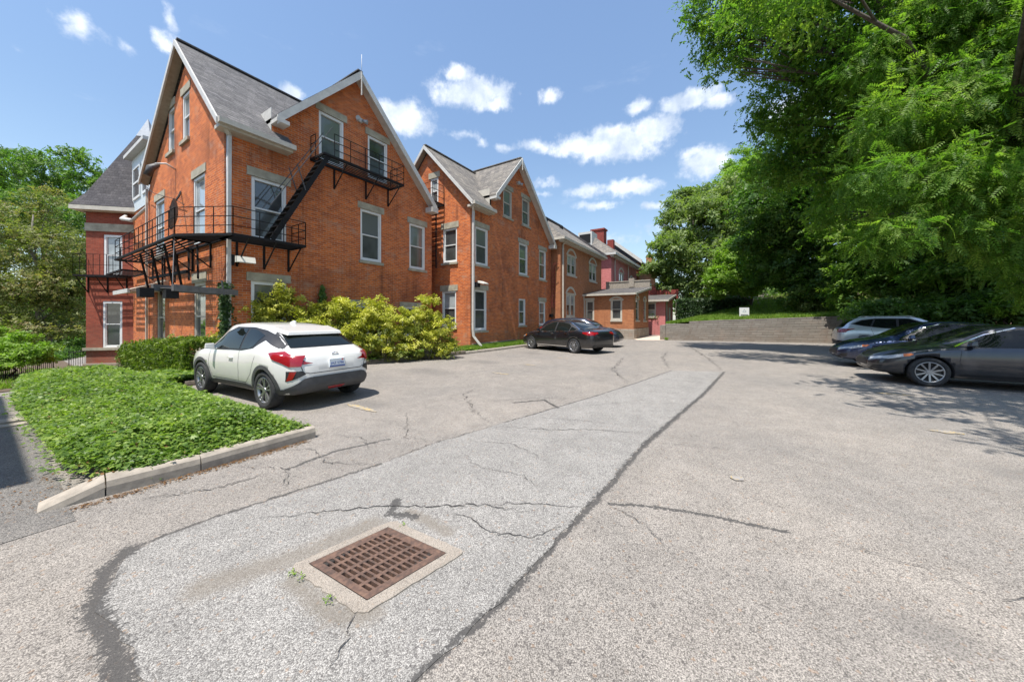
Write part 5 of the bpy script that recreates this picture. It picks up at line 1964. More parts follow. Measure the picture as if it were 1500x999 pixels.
# under-storey shrubs
for i, (bl, mt, n_, sz, lab) in enumerate((
        (B((1180, 440, 25, .9), (1205, 425, 25.5, 1.0), (1225, 440, 24.5, .8), (1195, 450, 25, .6)), 'leaf_pale', 1500, .34, 'pale large-leaved shrub at the back of the sloping lawn'),
        (B((1475, 452, 14.5, .5), (1495, 440, 14.5, .6), (1510, 460, 14.2, .5)), 'leaf_lime', 900, .26, 'light green shrub behind the dark grey sedan'),
        (B((957, 472, 32.5, .62), (957, 465, 32.5, .5)), 'leaf_mid', 1800, .16, 'round clipped green bush beside the annex walkway'))):
    b0 = bl[0][0]
    tree('shrub', lab, (b0.x, b0.y, max(0.0, b0.z - 1.0) if i < 2 else 0.0), bl, mt, n_, sz, CL2 if i != 2 else CL, r0=.04, cat='shrub', seed=30 + i, clump=.3, shell=.5)

# low growth along the foot of the bank behind the cars, and the bank itself
lowg = B((1270, 458, 18, .8), (1310, 462, 17, .8), (1350, 458, 17, .9), (1390, 462, 16, .8), (1430, 458, 15.5, .9), (1470, 464, 15, .8), (1520, 458, 14.5, 1.0), (1560, 470, 14, 1.0), (1330, 440, 19, 1.2), (1410, 438, 17, 1.2), (1500, 435, 16, 1.2))
P, A, Nn, R = blob_leaves(lowg, 7000, clump=.5, clump_n=20, shell=.3)
tag(leaf_object('undergrowth', None, 'leaf_deep', P, A, Nn, .3 * (.7 + .6 * RNG.random(len(P))), CL2, R), kind='stuff')
rows = []
for y in np.linspace(-8.6, -60, 26):
    xs_ = np.linspace(2, 75, 38)
    zz_ = hill_z(xs_, np.full_like(xs_, y)) + ground_z(xs_, np.full_like(xs_, y)) + .05 + .05 * np.sin(xs_ * 1.7 + y)
    rows.append([(x, y + .25 * math.sin(x * .9), z) for x, z in zip(xs_, zz_)])
mb = MB()
mb.grid(rows)
tag(mb.build('bank_soil', 'soil', recalc=False), kind='structure')

# trees on the left, beyond the garden
l1 = B((40, 262, 42, 3.2), (98, 250, 42, 2.8), (140, 280, 42, 2.2), (8, 245, 44, 2.2), (60, 310, 41, 3.6), (130, 322, 40, 2.9), (15, 335, 41, 3.2), (-60, 270, 42, 4), (-60, 350, 42, 4), (150, 370, 40, 2.5), (100, 380, 42, 3.4), (60, 440, 42, 3.4), (120, 450, 42, 3.4))
tree('broadleaf_tree', 'tall bright green tree farthest back on the left', tuple(at(70, 466, 43).xy) + (-1.0,), l1, 'leaf_mid', 17000, .5, CL, r0=.35, seed=21, clump=.6, group='trees on the left')
l2 = B((28, 330, 24, 1.9), (70, 365, 24, 2.1), (20, 410, 23, 2.3), (88, 425, 24, 1.9), (48, 460, 24, 2.1), (108, 478, 24, 1.4), (112, 400, 25, 1.2), (18, 495, 22, 1.5), (-60, 380, 23, 2.6), (-60, 460, 23, 2.2), (75, 300, 25, 1.1), (118, 440, 25, 1.0))
tree('olive_leaved_tree', 'olive and bronze leaved tree in front of the tall one on the left', tuple(at(60, 466, 24).xy) + (-1.0,), l2, 'leaf_olive', 14000, .24, CL2, r0=.2, seed=22, clump=.5, bark='bark_pale', group='trees on the left', shell=.35)
l4 = B((110, 470, 30, 2.2), (60, 510, 30, 1.9), (120, 505, 29, 1.3), (0, 480, 30, 2.6), (85, 440, 31, 2.2), (20, 520, 28, 1.4), (-60, 500, 28, 2))
tree('broadleaf_tree', 'dark shady tree filling the gap beside the turret', tuple(at(86, 466, 30).xy) + (-1.05,), l4, 'leaf_deep', 7000, .42, CL2, r0=.3, seed=23, clump=.6, group='trees on the left')
l5 = B((112, 522, 23, .9), (95, 530, 22, .8), (125, 515, 24, .9), (75, 528, 21, .7))
tree('shrub', 'dark low shrub in the shade between the garden fence and the turret', tuple(at(105, 466, 23).xy) + (-1.0,), l5, 'leaf_deep', 1600, .24, CL2, r0=.05, cat='shrub', seed=25, clump=.35, shell=.3)
l3 = B((18, 505, 14.6, .62), (52, 515, 14.6, .5), (0, 528, 14.4, .55), (35, 530, 14.4, .45), (-45, 500, 14.6, .9), (-40, 535, 14.4, .7), (62, 524, 14.6, .3))
tree('shrub', 'lime green layered bush behind the iron fence on the far left', tuple(at(15, 466, 14.8).xy) + (-.9,), l3, 'leaf_lime', 4200, .2, CL2, r0=.05, cat='shrub', seed=24, clump=.32, flat=.35, shell=.4)

# yellow-green bushes along the back wall of the first house
yb = [
    ('yellow-green bush between the white car and the corner downspout', B((352, 462, 10.6, .42), (368, 444, 10.8, .34), (338, 490, 10.3, .36), (372, 458, 10.7, .42), (325, 505, 10.2, .3))),
    ('tallest yellow-green bush, rising over the roof of the white car', B((402, 436, 10.9, .5), (380, 440, 10.9, .4), (415, 424, 11.0, .3), (425, 452, 11.1, .5), (392, 465, 10.8, .5), (440, 478, 11.0, .55), (457, 462, 11.3, .42), (462, 485, 11.2, .48), (418, 490, 10.8, .5))),
    ('yellow-green bush just right of the tail of the white car', B((500, 452, 11.8, .5), (478, 468, 11.5, .5), (520, 478, 11.8, .55), (492, 495, 11.6, .55), (525, 505, 11.7, .4))),
    ('broad yellow-green bush in the middle of the bed', B((545, 455, 12.3, .55), (570, 470, 12.4, .6), (548, 490, 12.1, .6), (585, 500, 12.4, .55), (562, 512, 12.2, .4))),
    ('yellow-green bush nearest the second house', B((625, 455, 13.2, .6), (600, 470, 12.9, .6), (645, 482, 13.3, .58), (615, 498, 13.0, .6), (655, 508, 13.3, .4), (635, 515, 13.1, .4))),
]
for i, (lab, bl) in enumerate(yb):
    c0 = sum((b[0] for b in bl), Vector()) / len(bl)
    root = tree('yellow_bush', lab, (c0.x, c0.y, .08), bl, 'leaf_yellow', 2600, .135, CL2, r0=.035, cat='bush', group='yellow-green bushes along the first house', seed=40 + i, clump=.17, shell=.35, bark='bark_pale', clump_n=20)
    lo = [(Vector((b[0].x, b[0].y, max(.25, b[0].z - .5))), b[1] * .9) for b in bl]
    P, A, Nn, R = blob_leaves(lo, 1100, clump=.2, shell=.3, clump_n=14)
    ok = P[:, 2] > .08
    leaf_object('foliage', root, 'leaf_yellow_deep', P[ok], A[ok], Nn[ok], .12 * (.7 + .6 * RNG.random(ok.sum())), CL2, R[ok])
    mb = MB()
    rr = random.Random(i)
    for _ in range(26):
        a0 = rr.uniform(0, 6.28)
        e = Vector((c0.x + math.cos(a0) * rr.uniform(.2, .7), c0.y + math.sin(a0) * rr.uniform(.2, .55), rr.uniform(.5, 1.2)))
        mb.tube([(c0.x + math.cos(a0) * .2, c0.y + math.sin(a0) * .2, .05), ((c0.x + e.x) / 2 + rr.gauss(0, .06), (c0.y + e.y) / 2, e.z * .55), e], [.014, .01, .004], 4)
    mb.build('stems', 'bark_pale', root, recalc=False)

# clipped hedge in front of the end wall
hp0, hp1 = Vector((2.88, 16.1, 0)), Vector((3.36, 11.9, 0))
hd = empty('clipped_hedge', (2.7, 14.2, 0), 'boxy clipped hedge below the end wall of the first house', 'hedge')
n_ = 7500
u_ = RNG.random(n_)
u_ = np.where(RNG.random(n_) < .12, np.round(u_) + .01 * RNG.normal(size=n_), u_)
v_ = RNG.random(n_)
side = RNG.random(n_)
dl_ = (hp1 - hp0)
dn = Vector((dl_.y, -dl_.x, 0)).normalized() * -1
wv = np.where(side < .38, -.42 + .06 * RNG.normal(size=n_), np.where(side < .5, .42, (v_ - .5) * .9))
zv = np.where(side < .5, .05 + RNG.random(n_) * .85, .92 + .05 * RNG.normal(size=n_)) + .05 * np.sin(u_ * 26) + .04 * np.sin(u_ * 61)
P = np.array(hp0)[None] + u_[:, None] * np.array(dl_)[None] + wv[:, None] * np.array(dn)[None]
P[:, 2] = zv + ground_z(P[:, 0], P[:, 1])
side_n = np.where((side < .5)[:, None], np.sign(wv)[:, None] * np.array(dn)[None], np.array([[0, 0, 1.]]))
A = RNG.normal(size=(n_, 3)) * .6 + side_n * .5 + np.array([0, 0, .3])
leaf_object('foliage', hd, 'leaf_hedge', P, A, side_n + RNG.normal(size=(n_, 3)) * .5, .085 * (.7 + .6 * RNG.random(n_)), CL)
mb = MB()
mb.hexa([tuple(hp0 - dn * .25 + Vector((0, 0, -.3))), tuple(hp1 - dn * .25 - dl_ * .06), tuple(hp1 + dn * .25 - dl_ * .06), tuple(hp0 + dn * .25 + Vector((0, 0, -.3)))],
        [tuple(hp0 - dn * .2 + Vector((0, 0, .5))), tuple(hp1 - dn * .2 - dl_ * .06 + Vector((0, 0, .6))), tuple(hp1 + dn * .2 - dl_ * .06 + Vector((0, 0, .6))), tuple(hp0 + dn * .2 + Vector((0, 0, .5)))])
mb.build('twigs', 'soil', hd)

# ---------------------------------------------------------------- ivy ground cover on the island
isl = [(.46, 5.9), (.56, 5.2), (.70, 4.86), (.95, 4.72), (2.34, 4.70), (2.38, 8.0), (2.30, 11.0), (2.55, 13.0), (2.6, 17.5), (2.2, 22.0), (1.0, 22.0), (.6, 15.0), (.36, 11.0), (.42, 8.0)]


def inside(px, py, poly):
    c = np.zeros(len(px), bool)
    j = len(poly) - 1
    for i in range(len(poly)):
        xi, yi = poly[i]
        xj, yj = poly[j]
        hit = ((yi > py) != (yj > py)) & (px < (xj - xi) * (py - yi) / (yj - yi + 1e-9) + xi)
        c ^= hit
        j = i
    return c


def bump(x, y):
    return .5 * np.sin(x * 5.1 + 1.3 * np.sin(y * 2.3)) * np.sin(y * 3.7 + x) + .3 * np.sin(x * 11 + y * 7) * np.sin(y * 9.3 - x * 4) + .2 * np.sin(y * 1.4)


def island_z(x, y):
    e = np.minimum(np.minimum((x - .22) / .75, (2.5 - x) / .7), (y - 4.5) / 1.1)
    return ground_z(x, y) + .09 + .23 * smoothstep(0, 1, e) + .085 * bump(x, y) * smoothstep(0, 1, e)


rows = []
for yy in np.linspace(4.82, 22, 70):
    xx = np.linspace(.50 + .16 * max(0.0, min(1.0, 6.5 - yy)), 2.36, 22)
    rows.append([(x, yy, z - .07) for x, z in zip(xx, island_z(xx, np.full_like(xx, yy)))])
mb = MB()
mb.grid(rows)
mb.grid([[(p[0], p[1], -1.4 if p[1] > 12 else -.2) for p in [r[0] for r in rows]], [r[0] for r in rows]])
mb.grid([[r[-1] for r in rows], [(p[0], p[1], -1.4 if p[1] > 12 else -.2) for p in [r[-1] for r in rows]]])
tag(mb.build('island_soil', 'soil', recalc=False), kind='structure')
n_ = 95000
yy = 4.66 + (22 - 4.66) * RNG.random(n_ * 2) ** 1.9
xx = .16 + 2.32 * RNG.random(n_ * 2)
ok = inside(xx, yy, isl) | ((RNG.random(n_ * 2) < .35) & inside(xx + RNG.normal(0, .07, n_ * 2), yy + RNG.normal(0, .05, n_ * 2), isl))
xx, yy = xx[ok][:n_], yy[ok][:n_]
n_ = len(xx)
lay = RNG.random(n_)
zz = island_z(xx, yy) - .06 + .12 * lay ** 1.3 + .015 * RNG.normal(size=n_)
P = np.stack([xx, yy, zz], 1)
th = RNG.random(n_) * 6.283
A = np.stack([np.cos(th), np.sin(th), RNG.normal(-.1, .3, n_)], 1)
Nn = np.stack([RNG.normal(0, .6, n_), RNG.normal(0, .6, n_), np.ones(n_)], 1)
tone = np.clip(.5 + .28 * bump(xx * .9, yy * .8) + RNG.normal(0, .24, n_), 0, 1)
sz = (.022 + .045 * RNG.random(n_) ** 1.7) * (1 + .03 * np.clip(yy - 6, 0, 12))
tag(leaf_object('ivy_ground_cover', None, 'leaf_ivy', P, A, Nn, sz, tpl_ivy(), tone), kind='stuff')
n_ = 900
yy = 4.8 + 9 * RNG.random(n_) ** 1.7
xx = .5 + 1.8 * RNG.random(n_)
th = RNG.random(n_) * 6.283
P = np.stack([xx, yy, island_z(xx, yy) - .01 + .05 * RNG.random(n_)], 1)
tag(leaf_object('dead_leaves', None, 'leaf_litter', P, np.stack([np.cos(th), np.sin(th), RNG.normal(0, .3, n_)], 1), np.stack([RNG.normal(0, .4, n_), RNG.normal(0, .4, n_), np.ones(n_)], 1),
                .02 + .03 * RNG.random(n_), tpl_single()), kind='stuff')
# ivy creeping under the hedge and along the kerb behind the car
n_ = 9000
xx = 2.3 + 1.9 * RNG.random(n_)
yy = 10.7 + 1.9 * RNG.random(n_)
P = np.stack([xx, yy, .12 + .12 * RNG.random(n_)], 1)
th = RNG.random(n_) * 6.283
tag(leaf_object('ivy_edging', None, 'leaf_ivy', P, np.stack([np.cos(th), np.sin(th), RNG.normal(0, .3, n_)], 1), np.stack([RNG.normal(0, .4, n_), RNG.normal(0, .4, n_), np.ones(n_)], 1),
                .07 + .04 * RNG.random(n_), tpl_ivy()), kind='stuff')
n_ = 7000
xx = 4.2 + 8.2 * RNG.random(n_)
yy = 10.75 - (xx - 4.1) * .12 + 1.5 * RNG.random(n_) ** 1.4
P = np.stack([xx, yy, .12 + .10 * RNG.random(n_)], 1)
th = RNG.random(n_) * 6.283
tag(leaf_object('bed_ground_cover', None, 'leaf_ivy', P, np.stack([np.cos(th), np.sin(th), RNG.normal(0, .3, n_)], 1), np.stack([RNG.normal(0, .4, n_), RNG.normal(0, .4, n_), np.ones(n_)], 1),
                .07 + .05 * RNG.random(n_), tpl_ivy()), kind='stuff')


def grass(name, xx, yy, zz, size):
    n_ = len(xx)
    th = RNG.random(n_) * 6.283
    A = np.stack([np.cos(th), np.sin(th), np.zeros(n_)], 1)
    Nn = np.stack([RNG.normal(0, .3, n_), RNG.normal(0, .3, n_), np.ones(n_)], 1)
    return tag(leaf_object(name, None, 'leaf_grass', np.stack([xx, yy, zz], 1), A, Nn, size * (.6 + .8 * RNG.random(n_)), tpl_blade()), kind='stuff')


n_ = 16000
xx = 11.6 + 9.9 * RNG.random(n_)
f_ = RNG.random(n_)
yy = (9.86 - (xx - 11.5) * .03) + f_ * .85
grass('lawn_grass', xx, yy, .1 + .06 * f_, .13)
# lawn above the wall
LR = np.array([[tuple(q) for q in r] for r in LAWN_ROWS])
n_ = 30000
fi = RNG.random(n_) ** 1.3 * (LR.shape[0] - 1.001)
fj = RNG.random(n_) * (LR.shape[1] - 1.001)
i0, j0 = fi.astype(int), fj.astype(int)
a_, b_2 = (fi - i0)[:, None], (fj - j0)[:, None]
P = LR[i0, j0] * (1 - a_) * (1 - b_2) + LR[i0 + 1, j0] * a_ * (1 - b_2) + LR[i0, j0 + 1] * (1 - a_) * b_2 + LR[i0 + 1, j0 + 1] * a_ * b_2
grass('bank_grass', P[:, 0], P[:, 1], P[:, 2], .2)
n_ = 9000
xx = -9 + 11.8 * RNG.random(n_)
yy = 14.5 + 15 * RNG.random(n_)
grass('garden_grass', xx, yy, ground_z(xx, yy), .17)
n_ = 2500
t_ = RNG.random(n_)
grass('walkside_grass', 26.5 + 8 * t_, 3.7 - .5 * RNG.random(n_) * 0 - .0 * t_ + RNG.random(n_) * .55 * (t_ * .4 + .3), np.full(n_, .02), .16)

# ivy on the garden wall and climbing plants on the houses
iv = empty('wall_ivy', tuple(at(1045, 466, 33.5)), 'dark ivy covering the old garden wall', 'ivy')
n_ = 5200
u_ = RNG.random(n_)
P = np.array(g0)[None] + u_[:, None] * (np.array(g1) - np.array(g0))[None]
P[:, 2] = RNG.random(n_) * 3.5
P[:, 0] -= .08 + .25 * RNG.random(n_)
A = RNG.normal(size=(n_, 3)) + np.array([0, 0, -.8])
leaf_object('foliage', iv, 'leaf_dark_ivy', P, A, np.array([[-.8, -.3, .5]]) + RNG.normal(size=(n_, 3)) * .4, .3 * (.6 + .6 * RNG.random(n_)), CL2)
for (x, y, z0, z1, w_, n_, lab, pr) in ((3.84, 12.2, .6, 2.6, .16, 1500, 'dark ivy climbing the corner by the downspout', 'leaf_dark_ivy'), (6.62, 12.24, 1.2, 2.75, .14, 900, 'narrow green creeper on the back wall of the first house', 'leaf_mid')):
    iv = empty('climbing_ivy', (x, y, z0), lab, 'ivy', 'ivy on the brick walls')
    zz = z0 + (z1 - z0) * RNG.random(n_)
    P = np.stack([x + RNG.normal(0, w_, n_) * (1.1 - (zz - z0) / (z1 - z0)), y - .10 * RNG.random(n_), zz], 1)
    if x < 4:
        P[:, 0] = x - .02 + np.abs(RNG.normal(0, .10, n_)) - .08
        P[:, 1] = y - .06 + RNG.normal(0, .10, n_)
    A = RNG.normal(size=(n_, 3)) * .6 + np.array([0, 0, -.7])
    leaf_object('foliage', iv, pr, P, A, np.array([[-.2, -1, .4]]) + RNG.normal(size=(n_, 3)) * .3, .075 * (.6 + .8 * RNG.random(n_)), tpl_ivy())

# leaf litter and weeds
n_ = 1500
k_ = RNG.random(n_)
xx = np.where(k_ < .86, .4 + 1.9 * RNG.random(n_), .1 + .45 * RNG.random(n_))
yy = np.where(k_ < .86, 4.60 - np.abs(RNG.normal(0, .05, n_)), 4.85 + 1.0 * RNG.random(n_))
th = RNG.random(n_) * 6.283
tag(leaf_object('leaf_litter', None, 'leaf_litter', np.stack([xx, yy, np.full(n_, .008) + .008 * RNG.random(n_)], 1), np.stack([np.cos(th), np.sin(th), .1 * RNG.normal(size=n_)], 1),
                np.stack([RNG.normal(0, .2, n_), RNG.normal(0, .2, n_), np.ones(n_)], 1), .010 + .022 * RNG.random(n_) ** 2, tpl_single()), kind='stuff')
for i, (px, py, lab) in enumerate(((430, 843, 'tiny weed sprouting at the left corner of the drain collar'), (441, 849, 'small weed beside the left edge of the drain collar'),
                                   (481, 881, 'weed tuft below the lower left side of the drain collar'), (592, 771, 'tiny weed at the far corner of the drain grate'))):
    d_ = 500 * CAM_H / (py - 466)
    c_ = at(px, py, d_)
    n_ = 16 if i != 3 else 7
    P = np.stack([c_.x + RNG.normal(0, .014, n_), c_.y + RNG.normal(0, .014, n_), .012 + .02 * RNG.random(n_)], 1)
    th = RNG.random(n_) * 6.283
    o = leaf_object('weed', None, 'leaf_grass', P, np.stack([np.cos(th), np.sin(th), .4 + 0 * th], 1), np.stack([RNG.normal(0, .3, n_), RNG.normal(0, .3, n_), np.ones(n_)], 1), .012 + .008 * RNG.random(n_), tpl_single())
    tag(o, lab, 'weed', 'weeds by the storm drain')
# ---------------------------------------------------------------- parked cars


def paint(name, col, metal=0.35, rough=0.32):
    m, t, p = newmat(name)
    p.inputs['Base Color'].default_value = (*col, 1)
    p.inputs['Metallic'].default_value = metal
    p.inputs['Roughness'].default_value = rough
    p.inputs['Coat Weight'].default_value = 1.0
    p.inputs['Coat Roughness'].default_value = 0.03
    geo = t.node('ShaderNodeNewGeometry')
    s = t.node('ShaderNodeSeparateXYZ')
    t.link(geo.outputs['Position'], s.inputs[0])
    dirt = t.math('MULTIPLY', t.smooth(s.outputs[2], 0.15, 0.75, 0.5, 0.0), t.noise(geo.outputs['Position'], 7.0, 5, 0.7))
    t.link(t.mix(dirt, (*col, 1), (0.17, 0.15, 0.125, 1)), p.inputs['Base Color'])
    return m


paint('paint_white', (0.70, 0.69, 0.655), 0.0, 0.3)
paint('paint_black', (0.010, 0.011, 0.014), 0.3)
paint('paint_navy', (0.012, 0.016, 0.034), 0.4)
paint('paint_blue', (0.012, 0.028, 0.085), 0.5)
paint('paint_silver', (0.62, 0.67, 0.71), 0.55, 0.3)
paint('paint_graphite', (0.026, 0.029, 0.038), 0.45, 0.28)
simple('car_glass', (0.008, 0.011, 0.010), 0.02, spec=0.35)
simple('trim_black', (0.022, 0.022, 0.024), 0.5, var=0.2)
simple('cladding', (0.062, 0.062, 0.064), 0.6, var=0.2)
simple('tyre', (0.028, 0.028, 0.029), 0.85, var=0.35, vscale=20)
simple('rim_metal', (0.36, 0.36, 0.37), 0.35, metal=0.8)
simple('rim_dark', (0.03, 0.03, 0.032), 0.4, metal=0.3)
simple('chrome', (0.75, 0.75, 0.76), 0.12, metal=1.0)
simple('lamp_red', (0.26, 0.006, 0.010), 0.15, coat=0.6)
simple('lamp_amber', (0.55, 0.14, 0.015), 0.2, coat=0.5)
simple('lamp_clear', (0.36, 0.37, 0.38), 0.15, coat=1.0)
simple('plate_white', (0.72, 0.76, 0.78), 0.4)
simple('plate_blue', (0.04, 0.09, 0.32), 0.4)
simple('plate_red', (0.6, 0.05, 0.05), 0.4)
simple('seat_cloth', (0.035, 0.035, 0.04), 0.9)


def pchip(x, xs, ys):
    xs, ys = np.array(xs, float), np.array(ys, float)
    h = np.diff(xs)
    d = np.diff(ys) / h
    m = np.zeros(len(xs))
    m[0], m[-1] = d[0], d[-1]
    for i in range(1, len(xs) - 1):
        if d[i - 1] * d[i] > 0:
            w1, w2 = 2 * h[i] + h[i - 1], h[i] + 2 * h[i - 1]
            m[i] = (w1 + w2) / (w1 / d[i - 1] + w2 / d[i])
    i = int(np.clip(np.searchsorted(xs, x) - 1, 0, len(xs) - 2))
    t = (x - xs[i]) / h[i]
    return ((2 * t**3 - 3 * t**2 + 1) * ys[i] + (t**3 - 2 * t**2 + t) * h[i] * m[i] + (-2 * t**3 + 3 * t**2) * ys[i + 1] + (t**3 - t**2) * h[i] * m[i + 1])


def car_body(st):
    """loft along x from stations (x, bottom, belt, top, half width at belt, half width at top)"""
    st = sorted(st)
    X = [s[0] for s in st]
    xs = sorted(set([round(v, 4) for v in np.linspace(X[0], X[-1], 84)] + X))
    rings = []
    for x in xs:
        zb, zs, zt, wb, wt = [pchip(x, X, [s[k] for s in st]) for k in range(1, 6)]
        h = zt - zs
        H = zs - zb
        half = [(wb * .80, zb), (wb * .92, zb + .03), (wb * .972, zb + .18 * H), (wb * .99, zb + .36 * H), (wb, zb + .55 * H), (wb * .998, zb + .72 * H), (wb * .985, zb + .88 * H), (wb * .965, zs)]
        c = min(.09, .45 * h)
        for f in (.25, .5, .75):
            half.append((wb * .965 + (wt + .012 - wb * .965) * f + .02 * math.sin(math.pi * f) * min(1, h / .3), zs + (h - c) * f))
        half += [(wt + .012, zt - c), (wt - .012, zt - c * .55), (wt - .06, zt - c * .25), (wt * .72, zt - c * .05), (wt * .4, zt + .004)]
        ring = [(x, 0, zb)] + [(x, y, z) for y, z in half] + [(x, 0, zt + .008)] + [(x, -y, z) for y, z in reversed(half)]
        rings.append(ring)
    mb = MB()
    n = len(rings[0])
    for r in rings:
        mb.v += r
    for i in range(len(rings) - 1):
        for k in range(n):
            k2 = (k + 1) % n
            mb.f.append((i * n + k, i * n + k2, (i + 1) * n + k2, (i + 1) * n + k))
            mb.m.append(0)
            mb.s.append(True)
    mb.f.append(tuple(range(n)))
    mb.f.append(tuple((len(rings) - 1) * n + k for k in range(n))[::-1])
    mb.m += [0, 0]
    mb.s += [True, True]
    return mb


class Skin:
    def __init__(self, mb):
        self.t = BVHTree.FromPolygons([Vector(v) for v in mb.v], mb.f)

    def patch(self, out, poly, axis, sgn, off, step=.05):
        """a polygon drawn in elevation, wrapped onto the body.  axis y: (x, z); x: (y, z); z: (x, y)"""
        us = [p[0] for p in poly]
        vs = [p[1] for p in poly]
        cells = cut2d(poly, [], np.arange(min(us) + step / 2, max(us), step), np.arange(min(vs) + step / 2, max(vs), step))
        cache = {}
        for c in cells:
            q = []
            for u, v in c:
                key = (round(u, 4), round(v, 4))
                if key not in cache:
                    if axis == 'y':
                        o, d = Vector((u, 4 * sgn, v)), Vector((0, -sgn, 0))
                    elif axis == 'x':
                        o, d = Vector((5 * sgn, u, v)), Vector((-sgn, 0, 0))
                    else:
                        o, d = Vector((u, v, 5 * sgn)), Vector((0, 0, -sgn))
                    h = self.t.ray_cast(o, d)
                    cache[key] = None if h[0] is None else h[0] - d * off * .6 + (h[1] if h[1].dot(d) < 0 else -h[1]) * off * .4
                q.append(cache[key])
            if all(x is not None for x in q):
                out.poly(q, True)

    def side(self, x, z, sgn):
        h = self.t.ray_cast(Vector((x, 4 * sgn, z)), Vector((0, -sgn, 0)))
        return h[0] if h[0] is not None else Vector((x, .8 * sgn, z))


def arch_poly(cx, cz, r0, r1, a0=-8, a1=188, n=22):
    A = [math.radians(a0 + (a1 - a0) * i / n) for i in range(n + 1)]
    return [(cx + r1 * math.cos(a), cz + r1 * math.sin(a)) for a in A] + [(cx + r0 * math.cos(a), cz + r0 * math.sin(a)) for a in reversed(A)]


def wheel(root, cx, cy, R, sgn, w=.215, spokes=10, rim=.7, pair=True, dark=True, twist=0.0):
    mb = MB()
    prof = [(R * rim, .02), (R * (rim + .04), -.004), (R * .86, -.012), (R * .95, 0.0), (R * .985, .03), (R, .07), (R, w - .07), (R * .985, w - .03), (R * .9, w), (R * rim, w - .02)]
    rows = []
    for k in range(37):
        th = 2 * math.pi * k / 36
        rows.append([(cx + r * math.cos(th), cy - sgn * d, R + r * math.sin(th)) for r, d in prof])
    mb.grid(rows)
    ty = mb.build('wheel', 'tyre', root, local=True)
    mb = MB()
    mb.cur = 1
    rows = []
    for k in range(37):
        th = 2 * math.pi * k / 36
        rows.append([(cx + r * math.cos(th), cy - sgn * d, R + r * math.sin(th)) for r, d in ((R * rim, .07), (R * .3, .085), (.001, .085))])
    mb.grid(rows)
    mb.cur = 0
    rows = []
    for k in range(37):
        th = 2 * math.pi * k / 36
        rows.append([(cx + r * math.cos(th), cy - sgn * d, R + r * math.sin(th)) for r, d in ((R * (rim + .015), .022), (R * (rim + .01), .002), (R * (rim - .05), .004), (R * (rim - .06), .06))])
    mb.grid(rows)
    for k in range(spokes):
        th = 2 * math.pi * k / spokes + .3
        offs = (0,) if not pair else (-.20, .20)
        for o in offs:
            t0, t1 = th + o * .3, th + o + twist
            r0, r1 = R * .12, R * (rim - .03)
            p0 = Vector((cx + r0 * math.cos(t0), cy - sgn * .03, R + r0 * math.sin(t0)))
            p1 = Vector((cx + r1 * math.cos(t1), cy - sgn * .012, R + r1 * math.sin(t1)))
            mb.bar(p0, p1, .032 if not pair else .026, .022, up=(0, 1, 0))
    mb.tube([(cx, cy - sgn * .05, R), (cx, cy - sgn * .006, R)], [R * .17, R * .14], 16)
    mb.build('rim', ['rim_metal', 'rim_dark' if dark else 'rim_metal'], ty, local=True)


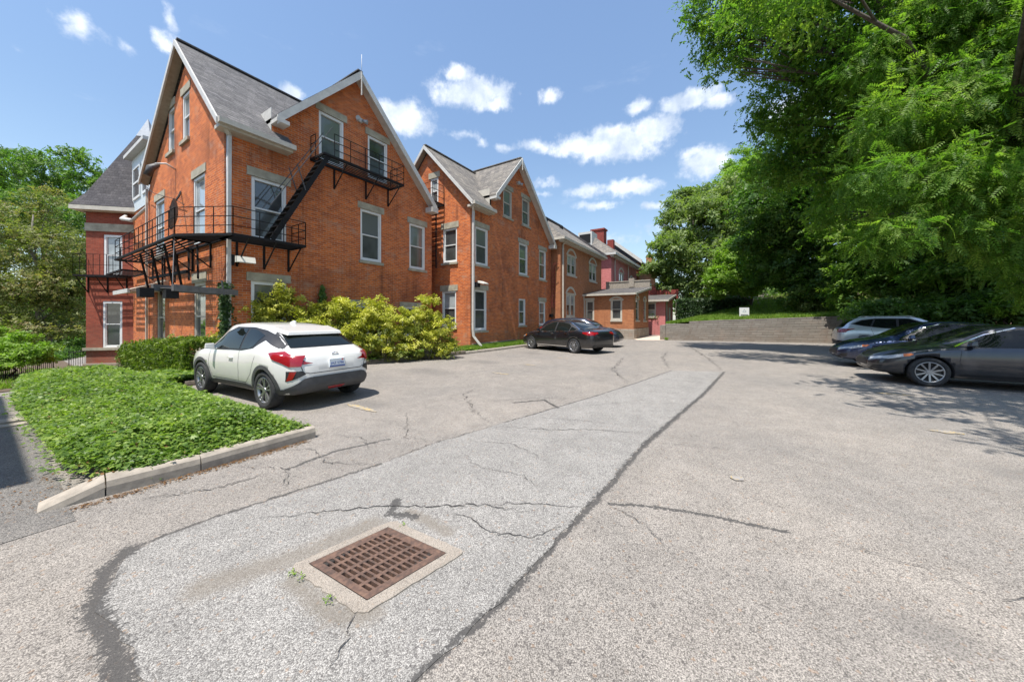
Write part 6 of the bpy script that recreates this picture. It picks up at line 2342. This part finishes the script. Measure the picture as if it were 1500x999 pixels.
def make_car(name, label, loc, rz, sp, group='parked cars'):
    root = empty(name, loc, label, 'car', group, rz)
    body = car_body(sp['st'])
    sk = Skin(body)
    bo = body.build('body', [sp['paint'], 'trim_black'], root, local=True)
    # wheel arches cut out of the shell
    cut = MB()
    for cx in sp['axles']:
        for s in (1, -1):
            cut.tube([(cx, s * (sp['track'] - .30), sp['R']), (cx, s * 1.3, sp['R'])], sp['R'] + .045, 36)
    co = cut.build('cutter', ['trim_black', 'trim_black'], root, local=True)
    for f in co.data.polygons:
        f.material_index = 1
    md = bo.modifiers.new('arches', 'BOOLEAN')
    md.operation = 'DIFFERENCE'
    md.solver = 'EXACT'
    md.object = co
    dg = bpy.context.evaluated_depsgraph_get()
    dg.update()
    me = bpy.data.meshes.new_from_object(bo.evaluated_get(dg))
    bo.modifiers.clear()
    if len(me.polygons) > 200:
        old = bo.data
        bo.data = me
        bpy.data.meshes.remove(old)
    bpy.data.objects.remove(co)

    def add(nm, mat, items, off=.005, lab=None, solid=0.0):
        mb = MB()
        for poly, axis, sgn in items:
            sk.patch(mb, poly, axis, sgn, off)
        if not mb.v:
            return None
        o = mb.build(nm, mat, root, local=True)
        if True:
            bm = bmesh.new()
            bm.from_mesh(o.data)
            bmesh.ops.remove_doubles(bm, verts=bm.verts, dist=.0005)
            bmesh.ops.recalc_face_normals(bm, faces=bm.faces)
            bm.to_mesh(o.data)
            bm.free()
        if lab:
            o['label'] = lab
        return o

    for nm, mat, axis, sgns, poly, off in sp['patches']:
        for s in sgns:
            if axis == 'x2':      # front or rear panel lamp, mirrored left and right
                front = 1 if s > 0 else -1
                for m_ in (1, -1):
                    add(nm, mat, [([(y * m_, z) for y, z in poly], 'x', front)], off)
            else:
                add(nm, mat, [(poly, axis, s)], off)
    for cx in sp['axles']:
        for s in (1, -1):
            wheel(root, cx, s * (sp['track'] + .005), sp['R'], s, spokes=sp['spokes'], rim=sp['rim'], pair=sp.get('pair', False), dark=sp.get('rdark', True), twist=sp.get('twist', 0))
            if sp.get('clad'):
                add('wheel_arch_trim', 'cladding', [(arch_poly(cx, sp['R'], sp['R'] + .045, sp['R'] + .115), 'y', s)], .012)
    # mirrors, handles
    mx, mz = sp['mirror']
    for s in (1, -1):
        p = sk.side(mx, mz, s)
        mb = MB()
        q = lambda dx, dy, dz: (p.x + dx, p.y + s * dy, p.z + dz)
        mb.hexa([q(-.06, .04, .0), q(.06, .02, .0), q(.06, .19, .02), q(-.05, .21, .02)], [q(-.05, .05, .13), q(.03, .04, .12), q(.03, .18, .12), q(-.04, .20, .13)])
        mb.bar(q(0, -.02, .01), q(0, .08, .02), .06, .03)
        o = mb.build('mirror', sp.get('mirror_paint', sp['paint']), root, local=True)
        bv = o.modifiers.new('round', 'BEVEL')
        bv.width = .025
        bv.segments = 3
        for hx, hz in sp['handles']:
            p2 = sk.side(hx, hz, s)
            mb = MB()
            mb.bar((hx - .09, p2.y + s * .018, hz), (hx + .09, p2.y + s * .018, hz + .006), .03, .024)
            mb.build('door_handle', sp.get('handle_mat', sp['paint']), root, local=True)
    return root, sk


def seam(pts, w=.008):
    """thin closed outline along a polyline in elevation"""
    up, dn = [], []
    for i, p in enumerate(pts):
        a, b = pts[max(0, i - 1)], pts[min(len(pts) - 1, i + 1)]
        d = Vector((b[0] - a[0], b[1] - a[1])).normalized()
        up.append((p[0] - d.y * w / 2, p[1] + d.x * w / 2))
        dn.append((p[0] + d.y * w / 2, p[1] - d.x * w / 2))
    return up + dn[::-1]


BOTH = (1, -1)
# ---- white crossover
chr_st = [(-2.10, .44, .62, .80, .50, .42), (-2.05, .35, .80, .96, .67, .55), (-1.95, .30, .93, 1.035, .77, .64), (-1.80, .27, .99, 1.075, .835, .67), (-1.62, .27, 1.02, 1.18, .895, .66),
          (-1.30, .27, 1.05, 1.37, .905, .62), (-1.0, .26, 1.06, 1.475, .885, .605), (-.6, .25, 1.04, 1.535, .862, .61), (0, .25, 1.00, 1.56, .858, .62), (.45, .25, .98, 1.54, .862, .615),
          (.80, .25, .97, 1.42, .868, .60), (1.08, .25, .965, 1.23, .875, .62), (1.32, .26, .955, 1.065, .885, .70), (1.6, .27, .90, .99, .875, .68), (1.9, .28, .80, .92, .82, .60), (2.12, .30, .66, .78, .68, .46), (2.22, .36, .55, .62, .45, .3)]
chr_ = dict(st=chr_st, paint='paint_white', axles=(1.32, -1.32), track=.875, R=.345, rim=.68, spokes=5, pair=True, clad=True, mirror=(.70, 1.0), handles=[(-.02, .86)], patches=[
    ('window_trim', 'trim_black', 'y', BOTH, [(1.02, .985), (.55, 1.36), (.2, 1.475), (-.45, 1.475), (-.9, 1.42), (-1.34, 1.31), (-1.12, 1.24), (-.85, 1.08), (-.4, 1.02)], .003),
    ('side_window', 'car_glass', 'y', BOTH, [(.86, 1.02), (.50, 1.33), (.2, 1.435), (-.28, 1.44), (-.30, 1.05)], .008),
    ('side_window', 'car_glass', 'y', BOTH, [(-.37, 1.055), (-.36, 1.44), (-.62, 1.42), (-.98, 1.32), (-.84, 1.13), (-.7, 1.07)], .008),
    ('rear_pillar_trim', 'trim_black', 'y', BOTH, [(-1.20, 1.345), (-1.34, 1.30), (-1.60, 1.15), (-1.56, 1.10), (-1.10, 1.24)], .009),
    ('windscreen', 'car_glass', 'x', (1,), [(-.60, 1.08), (.60, 1.08), (.55, 1.45), (.42, 1.49), (-.42, 1.49), (-.55, 1.45)], .005),
    ('rear_window_trim', 'trim_black', 'x', (-1,), [(-.66, 1.10), (.66, 1.10), (.62, 1.33), (.57, 1.45), (-.57, 1.45), (-.62, 1.33)], .004),
    ('rear_window', 'car_glass', 'x', (-1,), [(-.62, 1.115), (.62, 1.115), (.58, 1.30), (.53, 1.43), (-.53, 1.43), (-.58, 1.30)], .009),
    ('tail_light', 'lamp_red', 'y', BOTH, [(-1.50, 1.03), (-1.72, 1.055), (-2.0, .96), (-2.08, .84), (-1.95, .80), (-1.82, .86), (-1.62, .93)], .02),
    ('tail_light', 'lamp_red', 'x2', (-1,), [(.54, .985), (.78, .985), (.84, .93), (.78, .80), (.64, .80), (.60, .90)], .028),
    ('bumper_trim', 'cladding', 'x', (-1,), [(-.72, .30), (.72, .30), (.80, .41), (.60, .58), (.50, .60), (-.50, .60), (-.60, .58), (-.80, .41)], .02),
    ('bumper_trim', 'cladding', 'y', BOTH, [(-2.14, .29), (-1.68, .27), (-1.66, .385), (-1.85, .40), (-2.14, .43)], .013),
    ('rear_pillar_trim', 'trim_black', 'z', (1,), [(-1.16, .575), (-1.62, .60), (-1.62, .72), (-1.30, .70)], .004),
    ('rear_pillar_trim', 'trim_black', 'z', (1,), [(-1.16, -.575), (-1.62, -.60), (-1.62, -.72), (-1.30, -.70)], .004),
    ('reflector_recess', 'trim_black', 'x2', (-1,), [(.80, .54), (.56, .66), (.62, .72), (.80, .72)], .008),
    ('reflector', 'lamp_red', 'x2', (-1,), [(.795, .55), (.745, .575), (.70, .715), (.77, .715)], .016),
    ('fog_lamp', 'lamp_red', 'x', (-1,), [(-.13, .335), (.13, .335), (.18, .385), (-.18, .385)], .03),
    ('sill_trim', 'cladding', 'y', BOTH, [(.95, .25), (-.95, .25), (-.86, .34), (-.62, .40), (.70, .385), (.86, .34)], .012),
    ('door_seam', 'trim_black', 'y', BOTH, seam([(-.32, 1.02), (-.33, .6), (-.30, .42)]), .003),
    ('door_seam', 'trim_black', 'y', BOTH, seam([(.92, .98), (.96, .7), (.80, .42), (-.6, .42), (-.82, .60), (-1.0, .95)]), .003),
    ('tailgate_seam', 'trim_black', 'x', (-1,), seam([(-.70, .98), (-.60, .70), (-.50, .665), (.50, .665), (.60, .70), (.70, .98)], .012), .004),
    ('plate_recess', 'paint_white', 'x', (-1,), [(-.34, .71), (.34, .71), (.40, .90), (-.40, .90)], .002),
    ('headlight', 'lamp_clear', 'x2', (1,), [(.45, .72), (.75, .78), (.78, .86), (.5, .80)], .012),
])
wc, sk = make_car('parked_car', 'white crossover with black wheel arches parked nose-in by the ivy bed', (3.46, 8.16, 0), math.radians(92.5), chr_)
wc.scale = (1, .96, .955)
mb = MB()
mb.hexa([(-.95, -.60, 1.42), (-.95, .60, 1.42), (-1.46, .545, 1.325), (-1.46, -.545, 1.325)], [(-.95, -.57, 1.492), (-.95, .57, 1.492), (-1.44, .52, 1.395), (-1.44, -.52, 1.395)])
o = mb.build('spoiler', 'paint_white', wc, local=True)
bv = o.modifiers.new('round', 'BEVEL')
bv.width = .012
bv.segments = 2
mb = MB()
mb.hexa([(-.55, -.03, 1.555), (-.55, .03, 1.555), (-.72, .02, 1.53), (-.72, -.02, 1.53)], [(-.66, -.012, 1.60), (-.66, .012, 1.60), (-.73, .01, 1.60), (-.73, -.01, 1.60)])
mb.build('antenna_fin', 'paint_white', wc, local=True)
px_ = min(sk.t.ray_cast(Vector((-5, yy_, zz_)), Vector((1, 0, 0)))[0].x for yy_ in (-.15, 0, .15) for zz_ in (.74, .88)) - .012
mb = MB()
mb.box(px_ - .012, px_ + .03, -.155, .155, .735, .89)
pl_ = mb.build('licence_plate', 'plate_white', wc, local=True)
mb = MB()
mb.box(px_ - .015, px_ - .0125, -.155, .155, .735, .762)
mb.build('lower_band', 'plate_blue', pl_, local=True)
mb = MB()
mb.poly([(px_ - .0145, -.075, .868), (px_ - .0145, -.10, .845), (px_ - .0145, -.125, .868), (px_ - .0145, -.11, .88), (px_ - .0145, -.09, .88)])
mb.build('sticker', 'plate_red', pl_, local=True)


def text_mesh(txt, size, name, mat, parent, loc, rot):
    cu = bpy.data.curves.new(name, 'FONT')
    cu.body = txt
    cu.size = size
    cu.align_x = 'CENTER'
    cu.extrude = .0015
    tmp = bpy.data.objects.new(name, cu)
    COL.objects.link(tmp)
    dg = bpy.context.evaluated_depsgraph_get()
    dg.update()
    me = bpy.data.meshes.new_from_object(tmp.evaluated_get(dg))
    bpy.data.objects.remove(tmp)
    o = bpy.data.objects.new(name, me)
    me.materials.clear()
    me.materials.append(MATS[mat])
    COL.objects.link(o)
    o.parent = parent
    o.location = loc
    o.rotation_euler = rot
    return o


text_mesh('JAZ 5786', .068, 'plate_number', 'plate_blue', pl_, (px_ - .0135, 0, .785), (math.pi / 2, 0, -math.pi / 2))
ex_ = sk.t.ray_cast(Vector((-5, 0, .975)), Vector((1, 0, 0)))[0].x - .008
mb = MB()
for (ry, rz_) in ((.062, .04), (.03, .038), (.055, .018)):
    mb.tube([(ex_ + .02 * 0, ry * math.cos(2 * math.pi * k / 20), .975 + rz_ * math.sin(2 * math.pi * k / 20)) for k in range(21)], .0055, 5, cap=False)
mb.build('badge', 'chrome', wc, local=True)


def sedan_spec(paint_, L=4.85, W=.925, H=1.475, R=.335, axles=(1.42, -1.43), spokes=10, rim=.70, rdark=False, pair=False, chrome=True, front='sedan', twist=0.0):
    f, r = L / 2, -L / 2
    st = [(r, .40, .66, .82, W * .68, W * .6), (r + .07, .30, .86, .98, W * .85, W * .7), (r + .25, .26, .96, 1.05, W * .94, W * .76), (r + .62, .24, .975, 1.10, W * .985, W * .74), (r + .95, .23, .97, 1.24, W, W * .68),
          (r + 1.45, .22, .96, H - .075, W, W * .645), (r + 1.9, .21, .94, H - .01, W, W * .65), (-.1, .21, .92, H, W, W * .66), (.35, .21, .905, H - .035, W, W * .655), (.75, .21, .895, H - .20, W, W * .66),
          (1.12, .21, .885, 1.05, W, W * .70), (1.3, .22, .87, .975, W * .995, W * .76), (1.65, .23, .80, .90, W * .975, W * .74), (f - .42, .24, .70, .81, W * .90, W * .66), (f - .14, .26, .58, .68, W * .76, W * .5), (f, .33, .50, .55, W * .50, W * .35)]
    P_ = [
        ('window_trim', 'trim_black', 'y', BOTH, [(1.06, .915), (.55, 1.25), (.1, H - .065), (-.6, H - .07), (-1.1, 1.32), (-1.62, 1.06), (-1.45, .99), (-.4, .955)], .003),
        ('side_window', 'car_glass', 'y', BOTH, [(.88, .94), (.48, 1.23), (.05, H - .095), (-.2, H - .09), (-.22, .965)], .007),
        ('side_window', 'car_glass', 'y', BOTH, [(-.30, .968), (-.29, H - .09), (-.62, H - .105), (-.98, 1.30), (-1.12, 1.19), (-1.12, .99)], .007),
        ('quarter_window', 'car_glass', 'y', BOTH, [(-1.17, 1.0), (-1.16, 1.19), (-1.5, 1.07), (-1.42, 1.01)], .007),
        ('windscreen', 'car_glass', 'x', (1,), [(-.62, 1.03), (.62, 1.03), (.56, H - .09), (.4, H - .05), (-.4, H - .05), (-.56, H - .09)], .005),
        ('rear_window', 'car_glass', 'x', (-1,), [(-.60, 1.10), (.60, 1.10), (.54, H - .10), (-.54, H - .10)], .005),
        ('tail_light', 'lamp_red', 'y', BOTH, [(r + .03, .98), (r + .52, .965), (r + .50, .90), (r + .25, .83), (r + .03, .82)], .012),
        ('tail_light', 'lamp_red', 'x2', (-1,), [(.40, .965), (.85, .96), (.85, .83), (.45, .88)], .014),
        ('headlight', 'lamp_clear', 'y', BOTH, [(f - .06, .60), (f - .48, .72), (f - .62, .755), (f - .60, .69), (f - .3, .60)], .010),
        ('turn_signal', 'lamp_amber', 'y', BOTH, [(f - .52, .735), (f - .64, .755), (f - .68, .73), (f - .60, .685), (f - .52, .67)], .013),
        ('headlight', 'lamp_clear', 'x2', (1,), [(.40, .60), (.74, .68), (.80, .72), (.74, .60), (.45, .55)], .010),
        ('grille', 'trim_black', 'x', (1,), [(-.42, .40), (.42, .40), (.40, .53), (.33, .60), (-.33, .60), (-.40, .53)], .008),
        ('bumper_intake', 'trim_black', 'x', (1,), [(-.55, .27), (.55, .27), (.50, .345), (-.50, .345)], .008),
        ('bumper_intake', 'trim_black', 'x2', (1,), [(.50, .34), (.70, .33), (.74, .45), (.60, .43)], .010),
        ('sill_trim', 'chrome' if chrome else 'trim_black', 'y', BOTH, [(.98, .275), (-.98, .275), (-.98, .315), (.98, .315)], .010),
        ('door_seam', 'trim_black', 'y', BOTH, seam([(-.26, .96), (-.27, .6), (-.24, .33)]), .003),
        ('door_seam', 'trim_black', 'y', BOTH, seam([(.95, .90), (.99, .6), (.90, .33), (-.95, .33), (-1.02, .55), (-1.16, .98)]), .003),
        ('bumper_trim', 'trim_black', 'x', (-1,), [(-.75, .27), (.75, .27), (.72, .40), (-.72, .40)], .012),
    ]
    if chrome:
        P_.append(('window_strip', 'chrome', 'y', BOTH, seam([(1.05, .918), (.54, 1.262), (.09, H - .055), (-.6, H - .06), (-1.1, 1.335), (-1.64, 1.06), (-1.45, .985), (-.4, .948), (1.04, .91)], .018), .011))
    return dict(st=st, paint=paint_, axles=axles, track=W - .02, R=R, rim=rim, spokes=spokes, rdark=rdark, pair=pair, mirror=(.82, .945), handles=[(-.08, .85), (-1.0, .875)], patches=P_, twist=twist,
                handle_mat='chrome' if chrome else paint_)


def suv_spec(paint_, L=4.45, W=.915, H=1.665, R=.36, axles=(1.32, -1.32), spokes=5, kick=True):
    f, r = L / 2, -L / 2
    st = [(r, .42, .70, .88, W * .70, W * .6), (r + .06, .32, .92, 1.05, W * .88, W * .72), (r + .22, .28, 1.02, 1.17, W * .96, W * .74), (r + .42, .27, 1.06, 1.40, W * .985, W * .70), (r + .72, .26, 1.08, H - .10, W, W * .69),
          (r + 1.2, .25, 1.07, H - .02, W, W * .70), (-.3, .24, 1.05, H, W, W * .70), (.25, .24, 1.03, H - .02, W, W * .70), (.65, .24, 1.02, H - .16, W, W * .69), (1.0, .24, 1.01, 1.26, W, W * .71), (1.2, .25, 1.0, 1.12, W, W * .76),
          (1.5, .26, .93, 1.06, W * .98, W * .76), (f - .42, .28, .83, .96, W * .92, W * .68), (f - .14, .30, .68, .80, W * .78, W * .5), (f, .38, .56, .62, W * .52, W * .35)]
    P_ = [
        ('window_trim', 'trim_black', 'y', BOTH, [(1.02, 1.05), (.5, 1.42), (.1, H - .09), (-.9, H - .10), (-1.4, H - .18), (-1.75, 1.30), (-1.3, 1.20), (-.7, 1.12)], .003),
        ('side_window', 'car_glass', 'y', BOTH, [(.86, 1.07), (.45, 1.39), (.08, H - .12), (-.2, H - .12), (-.22, 1.10)], .007),
        ('side_window', 'car_glass', 'y', BOTH, [(-.30, 1.105), (-.29, H - .12), (-.92, H - .13), (-1.06, 1.20), (-.7, 1.14)], .007),
        ('quarter_window', 'car_glass', 'y', BOTH, [(-1.12, 1.22), (-1.0, H - .135), (-1.35, H - .20), (-1.66, 1.31), (-1.3, 1.23)], .007),
        ('windscreen', 'car_glass', 'x', (1,), [(-.62, 1.16), (.62, 1.16), (.57, H - .12), (-.57, H - .12)], .005),
        ('rear_window', 'car_glass', 'x', (-1,), [(-.62, 1.16), (.62, 1.16), (.56, H - .14), (-.56, H - .14)], .005),
        ('tail_light', 'lamp_red', 'y', BOTH, [(r + .0, 1.0), (r + .60, 1.10), (r + .45, 1.03), (r + .22, .93), (r + .0, .88)], .012),
        ('tail_light', 'lamp_red', 'x2', (-1,), [(.50, 1.06), (.88, 1.08), (.88, .90), (.56, .94)], .014),
        ('headlight', 'lamp_clear', 'y', BOTH, [(f - .06, .70), (f - .55, .88), (f - .62, .86), (f - .45, .76)], .010),
        ('headlight', 'lamp_clear', 'x2', (1,), [(.42, .70), (.78, .84), (.74, .70)], .010),
        ('grille', 'trim_black', 'x', (1,), [(-.45, .46), (.45, .46), (.40, .70), (-.40, .70)], .008),
        ('bumper_trim', 'trim_black', 'x', (-1,), [(-.88, .30), (.88, .30), (.88, .52), (-.88, .52)], .012),
        ('bumper_trim', 'trim_black', 'y', BOTH, [(r, .29), (r + .50, .28), (r + .46, .44), (r, .52)], .012),
        ('sill_trim', 'trim_black', 'y', BOTH, [(.92, .25), (-.92, .25), (-.92, .38), (.92, .38)], .010),
        ('door_seam', 'trim_black', 'y', BOTH, seam([(-.26, 1.1), (-.27, .6), (-.24, .40)]), .003),
        ('door_seam', 'trim_black', 'y', BOTH, seam([(.93, 1.0), (.96, .7), (.88, .40), (-.88, .40), (-.96, .62), (-1.1, 1.1)]), .003),
    ]
    return dict(st=st, paint=paint_, axles=axles, track=W - .02, R=R, rim=.66, spokes=spokes, rdark=False, pair=True, mirror=(.80, 1.07), handles=[(-.08, .95), (-.98, .99)], patches=P_, clad=False, handle_mat=paint_)


make_car('parked_car', 'black sedan with silver multi-spoke wheels parked nose-in by the grass strip', (15.72, 6.95, 0), math.radians(71), sedan_spec('paint_black', L=4.87))
nv_ = suv_spec('paint_navy', L=4.7, H=1.60)
nv_['patches'] = [(a, 'trim_black' if a == 'headlight' else b, *c) for a, b, *c in nv_['patches']]
make_car('parked_car', 'dark navy wagon backed in behind the black sedan', (18.9, 7.3, 0), math.radians(-90), nv_)
sv, sks = make_car('parked_car', 'silver crossover parked below the retaining wall', (22.9, -6.65, 0), math.radians(-93), suv_spec('paint_silver'))
for s in (1, -1):
    mb = MB()
    mb.tube([(.3, s * .60, 1.63), (.15, s * .605, 1.665), (-1.15, s * .60, 1.65), (-1.3, s * .59, 1.60)], .013, 8)
    mb.build('roof_rail', 'chrome', sv, local=True)
make_car('parked_car', 'dark blue sedan parked between the silver crossover and the grey sedan', (15.95, -5.4, 0), math.radians(91), sedan_spec('paint_blue', L=4.75, W=.91, chrome=True, rdark=True))
gs, skg = make_car('parked_car', 'dark grey sedan with two-tone spoked wheels, nearest on the right under the trees', (12.66, -5.32, 0), math.radians(90),
                   sedan_spec('paint_graphite', L=4.70, W=.915, H=1.42, R=.335, axles=(1.43, -1.30), spokes=10, rdark=True, chrome=False))
P_ = MB()
skg.patch(P_, seam([(1.04, .925), (.54, 1.215), (.1, 1.365)], .02), 'y', 1, .012)
P_.build('window_strip', 'chrome', gs, local=True)
